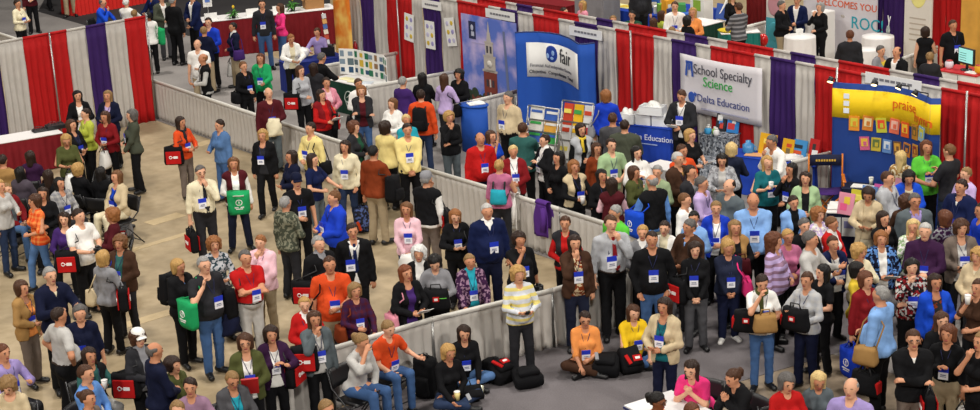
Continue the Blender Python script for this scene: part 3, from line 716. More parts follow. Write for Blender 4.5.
DR = dict(red='#aa0e10', purple='#311556', grey='#b6b1ab', dred='#6d0d12', bred='#c8231a')
def drape_mat(c):
    k = 'drape_'+c
    if k in MATS: return MATS[k]
    m = plain(k, DR[c], .8, .3, noise=.10, nscale=6); return m
pipe_m = plain('pipe_aluminium', '#a8a8a6', .35, .5, .8)
def drape(name, P, v, w, h, col, label, group, ampl=.035, seed=0, z0=.02, cat='drape', parent=None):
    """one hanging panel from P along v (width w), pleats swing across v"""
    n = np.array([-v[1], v[0], 0]); rnd = random.Random(seed); k = max(2, round(w/.16)); ph = rnd.uniform(0, 6)
    def fn(u, t):
        z = z0+(h-z0)*t
        am = ampl*(.25+.75*(1-t)**.7)
        o = am*math.sin(2*math.pi*k*u+ph+.6*math.sin(3*u+ph))+.3*am*math.sin(2*math.pi*k*2.3*u+ph*2)+.015*math.sin(4*z+ph+5*u)
        if t > .93: o *= (1-t)/.07*.8
        uu = u
        return v*(uu*w)+n*o+Z3*z, n
    mb = MB(); mb.sheet(fn, max(10, k*6), 8, .012)
    mb.tube([v*.0+Z3*(h+.005), v*w+Z3*(h+.005)], .032, 8)
    o = mb.build(name, [drape_mat(col)], parent, loc=tuple(np.array([P[0], P[1], 0])))
    if parent is None: tag(o, label, cat, group)
    return o
ORD = ['first', 'second', 'third', 'fourth', 'fifth', 'sixth', 'seventh', 'eighth', 'ninth', 'tenth', 'eleventh', 'twelfth', 'thirteenth', 'fourteenth', 'fifteenth', 'sixteenth', 'seventeenth', 'eighteenth', 'nineteenth', 'twentieth']
ORD += ['twenty-'+x for x in ORD[:9]]+['thirtieth']
def drape_run(P0, v, bounds, cols, h, where, group, seed):
    for i, c in enumerate(cols):
        t0, t1 = bounds[i], bounds[i+1]
        drape('drape', P0+v*t0, v, t1-t0-.002, h, c, '%s drape panel, %s from the left %s' % ({'grey': 'pale grey', 'red': 'red', 'purple': 'purple'}[c], ORD[i], where), group, seed=seed+i)
def post(P, h, label, cat='post', r=.02):
    e = empty('drape_post', (P[0], P[1], 0), 0, label, cat, 'pipe posts of the drapes')
    MB().tube([(0, 0, .008), (0, 0, h)], r, 8).build('upright', [pipe_m], e)
    MB().box((0, 0, .006+.008), (.14, .14, .012)).build('base_plate', [plain('pipe_base', '#6c6c6c', .5, metal=.6)], e)
# --- tall back wall, front layer
fx = [(334, 20), (347, 20), (361, 20), (375, 20), (388, 20), (399, 20), (413, 20), (424, 30), (441, 30), (457.5, 2)]
fb = [onplane(x, y, W0, vA)[0] for x, y in fx]
tops = [(489, 7), (501, 9), (518, 13), (533, 16), (559, 21), (575, 24), (598, 27), (616, 30), (634.5, 34), (654, 38), (672, 41), (696, 45), (711, 48), (733, 52.5), (755, 58), (771, 60), (796, 65), (815, 68), (841, 72), (862, 76), (884, 80), (912, 84), (942, 89), (971, 94), (1003, 99)]
fb += [onplane(x, y, W0, vA)[0] for x, y in tops]
fc = 'red grey purple grey red red grey purple grey red grey purple grey red grey purple grey red red grey purple grey red red grey purple grey red red grey purple grey red red'.split()
def run_named(P0, v, bounds, cols, where, group, seed, h=2.44):
    drape_run(P0, v, bounds, cols, h, where, group, seed)
W_f = W0.copy()
ORD += ['thirty-'+x for x in ORD[:9]]
run_named(W_f, vA, fb, fc, 'in the tall wall behind the booths', 'tall drapes behind the booths', 100)
W_b = W0+vB*.55
bx = [(462, -6), (477, -3), (506, 2), (517, 4), (533, 8), (544, 10), (579, 18), (597, 21), (613, 24), (629, 28), (648, 32), (667, 36), (685, 38), (708, 42), (728, 46), (751, 49.5), (774, 52), (791, 55), (816, 59), (839, 63), (864, 67), (890, 71), (914, 74), (940, 79), (958, 82), (990, 87)]
bb_ = [onplane(x, y, W_b, vA)[0] for x, y in bx]
bc = 'grey red grey purple grey red grey purple grey red red grey purple grey red red grey purple grey red red grey purple grey red'.split()
run_named(W_b, vA, bb_, bc, 'in the rear drape row', 'rear row of drapes behind the tall wall', 200)
for px, py, nm in [(399, -9), (0, 0), (634.5, 34), (841, 72), (971, 94)] and [(400, -9, 'aluminium pipe post between two red drapes by the white poster'), (634.5, 34, 'aluminium pipe post between two red drapes above the blue literature table'), (841, 72, 'aluminium pipe post rising behind the yellow and blue display'), (971, 94, 'aluminium pipe post between red drapes right of the yellow and blue display')]:
    t = onplane(px, py, W0, vA)[0]; P = W0+vA*t-vB*.11; post(P, 2.52, nm)
# --- left tall wall
L1 = at(147, 16.5, 2.44); L1 = np.array([L1[0], L1[1], 0]); 
lx = [(-48, 46), (-22, 43), (-3, 40), (22, 36), (47, 33), (66, 30), (85, 27), (105, 24), (124, 20), (145, 16)]
lb = [onplane(x, y, L1, vB)[0] for x, y in lx]
run_named(L1, vB, lb, 'grey purple grey red red grey purple grey red'.split(), 'in the tall wall at upper left', 'tall drapes at upper left', 300)
post(L1+vB*(lb[4])+vA*.11, 2.5, 'thin pale pipe post between two red drapes at upper left'); post(L1+vB*.04-vA*.12, 2.5, 'pipe post at the right end of the upper left drapes')
# --- low rails of grey drape
railcap = plain('rail_cap_white', '#c9c6bf', .6)
def low_rail(pts, label, group='low grey drape rails', seed=0, h=.91):
    for i in range(len(pts)-1):
        a, b = np.array([*pts[i][:2], 0]), np.array([*pts[i+1][:2], 0]); L = np.linalg.norm(b-a); v = (b-a)/L
        e = empty('drape_rail', tuple(a), 0, label[i] if isinstance(label, list) else label, 'drape rail', group)
        drape('skirt', (0, 0), v, L, h-.02, 'grey', None, None, .028, seed+i, parent=e)
        MB().tube([Z3*h, v*L+Z3*h], .034, 8).build('top_rail', [railcap], e)
        for q in (0, L): MB().tube([v*q+Z3*.01, v*q+Z3*(h+.03)], .022, 8).build('post', [pipe_m], e)
low_rail(RA, ['long grey drape rail beside the bald person in maroon, farthest length', 'grey drape rail length behind the two people in yellow shirts', 'grey drape rail length under the hanging purple jacket', 'grey drape rail length ending at the corner by the red necktie'], seed=400)
low_rail(RB, ['grey drape rail length at the bottom left behind the red tote', 'grey drape rail length behind the seated person in white hooded top', 'grey drape rail length behind the two black-clad people sitting on the floor', 'grey drape rail length behind the person with the red necktie'], seed=410)
def wl(px, py, z=.91): return at(px, py, z)
low_rail([at(401, 52, .91), at(323, 66, .91)], 'low grey divider rail behind the white display board', seed=420)
low_rail([at(461, 70, .91), at(367, 87, .91)], 'low grey divider rail right of the dark green table', seed=421)
low_rail([at(516, 91, .91), at(447, 107, .91)], 'low grey divider rail behind the blue counter', seed=422)
low_rail([at(612, 108, .91), at(527, 127, .91)], 'low grey divider rail behind the two literature racks', seed=423)
low_rail([at(830, 152.5, .91), at(792, 162, .91)], 'low grey divider rail beside the yellow and blue display', seed=424)
low_rail([at(-20, 27, .91), at(17, 39, .91)], 'low rail at the far left behind the tall drapes', seed=425)
# ---------------------------------------------------------------- booths and props
white_cloth = plain('white_tablecloth', '#dcd9d8', .8, .3, noise=.04); paper = plain('white_paper', '#e4e3e0', .7, .3, noise=.03)
blue_cloth = plain('blue_tablecloth', '#1b3fa8', .8, .3, noise=.12, nscale=5); dblue_cloth = plain('deep_blue_tablecloth', '#1a2a78', .8, .3); navy_cloth = plain('navy_tablecloth', '#161c38', .8, .3)
dred_cloth = plain('dark_red_skirt', '#74101a', .8, .3, noise=.15, nscale=6); bred_cloth = plain('bright_red_skirt', '#c4221c', .8, .3, noise=.15, nscale=6)
green_cloth = plain('dark_green_cloth', '#173f31', .7, .3); teal_cloth = plain('teal_satin', '#0f7a74', .35, .6, noise=.2); black_pl = plain('black_plastic', '#18181b', .45); dark_metal = plain('dark_metal', '#3a3a3c', .4, .5, .6)
def ink(c): return plain('print_'+c.strip('#'), CLR.get(c, c), .6, .3, noise=.04)
BF = bpy.data.curves.new('tmp', 'FONT').font
def text(body, size, mat, parent, loc, R, name='lettering', ex=.002, sx=1.0, align='LEFT'):
    cu = bpy.data.curves.new(name, 'FONT'); cu.body = body; cu.size = size; cu.extrude = ex; cu.align_x = align; cu.resolution_u = 3
    t = bpy.data.objects.new('tmp_text', cu); COL.objects.link(t)
    me = bpy.data.meshes.new_from_object(t.evaluated_get(bpy.context.evaluated_depsgraph_get())); bpy.data.objects.remove(t)
    me.name = name; M = Matrix([[*(np.array(R)[i]*1.0), loc[i]] for i in range(3)]+[[0, 0, 0, 1]]) @ Matrix.Diagonal((sx, 1, 1, 1))
    me.transform(M); me.materials.clear(); me.materials.append(mat)
    return link(name, me, parent)
UPR = np.array([[1, 0, 0], [0, 0, -1], [0, 1, 0.]])   # text upright, facing -Y local (x right)
def fr(pl, pr, z, away=None):
    """frame from two pixels (front-left, front-right) at height z: origin, width, angle (x along left->right, y away from viewer)"""
    a, b = at(*pl, z), at(*pr, z); d = b-a; return np.array([a[0], a[1], 0]), float(np.hypot(d[0], d[1])), math.atan2(d[1], d[0])
def skirt_mesh(w, d, h, pl=.015, per=.14, z0=.02, m=5):
    mb = MB(); path = []; 
    for (x0, y0, x1, y1) in ((0, 0, w, 0), (w, 0, w, d), (w, d, 0, d), (0, d, 0, 0)):
        L = math.hypot(x1-x0, y1-y0); n = max(4, int(L/per*6))
        nx, ny = (y1-y0)/L, -(x1-x0)/L
        for i in range(n): path.append((x0+(x1-x0)*i/n, y0+(y1-y0)*i/n, nx, ny, i*1.05))
    V = []; k = len(path)
    for j in range(m+1):
        z = h+(z0-h)*j/m; a = pl*(.3+.7*j/m)
        for (x, y, nx, ny, ph) in path: o = a*math.sin(ph)+.03*j/m*.5; V.append((x+nx*o, y+ny*o, z))
    F = [tuple(range(k))[::-1]]
    F = []
    for j in range(m):
        for i in range(k): l = (i+1) % k; F.append((j*k+i, (j+1)*k+i, (j+1)*k+l, j*k+l))
    mb.add(V, F, True); mb.add([V[i] for i in range(k)], [tuple(range(k-1, -1, -1))]); return mb
def skirted_table(O, w, ang, d, h, topm, skm, label, cat='table', pl=.015, group=None, extra_top=.03):
    e = empty('skirted_table', tuple(O), ang, label, cat, group)
    skirt_mesh(w, d, h-.02, pl).build('table_skirt', [skm], e)
    MB().box((w/2, d/2, h-.01), (w+extra_top, d+extra_top, .025), bev=.008).build('tabletop', [topm], e)
    return e
def L2W(O, ang, p): R = Rz(ang); return np.array(O)+R @ np.array(p, float)
def prop(name, O, ang, p, label, cat, rz=0, group=None):
    q = L2W(O, ang, p); return empty(name, tuple(q), ang+rz, label, cat, group)
def cover_mb(w, h, th, lean, cols, rnd):
    """a standing book with coloured blocks on the cover; returns one MB with slots"""
    R = Rx(-lean); mb = MB(); mb.mi = 0; c = R @ np.array([0, 0, h/2]); mb.box(c, (w, th, h), R)
    for i in range(len(cols)-1):
        mb.mi = i+1
        ww, hh = w*rnd.uniform(.3, .6), h*rnd.uniform(.15, .35); cx, cz = rnd.uniform(-.15, .15)*w, h*(.2+.6*(i+.5)/max(1, len(cols)-1))
        mb.box(R @ np.array([cx, -th/2-.001, cz]), (ww, .004, hh), R)
    return mb
def standing_book(O, ang, p, w, h, cols, label, group, lean=.25, rz=0, easel=True, seed=0):
    e = prop('book', O, ang, p, label, 'book', rz, group); rnd = random.Random(seed)
    cover_mb(w, h, .02, lean, cols, rnd).build('cover', [ink(c) for c in cols], e)
    if easel: 
        m = MB(); m.tube([Rx(-lean) @ np.array([0, .012, h*.75]), (0, h*.42, .004)], .006, 5); m.tube([(-w*.3, -.03, .006), (w*.3, -.03, .006)], .006, 5); m.build('easel', [dark_metal], e)
    return e
def sheet_stack(O, ang, p, w, d, h, mat, label, cat='paper', rz=0, group=None, name='paper_stack'):
    e = prop(name, O, ang, p, label, cat, rz, group); rnd = random.Random(int(p[0]*1000))
    m = MB()
    for i in range(max(1, int(h/.008))): m.box((rnd.uniform(-.006, .006), rnd.uniform(-.006, .006), .004+i*.008), (w, d, .007), Rz(rnd.uniform(-.06, .06)))
    m.build('sheets', [mat], e); return e
def chair_fold(pos, ang, label, group='black folding chairs'):
    """black folding chair; faces +Y local"""
    e = empty('folding_chair', tuple(pos), ang, label, 'chair', group)
    m = MB(); m.sheet(lambda u, v: (((u-.5)*.42, -.20+.40*v, .452-.012*math.sin(math.pi*u)*math.sin(math.pi*v)), (0, 0, 1)), 6, 6, .028); m.build('seat', [black_pl], e)
    m = MB(); m.sheet(lambda u, v: (((u-.5)*.44, -.235-.07*v-.03*math.sin(math.pi*u), .60+.26*v), (0, 1, .2)), 8, 4, .022); m.build('backrest', [black_pl], e)
    for sx in (-1, 1):
        m = MB(); m.tube([(sx*.265, .24, .015), (sx*.262, .08, .40), (sx*.255, -.22, .62), (sx*.24, -.32, .88)], .012, 6); m.build('leg', [dark_metal], e)
        m = MB(); m.tube([(sx*.255, -.28, .015), (sx*.235, .0, .33), (sx*.215, .16, .44)], .012, 6); m.build('leg', [dark_metal], e)
    m = MB(); m.tube([(-.262, .19, .13), (.262, .19, .13)], .010, 6); m.build('crossbar', [dark_metal], e); m = MB(); m.tube([(-.25, -.25, .06), (.25, -.25, .06)], .010, 6); m.build('crossbar', [dark_metal], e)
    return e

# --- left table with white top and dark red skirt, inside the left booth
O, w, ang = fr((-40, 150), (62, 132.5), .75)
skirted_table(O, w, ang, .62, .75, white_cloth, dred_cloth, 'white topped table with dark red pleated skirt before the upper left drapes')
for px, py, sz, lb in [(39.5, 130, (.30, .22, .05), 'small flat black device lying on the white topped table at left'), (55.5, 127, (.42, .28, .09), 'larger black device with cables on the white topped table at left')]:
    q = at(px, py, .78); e = empty('audio_mixer', (q[0], q[1], .753), ang, lb, 'electronics')
    m = MB(); m.box((0, 0, sz[2]/2), sz, taper=.92, bev=.012); m.build('housing', [black_pl], e)
    for i in range(5): m = MB(); m.tube([(-sz[0]*.38+i*sz[0]*.19, 0, sz[2]), (-sz[0]*.38+i*sz[0]*.19, 0, sz[2]+.02)], .012, 6); m.build('knob', [dark_metal], e)
    m = MB(); m.tube([(-sz[0]*.4, .05, sz[2]+.004), (-.05, .10, sz[2]+.035), (.08, .02, sz[2]+.03), (sz[0]*.4, .09, sz[2]+.006)], .008, 5); m.build('cable', [black_pl], e)
# --- long counter with dark red skirt
O, w, ang = fr((196, 23), (336, 8), 1.0)
ctr = skirted_table(O, w, ang, .75, 1.0, white_cloth, dred_cloth, 'long white topped counter with dark red skirt at upper left', pl=.02); CT = (O, ang)
leafm = plain('leaf_green', '#3f7a2c', .5, .4, noise=.3); flw = plain('flower_yellow', '#e0b81c', .5)
def plant(O, ang, p, label, sc=1.0, seed=0):
    e = prop('potted_plant', O, ang, p, label, 'plant'); rnd = random.Random(seed)
    m = MB(); m.lathe([(.06*sc, 0), (.085*sc, .13*sc), (.09*sc, .15*sc), (.075*sc, .15*sc), (.07*sc, .12*sc)], n=12); m.build('pot', [black_pl], e)
    m = MB()
    for i in range(26):
        a = rnd.uniform(0, 6.28); L = rnd.uniform(.18, .38)*sc; el = rnd.uniform(.2, 1.2); d = np.array([math.cos(a)*math.cos(el), math.sin(a)*math.cos(el), math.sin(el)]); sd = np.array([-math.sin(a), math.cos(a), 0])
        def fn(u, v, d=d, L=L, sd=sd): 
            wd = .035*sc*math.sin(math.pi*min(.97, .08+v*.92)); return np.array([0, 0, .13*sc])+d*L*v-np.array([0, 0, .22*sc*v*v*.8])+sd*(u-.5)*2*wd, np.cross(d, sd)
        m.sheet(fn, 2, 5, .004)
    m.build('foliage', [leafm], e)
    m = MB(); m.tube([(0, 0, .13*sc), (.01, .0, .34*sc)], .008, 5); m.build('stem', [leafm], e); m = MB(); m.ell((.01, 0, .38*sc), (.045*sc, .045*sc, .06*sc)); m.build('flower', [flw], e)
plant(O, ang, (w*.27, .10, 1.003), 'leafy yellow flowered plant on the long dark red counter behind the charcoal shirt person', .8, 1)
plant(O, ang, (w*.70, .2, 1.003), 'yellow flowered potted plant on the dark red counter beside the cardboard box', .9, 2)
e = prop('cardboard_box', O, ang, (w*.86, .38, 1.003), 'open brown cardboard box standing on the dark red counter', 'box')
m = MB(); m.box((0, 0, .13), (.52, .36, .26)); m.build('carton', [plain('cardboard', '#a87a4a', .8)], e); m = MB(); m.box((.29, 0, .27), (.10, .36, .008), Ry(.5)); m.box((-.29, 0, .27), (.10, .36, .008), Ry(-.5)); m.build('flap', [plain('cardboard', '#a87a4a')], e)
for f_, nm in [(.115, 'folded white card sign left of the plant on the dark red counter'), (.41, 'folded white card sign right of the first plant on the dark red counter'), (.60, 'folded white card sign just behind the person in pink on the counter')]:
    e = prop('table_sign', O, ang, (w*f_, .2, 1.003), nm, 'sign', group='white card signs on the dark red counter')
    m = MB(); m.box((0, 0, .09), (.34, .01, .19), Rx(-.25)); m.box((0, .05, .09), (.34, .01, .19), Rx(.25)); m.build('card', [paper], e)
q = at(212, 52, 0); e = empty('sign_stand', (q[0], q[1], 0), ang, 'white placard with blue print on a thin stand by the dark red counter', 'sign')
MB().tube([(0, 0, .03), (0, 0, 1.35)], .014, 6).build('pole', [pipe_m], e); m = MB(); m.lathe([(.16, .012), (.15, .03), (.02, .04)], n=14); m.build('base', [dark_metal], e)
m = MB(); m.box((0, -.02, 1.42), (.24, .01, .34)); m.build('placard', [paper], e); m = MB(); m.box((0, -.028, 1.44), (.13, .006, .13)); m.build('printed_panel', [ink('#5a7ac4')], e)
# --- bright red skirted table at the far upper left
q1, q2 = at(76, 17, 0), at(160, 1, 0); d = q2-q1; angr = math.atan2(d[1], d[0])
skirted_table(q1, float(np.hypot(d[0], d[1])), angr, .8, .75, white_cloth, bred_cloth, 'bright red skirted table at the top left behind the seated people', pl=.03)
# --- blue table with the laptop
O, w, ang = fr((287, 64.5), (344, 56), .75)
skirted_table(O, w, ang, .55, .75, dblue_cloth, dblue_cloth, 'deep blue cloth table with the laptop left of the display board', pl=.004); BT = (O, w, ang)
e = prop('laptop', O, ang, (w*.80, .32, .755), 'open black laptop on the deep blue table', 'laptop', math.pi*.9)
m = MB(); m.box((0, 0, .01), (.34, .24, .018), bev=.004); m.build('keyboard', [black_pl], e); m = MB(); m.box((0, .15, .125), (.34, .014, .23), Rx(-.25)); m.build('screen', [black_pl], e)
e = prop('plastic_bag', O, ang, (w*.40, .45, .755), 'crumpled white plastic bag on the deep blue table', 'bag'); m = MB()
g_ = random.Random(5); m.ell((0, 0, .12), (.17, .14, .125), n=12, m=9); m.v[-1] = m.v[-1]*(1+np.array([[g_.uniform(-.10, .10)] for _ in m.v[-1]])); m.v[-1][:, 2] = np.maximum(m.v[-1][:, 2], 0); m.build('film', [plain('bag_film', '#d8d9dc', .3)], e)
sheet_stack(O, ang, (w*.16, .35, .755), .25, .32, .02, paper, 'white papers on the deep blue table in front of the white cardigan person')
O, w, ang = fr((347, 52), (383, 51), .75)
skirted_table(O-vB*.15, w, ang, .45, .75, dblue_cloth, dblue_cloth, 'blue cloth table of bottles against the grey and purple drapes', pl=.004)
for i, (f_, c, hgt, lb) in enumerate([(.12, '#b8202a', .22, 'red bottle at the left of the blue table by the purple drape'), (.34, '#b8202a', .26, 'second red bottle on the blue table by the purple drape'), (.55, '#c9c9cc', .34, 'tall silver bottle on the blue table by the purple drape'), (.72, '#8c97b8', .30, 'bluish bottle on the blue table by the purple drape')]):
    e = prop('bottle', O-vB*.15, ang, (w*f_, .2, .755), lb, 'bottle', group='bottles on the blue table'); m = MB(); m.lathe([(.05, 0), (.055, .02), (.055, hgt*.6), (.022, hgt*.8), (.022, hgt*.95)], n=12); m.build('body', [plain('bottle_'+c.strip('#'), c, .3)], e)
    m = MB(); m.lathe([(.026, hgt*.93), (.026, hgt), (.01, hgt+.004)], n=10); m.build('cap', [paper], e)
sheet_stack(O, ang, (w*.88, .25, .755), .22, .2, .02, paper, 'white papers on the blue table by the purple drape')
# orange banner
tt, zz = onplane(341.5, 10, W0-vB*.35, vA); P = W0-vB*.35+vA*tt
e = empty('banner_stand', tuple(P), AA, 'orange and yellow vertical banner stand between red and grey drapes', 'banner')
m = MB(); m.sheet(lambda u, v: (((u-.5)*.72, .01*math.sin(3*v), .08+2.5*v), (0, 1, 0)), 4, 8, .01)
mb_, nt, b = newmat('orange_banner_print'); tc = N(nt, 'ShaderNodeTexCoord'); nz = N(nt, 'ShaderNodeTexNoise'); nz.inputs['Scale'].default_value = 2.2; rp = N(nt, 'ShaderNodeValToRGB')
rp.color_ramp.elements[0].position = .42; rp.color_ramp.elements[1].position = .62; rp.color_ramp.elements[0].color = rgba('#e07a1e'); rp.color_ramp.elements[1].color = rgba('#f0c060')
nt.links.new(tc.outputs['Object'], nz.inputs['Vector']); nt.links.new(nz.outputs['Fac'], rp.inputs[0]); nt.links.new(rp.outputs[0], b.inputs['Base Color']); m.build('banner_cloth', [mb_], e)
m = MB(); m.box((0, 0, .05), (.78, .14, .07), bev=.02); m.build('base', [pipe_m], e); m = MB(); m.tube([(0, .05, .05), (0, .05, 2.6)], .012, 6); m.build('pole', [pipe_m], e)
# striped roller by the counter
q = at(328, 50, 0); e = empty('brochure_stand', (q[0], q[1], 0), AB, 'narrow brochure stand of coloured leaflets before the dark red counter', 'stand')
m = MB(); m.tube([(0, 0, .0), (0, .12, 1.0)], .02, 6); m.box((0, 0, .012), (.2, .3, .02)); m.build('frame', [pipe_m], e)
for i in range(6):
    m = MB(); m.box((0, .0+.016*i, .22+.14*i), (.13, .02, .125), Rx(-.25)); m.build('leaflet', [ink(['#c7ccd8', '#b04a3a', '#d8d0c0', '#4a6aa8', '#d0a060', '#c0c0c4'][i])], e)
# --- dark green table with the folding display board
O, w, ang = fr((329, 79), (367, 88), .75)
tb = skirted_table(O, w, ang, .72, .75, white_cloth, green_cloth, 'dark green cloth table with white emblem below the display board', pl=.003)
m = MB(); ring = [(w*.55+.17*math.cos(t)*(1 if math.sin(t) > -.2 else .8), -.045, .38+.20*math.sin(t)) for t in np.linspace(0, 2*math.pi, 25)[:-1]]; m.tube(ring, .012, 5, True)
m.tube([(w*.55-.10, -.045, .42), (w*.55, -.045, .48), (w*.55+.10, -.045, .42)], .012, 5); m.tube([(w*.55-.10, -.045, .34), (w*.55, -.045, .28), (w*.55+.10, -.045, .34)], .012, 5); m.tube([(w*.55, -.045, .28), (w*.55, -.045, .50)], .010, 5); m.build('emblem', [ink('#c9d4cc')], tb)
for i, (x, y, c, lb) in enumerate([(.25, .25, '#e6dfae', 'pale yellow sheets at the left end of the dark green table'), (.55, .22, '#e6dfae', 'pale yellow sheets in the middle of the dark green table'), (.80, .30, '#cfd6df', 'bluish white leaflets on the dark green table'), (1.0, .5, '#e4e3e0', 'white handouts at the right end of the dark green table')]):
    sheet_stack(O, ang, (w*x*.9, y, .755), .30, .24, .015+.008*(i % 2), ink(c), lb, rz=.3*i, group='handouts on the dark green table')
e = prop('display_board', O, ang, (w*.5, .58, .755), 'white three panel display board of photos on the dark green table', 'display board')
for k, (x0, y0, x1, y1) in enumerate([(-w*.62, -.12, -w*.38, .06), (-w*.38, .06, w*.38, .06), (w*.38, .06, w*.62, -.12)]):
    a = np.array([x0, y0, 0]); bvec = np.array([x1-x0, y1-y0, 0]); L = np.linalg.norm(bvec); th = math.atan2(bvec[1], bvec[0]); R = Rz(th)
    m = MB(); m.box(a+bvec/2+Z3*.31, (L, .012, .60), R); pn = m.build('board_panel', [paper], e)
    rr = random.Random(k+3); n = 2 if k != 1 else 6
    for i in range(n):
        for j in range(3):
            m = MB(); cx = (i+.5)/n; m.box(a+bvec*cx+Z3*(.12+.19*j)+R @ np.array([.02*((i*7+j*3) % 3-1), -.010, 0]), (L/n*(.5+.1*((i+j*2) % 4)), .005, .10+.02*((i*2+j) % 4)), R); m.build('photo', [ink(rr.choice(['#1f6a4c', '#2a4a6a', '#5a6a72', '#c8a83a', '#7a8c9c', '#2f7a5a', '#8a6a4a']))], pn)
# --- white poster sheets with yellow prints on the tall wall
for i, (px, py, lb, tilt) in enumerate([(409, 27.5, 'white poster of yellow and lilac prints on the red drape', .10), (430, 35, 'white poster of yellow and lilac prints on the purple drape', .0), (450.5, 32, 'tilted white poster of yellow and lilac prints on the pale grey drape', -.16)]):
    t, z = onplane(px, py, W0-vB*.07, vA); P = W0-vB*.07+vA*t; e = empty('poster', (P[0], P[1], z), AA, lb, 'poster', 'white posters hung on the drapes')
    R = Ry(tilt); m = MB(); m.box((0, 0, 0), (.36, .006, .66), R); m.build('sheet', [paper], e); rr = random.Random(i)
    for r in range(3):
        for c_ in range(2):
            m = MB(); m.ell(R @ np.array([-.08+.16*c_, -.004, .20-.2*r]), (.055, .003, .06), n=10, m=4); m.build('print', [ink(['#cdb03a', '#9a94c4', '#c0bcd8'][(r+c_+i) % 3])], e)
def header(px, py, wd, lb, words, off=.1, h=.20):
    t, z = onplane(px, py, W0-vB*off, vA); P = W0-vB*off+vA*t
    e = empty('booth_sign', (P[0], P[1], z), AA, lb, 'sign', 'white booth name signs on the drapes'); MB().box((0, 0, 0), (wd, .01, h)).build('card', [paper], e)
    m = MB(); [m.box((wd*(-.30+.10*i), -.008, 0), (wd*.08, .004, .045)) for i in range(words)]; m.build('small_lettering', [ink('#77777c')], e)
header(431.5, 5, .72, 'white booth name sign hung above the purple drape and posters', 7)
header(585.5, 33, 1.0, 'white booth name sign above the blue curved display', 7)
header(500, 15, 1.0, 'white booth name sign behind the tower picture banner', 7, off=.04)
header(893, 82, 1.2, 'white booth name sign behind the yellow and blue display', 7, off=.06)
# --- big picture banner with a clock tower
t0, z0 = onplane(461, 13, W0-vB*.15, vA); t1, _ = onplane(516, 23, W0-vB*.15, vA); wdt = t1-t0; P = W0-vB*.15+vA*t0
e = empty('picture_banner', (P[0], P[1], 0), AA, 'tall picture banner of a brick clock tower against blue sky', 'banner'); HB = z0
sk, nt, b = newmat('banner_sky_print'); b.inputs['Roughness'].default_value = .6; tc = N(nt, 'ShaderNodeTexCoord'); nz = N(nt, 'ShaderNodeTexNoise'); nz.inputs['Scale'].default_value = 1.6; nz.inputs['Detail'].default_value = 5; rp = N(nt, 'ShaderNodeValToRGB')
rp.color_ramp.elements[0].position = .45; rp.color_ramp.elements[1].position = .68; rp.color_ramp.elements[0].color = rgba('#5670c4'); rp.color_ramp.elements[1].color = rgba('#c4b4dc')
nt.links.new(tc.outputs['Object'], nz.inputs['Vector']); nt.links.new(nz.outputs['Fac'], rp.inputs[0]); nt.links.new(rp.outputs[0], b.inputs['Base Color'])
MB().box((wdt/2, 0, HB/2+.05), (wdt, .012, HB-.1)).build('banner_cloth', [sk], e)
tx_ = wdt*.50; pale = ink('#b8b0a8'); brick = ink('#7a3a30'); dk = ink('#3c3a44')
m = MB(); y = -.010
m.mi = 1; m.box((tx_, y, .55), (.46, .006, 1.0)); m.box((tx_+.02, y, .22), (1.4 if wdt > 1.5 else .9, .006, .34))
m.mi = 0; m.box((tx_, y-.004, 1.18), (.40, .006, .34)); m.box((tx_, y-.004, 1.03), (.52, .006, .05)); m.box((tx_, y-.004, 1.36), (.44, .006, .04)); m.box((tx_, y-.004, 1.52), (.27, .006, .30)); m.box((tx_, y-.004, 1.68), (.31, .006, .04)); m.box((tx_, y-.004, 1.80), (.16, .006, .22), taper=.6); m.box((tx_, y-.004, 2.02), (.07, .006, .26), taper=.2)
m.mi = 2
for zz_, ww_ in ((.45, .07), (.75, .07), (1.52, .06)):
    for sx in (-.10, .10): m.box((tx_+sx*(1 if zz_ < 1 else .6), y-.008, zz_), (ww_, .004, .16))
m.mi = 0
for zz_ in (.45, .75): m.box((tx_, y-.008, zz_), (.05, .004, .18))
m.build('tower_print', [pale, brick, dk], e)
m = MB(); m.lathe([(.001, 0), (.085, 0), (.085, .004), (.001, .004)], n=16); cl = m; cl.v[-1] = cl.v[-1] @ Rx(math.pi/2).T+np.array([tx_, y-.010, 1.19]); cl.build('clock_face_print', [ink('#d8d4cc')], e)
m = MB(); m.box((wdt*.80, y, 1.25), (.09, .006, 1.5), Ry(-.06), taper=.8); m.build('glass_tower_print', [ink('#6a7496')], e)
m = MB()
for i in range(9): m.ell((wdt*(.1+.1*i), y, .35+.08*math.sin(i*2.1)), (.14, .004, .16), n=8, m=5)
m.build('tree_print', [ink('#2c3a2c')], e)
m = MB(); m.box((wdt*.2, y, HB-.34), (.24, .006, .40)); lg = m.build('logo_block', [ink('#2a3050')], e); m = MB(); m.box((wdt*.2+.02, y-.006, HB-.42), (.10, .004, .10)); m.ell((wdt*.2, y-.006, HB-.28), (.05, .003, .07)); m.build('logo_mark', [ink('#b8bcd0')], lg)
m = MB(); m.box((wdt*.34, y, HB-.62), (.62, .004, .025)); m.build('caption_line', [ink('#a8a0c8')], e)
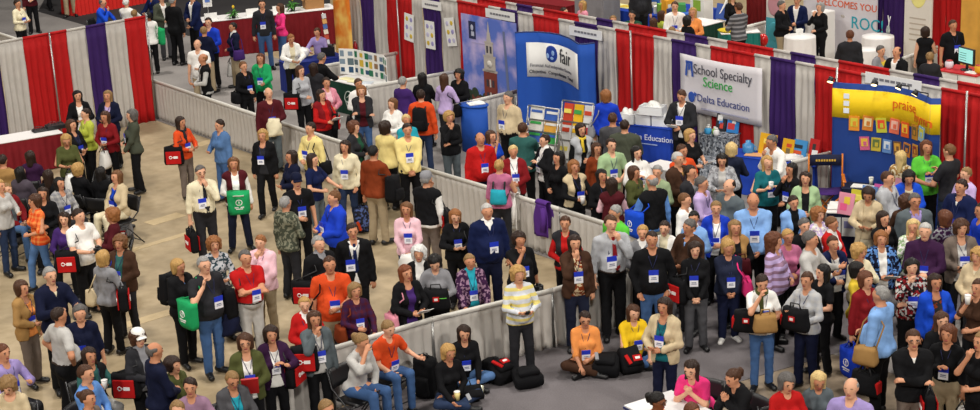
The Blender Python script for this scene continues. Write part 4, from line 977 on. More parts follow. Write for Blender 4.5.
# --- blue curved display with the white fair panel
fblue = plain('display_blue_fabric', '#1c4ca4', .75, .3, noise=.10, nscale=4)
fpx = [(515, 33), (526, 32.3), (538, 32.2), (550, 33.3), (560, 35), (570, 38.7), (579, 44.5), (586, 44.3), (594.5, 43.2)]
fw = [at(x, y, 2.25) for x, y in fpx]; c0 = fw[0]
e = empty('popup_display', (c0[0], c0[1], 0), 0, 'blue curved exhibition wall with white panel lettered fair', 'display'); rel = np.array([p-np.array([c0[0], c0[1], 2.25]) for p in fw])
def alongp(u, P=rel):
    k = u*(len(P)-1); i = min(int(k), len(P)-2); return P[i]+(P[i+1]-P[i])*(k-i)
def nrm_at(u): d = alongp(min(1, u+.02))-alongp(max(0, u-.02)); d = unit(d); return np.array([d[1], -d[0], 0])
m = MB(); m.sheet(lambda u, v: (alongp(u)+Z3*(.05+2.2*v), nrm_at(u)), 40, 8, .03); m.build('curved_panels', [fblue], e)
m = MB(); m.tube([alongp(u)+Z3*2.255 for u in np.linspace(0, 1, 25)], .018, 6); m.build('top_edge', [plain('display_edge', '#14265c', .6)], e)
def onu(u0, u1, zlo, zhi, off, name, mat, par, nu=14):
    m = MB(); m.sheet(lambda u, v: (alongp(u0+(u1-u0)*u)+nrm_at(u0+(u1-u0)*u)*off+Z3*(zlo+(zhi-zlo)*v), nrm_at(u0+(u1-u0)*u)), nu, 2, .006); return m.build(name, [mat], par)
pan = onu(.12, .74, 1.30, 2.04, .03, 'white_panel', paper, e)
def curved_text(s, size, u, z, off, mat, par, sx=1.0):
    us = np.linspace(0, 1, 201); pp = np.array([alongp(q) for q in us]); cl = np.concatenate([[0], np.cumsum(np.linalg.norm(np.diff(pp, axis=0), axis=1))]); s0 = float(np.interp(u, us, cl))
    o = text(s, size, mat, par, (0, 0, 0), np.eye(3), sx=sx, ex=.003); v = o.data.vertices; V = np.empty(3*len(v), np.float32); v.foreach_get('co', V); V = V.reshape(-1, 3); W = np.zeros_like(V)
    for i_, (x_, y_, e_) in enumerate(V):
        uu = float(np.interp(s0+x_, cl, us)); W[i_] = alongp(uu)+nrm_at(uu)*(off+e_)+Z3*(z+y_)
    v.foreach_set('co', W.ravel()); o.data.update(); return o
m = MB(); p = alongp(.40)+nrm_at(.40)*.04+Z3*1.82; d_ = unit(alongp(.45)-alongp(.35)); R = np.stack([d_, -nrm_at(.4), Z3], 1); m.ell(p, (.18, .012, .18), R, 20, 10); gl = m.build('globe_logo', [ink('#1f3f96')], pan)
m = MB()
for k_ in (-.1, .05): m.ell(p+R @ np.array([k_, -.010, .06*k_*8]), (.045, .006, .06), R, 8, 5)
m.ell(p+R @ np.array([.02, -.010, -.09]), (.05, .006, .035), R, 8, 5); m.build('continents', [ink('#8fb0e0')], gl)
curved_text('fair', .44, .51, 1.68, .05, ink('#26262c'), pan, .95)
curved_text('Financial Aid Independent Resource', .098, .155, 1.52, .05, ink('#6a6a72'), pan)
curved_text('Objective  Comprehensive  Trusted', .105, .145, 1.38, .05, ink('#2c2c34'), pan)
# --- blue counter with white papers on top
q = at(476, 151, 0); O = np.array([q[0]-.36, q[1]-.02, 0]); e = empty('counter', tuple(q), AA+.35, 'blue pedestal counter left of the person in beige shirt', 'counter')
m = MB(); V = []; n = 24
m.lathe([(.29, .014), (.29, .98)], n=28); m.v[-1] = m.v[-1]*np.array([1.05, .75, 1]); m.build('body', [fblue], e)
m = MB(); m.lathe([(.31, .98), (.32, .99), (.32, 1.01), (.02, 1.015)], n=28); m.v[-1] = m.v[-1]*np.array([1.05, .75, 1]); m.build('counter_top', [fblue], e)
for i, (dx, dy, lb) in enumerate([(.05, -.02, 'white leaflets on top of the blue pedestal counter'), ]):
    e2 = empty('paper_stack', (q[0]+dx, q[1]+dy, 1.018), .3, lb, 'paper'); m = MB(); m.box((0, 0, .012), (.34, .24, .02)); m.box((.02, .02, .028), (.26, .18, .012), Rz(.3)); m.build('sheets', [paper], e2)
# --- literature racks
def rack(px, py, label, rows, cols, pal, seed, wd=.85, ang=AA+.25):
    q = at(px, py, 0); e = empty('literature_rack', (q[0], q[1], 0), ang, label, 'rack'); rr = random.Random(seed)
    m = MB()
    for sx in (-1, 1): m.tube([(sx*wd/2, -.25, .02), (sx*wd/2, .12, 1.42)], .016, 6); m.tube([(sx*wd/2, .35, .02), (sx*wd/2, .08, 1.2)], .014, 6)
    m.tube([(-wd/2, .12, 1.42), (wd/2, .12, 1.42)], .016, 6); m.tube([(-wd/2, .35, .1), (wd/2, .35, .1)], .014, 6); m.build('frame', [pipe_m], e)
    for r in range(rows):
        z = .38+r*(1.08/rows); y = -.16+.37*(z-.02)/1.4
        m = MB(); m.box((0, y-.02, z-.09), (wd, .09, .02)); m.box((0, y-.065, z-.085), (wd, .006, .03)); sh = m.build('shelf', [pipe_m], e)
        for c in range(cols):
            m = MB(); w_ = wd/cols*.88; mi = ink(rr.choice(pal)); m.box((-wd/2+wd/cols*(c+.5), y, z+.05), (w_, .03, 1.30/rows), Rx(-.26)); m.mi = 1; m.box((-wd/2+wd/cols*(c+.5), y-.022, z+.02+.3/rows), (w_*.8, .006, .25/rows), Rx(-.26)); m.mi = 2; m.box((-wd/2+wd/cols*(c+.5)+.01, y-.018, z-.1/rows), (w_*.5, .006, .3/rows), Rx(-.26))
            m.build('magazine', [mi, ink(rr.choice(pal)), ink(rr.choice(pal))], sh)
rack(543, 179, 'literature rack of white and green magazines left of the other rack', 5, 2, ['#d8d6d0', '#d8d6d0', '#3a9a4c', '#e2e0dc', '#d8a040', '#dadada', '#3a5fb0', '#e4e4e0'], 3, .72)
rack(577, 173, 'literature rack of red, green and yellow magazines beside the person in royal blue', 3, 3, ['#c8442a', '#3c9a48', '#e0d060', '#d8d6d0', '#dadada', '#c03a5a', '#e0b020'], 5, .72)
# --- blue literature table with plastic bins
O, w, ang = fr((617, 121), (674, 128), .75); ang0 = ang
O = O-vB*.12
dt = skirted_table(O, w, ang, .50, .75, blue_cloth, blue_cloth, 'bright blue table lettered Delta Education with plastic bins on top', pl=.003)
text('Delta Education', .165, ink('#dfe4f2'), dt, (w*.26, -.045, .48), UPR); m = MB(); m.box((w*.55, -.045, .40), (w*.5, .005, .02)); m.build('underline', [ink('#9fb0dc')], dt)
binm = plain('clear_bin', '#f0f2f4', .3, .5, trans=.1, noise=.03); 
def bin_(px, py, sz, label, fill=1, z=.755):
    q = at(px, py, z); e = empty('storage_bin', (q[0], q[1], z), ang0+.1, label, 'bin', 'plastic bins on the bright blue table'); a, b_, h_ = sz
    m = MB(); t_ = .012
    for (c, d_) in [((0, -b_/2, h_/2), (a, t_, h_)), ((0, b_/2, h_/2), (a, t_, h_)), ((-a/2, 0, h_/2), (t_, b_, h_)), ((a/2, 0, h_/2), (t_, b_, h_)), ((0, 0, .008), (a, b_, t_))]: m.box(c, d_)
    m.build('tub', [binm], e); m = MB(); m.tube([(-a/2, -b_/2, h_), (a/2, -b_/2, h_), (a/2, b_/2, h_), (-a/2, b_/2, h_)], .014, 6, True); m.build('rim', [binm], e)
    rr = random.Random(px); m = MB()
    for i in range(6): m.ell((rr.uniform(-a*.26, a*.26), rr.uniform(-b_*.22, b_*.22), h_*rr.uniform(.5, 1.05)), (a*rr.uniform(.2, .3), b_*.32, h_*rr.uniform(.4, .62)), None, 9, 6)
    m.build('contents', [plain('bagged_goods', '#ecece8', .35)], e)
bin_(629, 122.5, (.30, .26, .20), 'clear plastic bin at the left end of the bright blue table'); bin_(645.5, 123.5, (.31, .26, .22), 'clear plastic bin second from left on the bright blue table'); bin_(662.5, 125, (.34, .26, .22), 'clear plastic bin at the right end of the bright blue table'); bin_(653, 114, (.48, .26, .17), 'clear bin of white bags stacked highest on the blue table', z=.99)
q = at(662, 163, .62); O2 = np.array([q[0]-.25, q[1]-.1, 0]); skirted_table(at(644, 166, .62)*np.array([1, 1, 0]), .55, AA+.15, .5, .62, white_cloth, white_cloth, 'small white cloth table in front of the bright blue table', pl=.02)
# --- white banner with lettering
t0, z0 = onplane(680, 53, W0-vB*.10, vA); t1, z1 = onplane(762, 68.5, W0-vB*.10, vA); _, zb = onplane(762, 127, W0-vB*.10, vA); P = W0-vB*.10+vA*t0; wd_ = t1-t0
e = empty('vinyl_banner', (P[0], P[1], 0), AA, 'white vinyl banner lettered School Specialty Science and Delta Education', 'banner'); hb = z0-zb
m = MB(); m.sheet(lambda u, v: ((u*wd_, .012*math.sin(5*u+2*v)*math.sin(3*v), zb+hb*v-.03*math.sin(math.pi*u)*(v)), (0, 1, 0)), 16, 8, .008); m.build('sheet', [plain('banner_vinyl', '#d5d1d6', .45, .5, noise=.03)], e)
k = wd_/2.35
text('School Specialty', .30*k, ink('#4a4a55'), e, (.42*k, -.03, zb+hb*.70), UPR, sx=.86); text('Science', .30*k, ink('#3aa04c'), e, (.70*k, -.03, zb+hb*.50), UPR, sx=.95, ex=.004); text('Delta Education', .235*k, ink('#3a4684'), e, (.52*k, -.03, zb+hb*.22), UPR)
m = MB(); m.box((.62*k+.7*k, -.03, zb+hb*.10), (1.35*k, .004, .03)); m.build('small_print', [ink('#a9a9c0')], e)
m = MB(); lx_, lz_ = .30*k, zb+hb*.80; m.box((lx_, -.03, lz_+.10*k), (.20*k, .005, .05*k)); m.box((lx_-.08*k, -.03, lz_-.06*k), (.05*k, .005, .30*k), Ry(.12)); m.box((lx_+.08*k, -.03, lz_-.06*k), (.05*k, .005, .30*k), Ry(-.12)); m.box((lx_, -.03, lz_), (.05*k, .005, .14*k)); m.build('school_logo', [ink('#2f52a8')], e)
m = MB(); m.ell((.36*k, -.03, zb+hb*.27), (.10*k, .005, .12*k), None, 10, 6); m.box((.47*k, -.03, zb+hb*.33), (.08*k, .005, .07*k), Ry(.5)); m.build('delta_logo', [ink('#2f52a8')], e)
# --- patterned two-tier display
pat = cloth('#7c828c camo #3c3f48 #a8adb5')
for px, py, sz, lb in [(720, 176, (.66, .40, .86), 'taller box plinth in grey floral cloth below the white banner'), (711, 189, (.48, .36, .58), 'shorter box plinth in grey floral cloth in front of the taller one')]:
    q = at(px, py, 0); e = empty('display_plinth', (q[0], q[1], .0), AA+.2, lb, 'plinth', 'floral cloth plinths'); skirt_mesh(sz[0], sz[1], sz[2]-.02, .02).build('cloth', [pat], e); m = MB(); m.box((sz[0]/2, sz[1]/2, sz[2]-.01), (sz[0]+.04, sz[1]+.04, .03), bev=.01); m.build('top_board', [pat], e)
    for ch in e.children: ch.location = (-sz[0]/2, -sz[1]/2, 0)
    if sz[2] > .7: PL = (np.array([q[0], q[1], 0]), AA+.2)
O, an = PL; tz_ = .87
standing_book(O, an, (-.06, .12, tz_), .22, .36, ['#20242c', '#c04030', '#3f86c8', '#d8d8d8'], 'dark covered book standing on the floral plinth', 'books on the floral plinth', seed=1)
standing_book(O, an, (.22, .10, tz_), .26, .36, ['#2f7ac0', '#c03a3a', '#e0e0e0'], 'blue covered book standing on the floral plinth', 'books on the floral plinth', seed=2)
for i, (dx, dy, c, s_, lb) in enumerate([(-.22, -.05, '#e8e6e2', .05, 'white bottle on the floral plinth'), (-.02, -.14, '#9ac43a', .05, 'lime green ball jar on the floral plinth'), (-.16, -.17, '#3f9ad0', .07, 'light blue box jar on the floral plinth'), (.05, -.20, '#dcdcdc', .06, 'round white tub on the floral plinth')]):
    e = prop('jar', O, an, (dx, dy, tz_), lb, 'jar', group='small items on the floral plinth'); m = MB(); m.lathe([(s_*.8, 0), (s_, .03), (s_, .09), (s_*.6, .12)], n=12); m.build('body', [ink(c)], e); m = MB(); m.lathe([(s_*.6, .12), (s_*.55, .15), (.005, .155)], n=12); m.build('lid', [ink('#d4d4d0')], e)
# --- blue table of standing books
O, w, ang = fr((728, 153), (818, 165), .75)
O = O-vB*.10
bt = skirted_table(O, w, ang, .48, .75, blue_cloth, blue_cloth, 'bright blue table of standing books beside the leaning person in white', pl=.004)
for i, (f_, y_, bw, bh, cols, lb) in enumerate([(.40, .42, .38, .40, ['#d8a21c', '#a8601c', '#e8cc60'], 'large yellow framed book standing on the bright blue table'), (.62, .48, .26, .34, ['#d8a21c', '#7a6a4a', '#c84a2a'], 'smaller yellow book standing on the bright blue table'), (.76, .42, .30, .36, ['#3f8ac4', '#c8502a', '#24303c'], 'sky blue book standing on the bright blue table'), (.92, .36, .22, .42, ['#b42020', '#e4e4e4', '#333333'], 'red book standing at the right end of the bright blue table')]):
    standing_book(O, ang, (w*f_, y_*.62, .755), bw, bh, cols, lb, 'books standing on the bright blue table', seed=20+i, rz=-.2)
e = prop('water_jug', O, ang, (w*.2, .26, .755), 'translucent light blue jug on the bright blue table', 'jug'); m = MB(); m.lathe([(.09, 0), (.11, .03), (.11, .16), (.05, .2), (.05, .24)], n=16); m.build('body', [plain('jug_blue', '#4f9ad8', .2, .5, trans=.3)], e); m = MB(); m.tube([(.10, 0, .16), (.16, 0, .13), (.15, 0, .06), (.11, 0, .04)], .012, 6); m.build('handle', [plain('jug_blue', '#4f9ad8')], e)
sheet_stack(O, ang, (w*.30, .18, .755), .36, .22, .02, ink('#e0a878'), 'orange leaflets lying on the bright blue table', rz=.2)
for i in range(3):
    e = prop('paper_roll', O, ang, (w*(.72+.005*i), .06+.115*i, .755+.05), ['white paper roll lying on the blue table, nearest the red book', 'white paper roll lying in the middle of three on the blue table', 'white paper roll at the right end of the blue table'][i], 'paper roll', .5, 'paper rolls on the bright blue table'); m = MB(); m.tube([(-.2, 0, 0), (.2, .02, 0)], .045, 12); m.build('roll', [paper], e); m = MB(); m.tube([(-.204, 0, 0), (-.2, 0, 0)], .02, 8); m.build('core', [ink('#a09a90')], e)
# --- yellow and blue curved display
pb = plain('display_navy_fabric', '#1a3a80', .7, .3, noise=.10, nscale=4); py_ = plain('display_yellow', '#ecc81a', .6, .3, noise=.04)
ppx = [(833, 82), (848, 83.3), (866, 84.4), (884, 85.5), (900, 87.5), (914, 91), (926, 96), (931, 98.5), (941, 98.5)]
HP_ = 2.45; pw_ = [at(x, y, HP_) for x, y in ppx]; c0 = pw_[0]; rel = np.array([p-np.array([c0[0], c0[1], HP_]) for p in pw_])
e = empty('popup_display', (c0[0], c0[1], 0), 0, 'yellow and blue curved exhibition wall lettered praise hymn with book covers', 'display')
def alongp(u, P=rel):
    k = u*(len(P)-1); i = min(int(k), len(P)-2); return P[i]+(P[i+1]-P[i])*(k-i)
m = MB(); m.sheet(lambda u, v: (alongp(u)+Z3*(.05+(HP_-.05)*v), nrm_at(u)), 40, 8, .03); pd_ = m.build('curved_panels', [pb], e)
hd = onu(0, 1, HP_-.62, HP_-.10, .024, 'yellow_header', py_, e, 36)
curved_text('praise', .25, .45, HP_-.36, .04, ink('#d8661c'), hd, 1.0); curved_text('hymn', .24, .655, HP_-.50, .04, ink('#d8661c'), hd, 1.0)
m = MB(); p = alongp(.12)+nrm_at(.12)*.04; d_ = unit(alongp(.15)-alongp(.1)); R = np.stack([d_, -nrm_at(.12), Z3], 1)
for i in range(3): m.box(p+Z3*(HP_-.22-.13*i), (.10, .006, .09), R)
m.build('side_logo', [ink('#dde4ee')], hd)
covs = [(854, 122, '#d88a2a', '#c8c040'), (868, 122, '#c87a30', '#e0d0a0'), (881.5, 124, '#b8b838', '#d84a2a'), (894.5, 125, '#d86a50', '#e0b0a0'), (905.5, 128.5, '#d85a24', '#e8c040'), (915, 131, '#b8802a', '#6a5a30'), (921.5, 133, '#8ab0c8', '#c8c040'), (864.5, 142, '#c05a80', '#d8b040'), (876, 143, '#b8a438', '#5a6a3a'), (887, 145, '#5a80b8', '#c8d0d8'), (897.5, 147, '#7a5a3a', '#d8a040'), (907, 148.5, '#c07a30', '#303a5a'), (915.5, 150, '#c8903a', '#8a3a2a'), (853, 141, '#b06a40', '#d8c060')]
def find_u(px, py):
    best = (9, 0, 0)
    for u in np.linspace(0, 1, 200):
        p = alongp(u)+np.array([c0[0], c0[1], 0])+nrm_at(u)*.03
        lo_, hi_ = .0, 3.0
        a = proj(p+Z3*0); b_ = proj(p+Z3*3)
        f_ = (py-a[1])/(b_[1]-a[1]); x = a[0]+(b_[0]-a[0])*f_
        if abs(x-px) < best[0]: best = (abs(x-px), u, 3*f_)
    return best[1], best[2]
for i, (px, py, c1, c2) in enumerate(covs[:13]):
    u, z = find_u(px, py); p = alongp(u)+nrm_at(u)*.035; d_ = unit(alongp(min(1, u+.03))-alongp(u-.03)); R = np.stack([d_, -nrm_at(u), Z3], 1) @ Ry(.10*math.sin(i*2.4)); s_ = 1 if i < 7 else .92
    m = MB(); m.box(p+Z3*z, (.185*s_, .012, .26*s_), R); cv = m.build('book_cover', [ink(c1)], e); m = MB(); m.box(p+Z3*z+R @ np.array([0, -.009, .02]), (.125*s_, .006, .15*s_), R); m.mi = 1; m.box(p+Z3*z+R @ np.array([.01, -.012, .0]), (.06*s_, .006, .08*s_), R); m.build('cover_picture', [ink(c2), ink(c1)], cv)
for i, u in enumerate((.02, .33, .58, .80)):
    p = alongp(u)+Z3*(HP_+.01); nn = nrm_at(u); e2 = empty('clip_spotlight', (c0[0]+p[0], c0[1]+p[1], HP_), math.atan2(nn[1], nn[0])+math.pi/2, ['small black spotlight clipped to the top left of the yellow display', 'second black spotlight from the left on top of the yellow display', 'third black spotlight from the left on top of the yellow display', 'rightmost black spotlight on top of the yellow display'][i], 'spotlight', 'spotlights on the yellow display')
    m = MB(); m.tube([(0, 0, .0), (0, 0, .06), (0, -.22, .12)], .012, 6); m.build('arm', [black_pl], e2)
    m = MB(); m.tube([(0, -.20, .14), (0, -.25, .06)], [.035, .06], 10); m.build('lamp_head', [black_pl], e2); m = MB(); m.tube([(0, -.25, .06), (0, -.252, .057)], .05, 10); m.build('lens', [plain('lamp_lens', '#ffe9b0', .3, emit='#ffe2a0', es=6)], e2)
# table below the display with papers, director chairs, small book table
O, w, ang = fr((842, 188), (900, 193), .75)
skirted_table(O, w, ang, .4, .75, navy_cloth, navy_cloth, 'navy cloth table with papers below the yellow and blue display', pl=.006)
for i, (f_, y_, lb) in enumerate([(.28, .3, 'white leaflets at the left on the navy table'), (.50, .25, 'white leaflets in the middle of the navy table'), (.74, .35, 'white leaflets at the right on the navy table')]): sheet_stack(O, ang, (w*f_, y_*.55, .755), .30, .20, .02, paper, lb, rz=.2*i, group='leaflets on the navy table')
e = prop('cup', O, ang, (w*.42, .35, .755), 'pale drinking cup on the navy table', 'cup'); m = MB(); m.lathe([(.03, 0), (.042, .12), (.038, .12), (.028, .01)], n=12); m.build('body', [ink('#d8d8c8')], e); m = MB(); m.lathe([(.044, .118), (.044, .128), (.03, .13)], n=12); m.build('rim', [paper], e)
def director(px, py, z, ang, label):
    q = at(px, py, z); e = empty('director_chair', (q[0], q[1], .012), ang, label, 'chair'); wood = plain('orange_wood', '#c8701c', .5, .4, noise=.15)
    m = MB(); m.sheet(lambda u, v: (((u-.5)*.56, -.24-.02*math.sin(math.pi*u), .98+.20*v), (0, 1, 0)), 6, 2, .01); bk = m.build('backrest', [navy_cloth], e); m = MB(); [m.box((-.16+.045*i, -.266, 1.08), (.03, .006, .035)) for i in range(8)]; m.mi = 0
    [m.box((-.16+.045*i, -.232, 1.08), (.03, .012, .035)) for i in range(8)]; m.build('gold_lettering', [ink('#c8a040')], bk)
    m = MB(); m.sheet(lambda u, v: (((u-.5)*.54, -.2+.42*v, .60-.02*math.sin(math.pi*u)), (0, 0, 1)), 6, 2, .012); m.build('seat', [cloth('purple')], e)
    for sx in (-1, 1):
        m = MB(); m.tube([(sx*.29, -.24, .58), (sx*.29, -.24, 1.2)], .016, 6); m.build('back_post', [wood], e)
        m = MB(); m.box((sx*.30, .0, .82), (.06, .50, .025), bev=.008); m.tube([(sx*.29, .2, .58), (sx*.29, .2, .82)], .016, 6); m.build('armrest', [wood], e)
        m = MB(); m.tube([(sx*.28, -.22, .0), (-sx*.28, -.22, .58)], .017, 6); m.tube([(sx*.28, .2, .0), (-sx*.28, .2, .58)], .017, 6); m.tube([(sx*.28, -.22, .02), (sx*.28, .2, .02)], .017, 6); m.build('leg', [wood], e)
director(826, 191, .60, math.pi-.15, 'navy and orange director chair with purple seat below the display')
O, w, ang = fr((827, 212), (873, 214), .80)
skirted_table(O, w, ang, .6, .80, white_cloth, navy_cloth, 'small navy skirted table of song books beside the person in beige coat', pl=.006)
for i, (f_, lb) in enumerate([(.16, 'white notice hanging at the left on the small navy table'), (.48, 'white notice hanging at the right on the small navy table')]):
    e = prop('notice', O, ang, (w*f_, -.045, .45), lb, 'notice', group='notices hanging on the small navy table'); m = MB(); m.box((0, 0, .12), (.22, .006, .32)); m.build('sheet', [paper], e); m = MB(); m.box((0, -.005, .16), (.15, .004, .12)); m.build('print', [ink('#8a8ab8')], e)
for i, (px, py, cols, lb) in enumerate([(845, 203, ['#d88aa0', '#e05a8a', '#e0c040'], 'pink song book standing leftmost on the small navy table'), (857, 200, ['#b8b030', '#8ab040', '#d8d060'], 'lime yellow song book standing beside the pink one'), (868, 196, ['#5a7ab0', '#c8a040'], 'bluish song book standing right of the lime one'), (880, 192, ['#b04a8a', '#e0d0a0'], 'magenta song book standing behind the person in lavender sweater'), (901, 186, ['#b07a8a', '#d8c8d8'], 'mauve song book standing rightmost of the song books')]):
    q = at(px, py, 1.0); standing_book(np.array([q[0], q[1], 0]), AA+.2, (0, 0, .80 if i < 3 else .755), .28, .36, cols, lb, 'song books on stands', seed=40+i)
sheet_stack(O, ang, (w*.25, .25, .805), .4, .26, .02, paper, 'white papers on the small navy skirted table', rz=.1)
if True:
    q = at(888, 196, .78); skirted_table(np.array([q[0]-.25, q[1]-.05, 0]), .72, AA+.15, .40, .74, navy_cloth, navy_cloth, 'navy table of song books behind the person in lavender sweater', pl=.006)
# --- far side: column, tables, ROC booth
P1, P2 = at(584.5, 30, .4), at(613.5, 26, .4); cpos = (P1+P2)/2; d = P2-P1
o = MB().box((0, 0, 4), (float(np.hypot(d[0], d[1]))*.80, 1.0, 8)).build('column_1', [plain('grey_column', '#7d7c82', .7)], None, loc=(cpos[0], cpos[1]+.4, 0), rotz=AB+.1); tag(o, kind='structure')
def ftable(px, py, z, wd, dp, topm, skm, label, ang=AA, pl=.015): q = at(px, py, z); return skirted_table(np.array([q[0], q[1], 0]), wd, ang, dp, z, topm, skm, label, pl=pl)
ftable(612, 9, .75, 2.1, .7, blue_cloth, blue_cloth, 'blue cloth table with yellow sheets right of the grey column', AA+.05)
q = at(619, 8.5, .77); e = empty('poster_sheet', (q[0]+.15, q[1]+.35, .756), AA, 'pale yellow sheets spread on the blue table by the column', 'paper'); m = MB(); m.box((0, 0, .006), (.7, .4, .01)); m.build('sheet', [ink('#e0dca0')], e); m = MB(); m.box((.1, 0, .015), (.3, .25, .006), Rz(.3)); m.build('print', [ink('#d8b840')], e)
ftable(655, 6, .75, 1.6, .7, blue_cloth, blue_cloth, 'blue cloth table behind the person in white shirt at the top', AA+.05)
ftable(681, 22, .80, .8, .7, white_cloth, green_cloth, 'white topped table crowded with coloured goods at upper right', AA+.05)
for i in range(10):
    px, py = 645+i*4.6, 5+i*1.5; q = at(px, py, .85); c = ['#c8b83a', '#3f8a4a', '#2f5fb0', '#d8d8d8', '#7ab040', '#e0a030', '#30407a'][i % 7]
    e = empty('goods_box', (q[0], q[1], .0), AA+.3*i, '%s boxed item, %s from the left on the crowded tables at upper right' % ({'#c8b83a': 'olive yellow', '#3f8a4a': 'green', '#2f5fb0': 'blue', '#d8d8d8': 'white', '#7ab040': 'light green', '#e0a030': 'amber', '#30407a': 'navy'}[c], ORD[i]), 'box', 'boxed goods at upper right')
    zb_ = .752 if i < 5 else .805
    m = MB(); hh_ = .2+.1*(i % 3); m.box((0, 0, zb_+hh_/2), (.28, .2, hh_), bev=.01); m.build('carton', [ink(c)], e); m = MB(); m.box((0, -.104, zb_+hh_*.5), (.18, .004, hh_*.4)); m.build('front_label', [ink('#e0dccc')], e)
q = at(702, 42, 0); e = empty('display_tower', (q[0], q[1], 0), AA, 'tall white display tower with teal and green panels at upper right', 'display stand'); m = MB(); m.box((0, 0, .95), (.50, .35, 1.9), bev=.02); m.build('tower', [paper], e)
for z_, c in ((1.55, '#2fa0a0'), (1.0, '#8ab040'), (.5, '#d8d4c0')): m = MB(); m.box((0, -.18, z_), (.26, .01, .28)); m.build('panel', [ink(c)], e)
q = at(718, 50, 0); e = empty('easel', (q[0], q[1], 0), AA, 'white folding easel frame by the teal draped table', 'easel'); m = MB(); 
for a_, b_ in (((-.5, 0, .02), (.35, .1, 1.5)), ((.55, 0, .02), (.1, .1, 1.1)), ((-.3, 0, .6), (.6, .05, .9)), ((0, .5, .02), (.2, .1, 1.3))): m.tube([a_, b_], .028, 6)
m.build('frame', [paper], e); m = MB(); m.box((.15, .06, 1.0), (.5, .02, .4), Rx(-.2)); m.build('board', [ink('#3a56a0')], e)
O, w, ang = fr((722, 34), (760, 32), .8); skirted_table(O, w, ang, .6, .8, white_cloth, teal_cloth, 'table draped in teal satin at upper right', pl=.03)
e = prop('tray', O, ang, (w*.22, .3, .805), 'yellow tray on the teal draped table', 'tray'); m = MB(); m.lathe([(.22, 0), (.26, .03), (.25, .03), (.2, .01)], n=16); m.build('dish', [ink('#d8c020')], e); m = MB(); m.lathe([(.262, .026), (.27, .034), (.25, .036)], n=16); m.build('rim', [ink('#c8b020')], e)
q = at(763, 40, .55); e = empty('balloon', (q[0], q[1], .40), 0, 'red balloon weight at the right corner of the teal table', 'balloon'); m = MB(); m.ell((0, 0, .15), (.13, .13, .16), None, 12, 8); m.build('bulb', [plain('balloon_red', '#d02020', .25)], e); m = MB(); m.tube([(0, 0, -.01), (.0, .0, -.38)], .006, 5); m.build('string', [paper], e)
# tall panels behind the far booths
def panel_stand(px, py, wd, h, label, mats, ang=AA, name='banner_stand', z0=.05):
    q = at(px, py, 0); e = empty(name, (q[0], q[1], 0), ang, label, 'banner'); m = MB(); m.sheet(lambda u, v: ((u*wd, .01*math.sin(4*u), z0+h*v), (0, 1, 0)), 4, 6, .012); m.build('banner_cloth', [mats[0]], e); m = MB(); m.box((wd/2, 0, .04), (wd*1.04, .16, .06), bev=.02); m.build('base', [pipe_m], e)
    return e
far_off = 2.75
def farwall(px0, px1, py, col, label, off, seed):
    Wf = W0+vB*off; t0, _ = onplane(px0, py, Wf, vA); t1, _ = onplane(px1, py, Wf, vA); drape('drape', Wf+vA*t0, vA, t1-t0, 2.44, col, label, 'drapes of the far booths', seed=seed)
for i, (a_, b_, y_, c, lb) in enumerate([(747, 768, 8, 'dred', 'dark red drape left of the pale banner by the teal table'), (877, 883, 10, 'purple', 'narrow purple drape at the right edge of the ROC panel'), (883, 905, 10, 'purple', 'purple drape between the ROC panel and the pale banner'), (932, 946, 10, 'red', 'red drape behind the person with the computer, left panel'), (946, 967, 10, 'red', 'red drape behind the person with the computer, right panel'), (967, 1000, 14, 'grey', 'dark grey drape at the upper right corner')]):
    farwall(a_, b_, y_, c, lb, 9.5, 500+i)
def wallpanel(px0, px1, py, off, h, label, mat):
    Wf = W0+vB*off; t0, _ = onplane(px0, py, Wf, vA); t1, _ = onplane(px1, py, Wf, vA); P = Wf+vA*t0; e = empty('exhibit_banner', (P[0], P[1], 0), AA, label, 'display panel'); m = MB(); m.box(((t1-t0)/2, 0, h/2+.05), (t1-t0, .05, h)); m.build('printed_sheet', [mat], e); m = MB(); m.box(((t1-t0)/2, .02, .04), (t1-t0+.1, .3, .05)); m.build('base', [pipe_m], e); return e, t1-t0
e, wd_ = wallpanel(804, 877, 20, 9.2, 2.6, 'large white panel lettered WELCOMES YOU ROC', plain('roc_panel', '#cfcbd2', .5, noise=.04))
def ptext(e, px, py, off, s, size, c, sx=1.0, P0px=(804, 20)):
    Wf = W0+vB*off; t0, _ = onplane(P0px[0], P0px[1], Wf, vA); t, z = onplane(px, py, Wf, vA); text(s, size, ink(c), e, (t-t0, -.035, z), UPR, sx=sx, ex=.004)
ptext(e, 817, 3.5, 9.2, 'WELCOMES YOU', .24, '#d0571e', 1.02); ptext(e, 851.5, 27.5, 9.2, 'ROC!', .42, '#1f98ac', 1.0); ptext(e, 842, 17, 9.2, 'to', .12, '#b8b0a0')
e, wd_ = wallpanel(905, 932, 20, 9.1, 2.5, 'pale cream banner with a yellow oval patch right of the purple drape', plain('cream_banner', '#d6d0c6', .5, noise=.05))
m = MB(); m.ell((wd_*.5, -.03, 1.9), (wd_*.30, .006, .35), None, 16, 8); m.build('yellow_patch', [ink('#e4dc8a')], e)  # flat pale yellow oval on the banner face
for i in range(5): m = MB(); m.box((wd_*.5, -.032, 1.3-.13*i), (wd_*.6, .005, .035)); m.build('text_line', [ink('#b4a89a')], e)
e, wd_ = wallpanel(767, 784, 15, 8.8, 2.3, 'pale banner with rose and teal print left of the cocktail tables', plain('pale_banner', '#cfc8c4', .5, noise=.05))
m = MB(); m.box((wd_/2, -.03, .45), (wd_, .006, .8)); m.ell((wd_*.5, -.035, .5), (wd_*.4, .006, .25), None, 14, 6); m.build('teal_print', [ink('#4aa0b0')], e); m = MB(); m.ell((wd_*.45, -.032, 1.2), (wd_*.35, .006, .30), None, 14, 6); m.build('rose_print', [ink('#c08a94')], e)
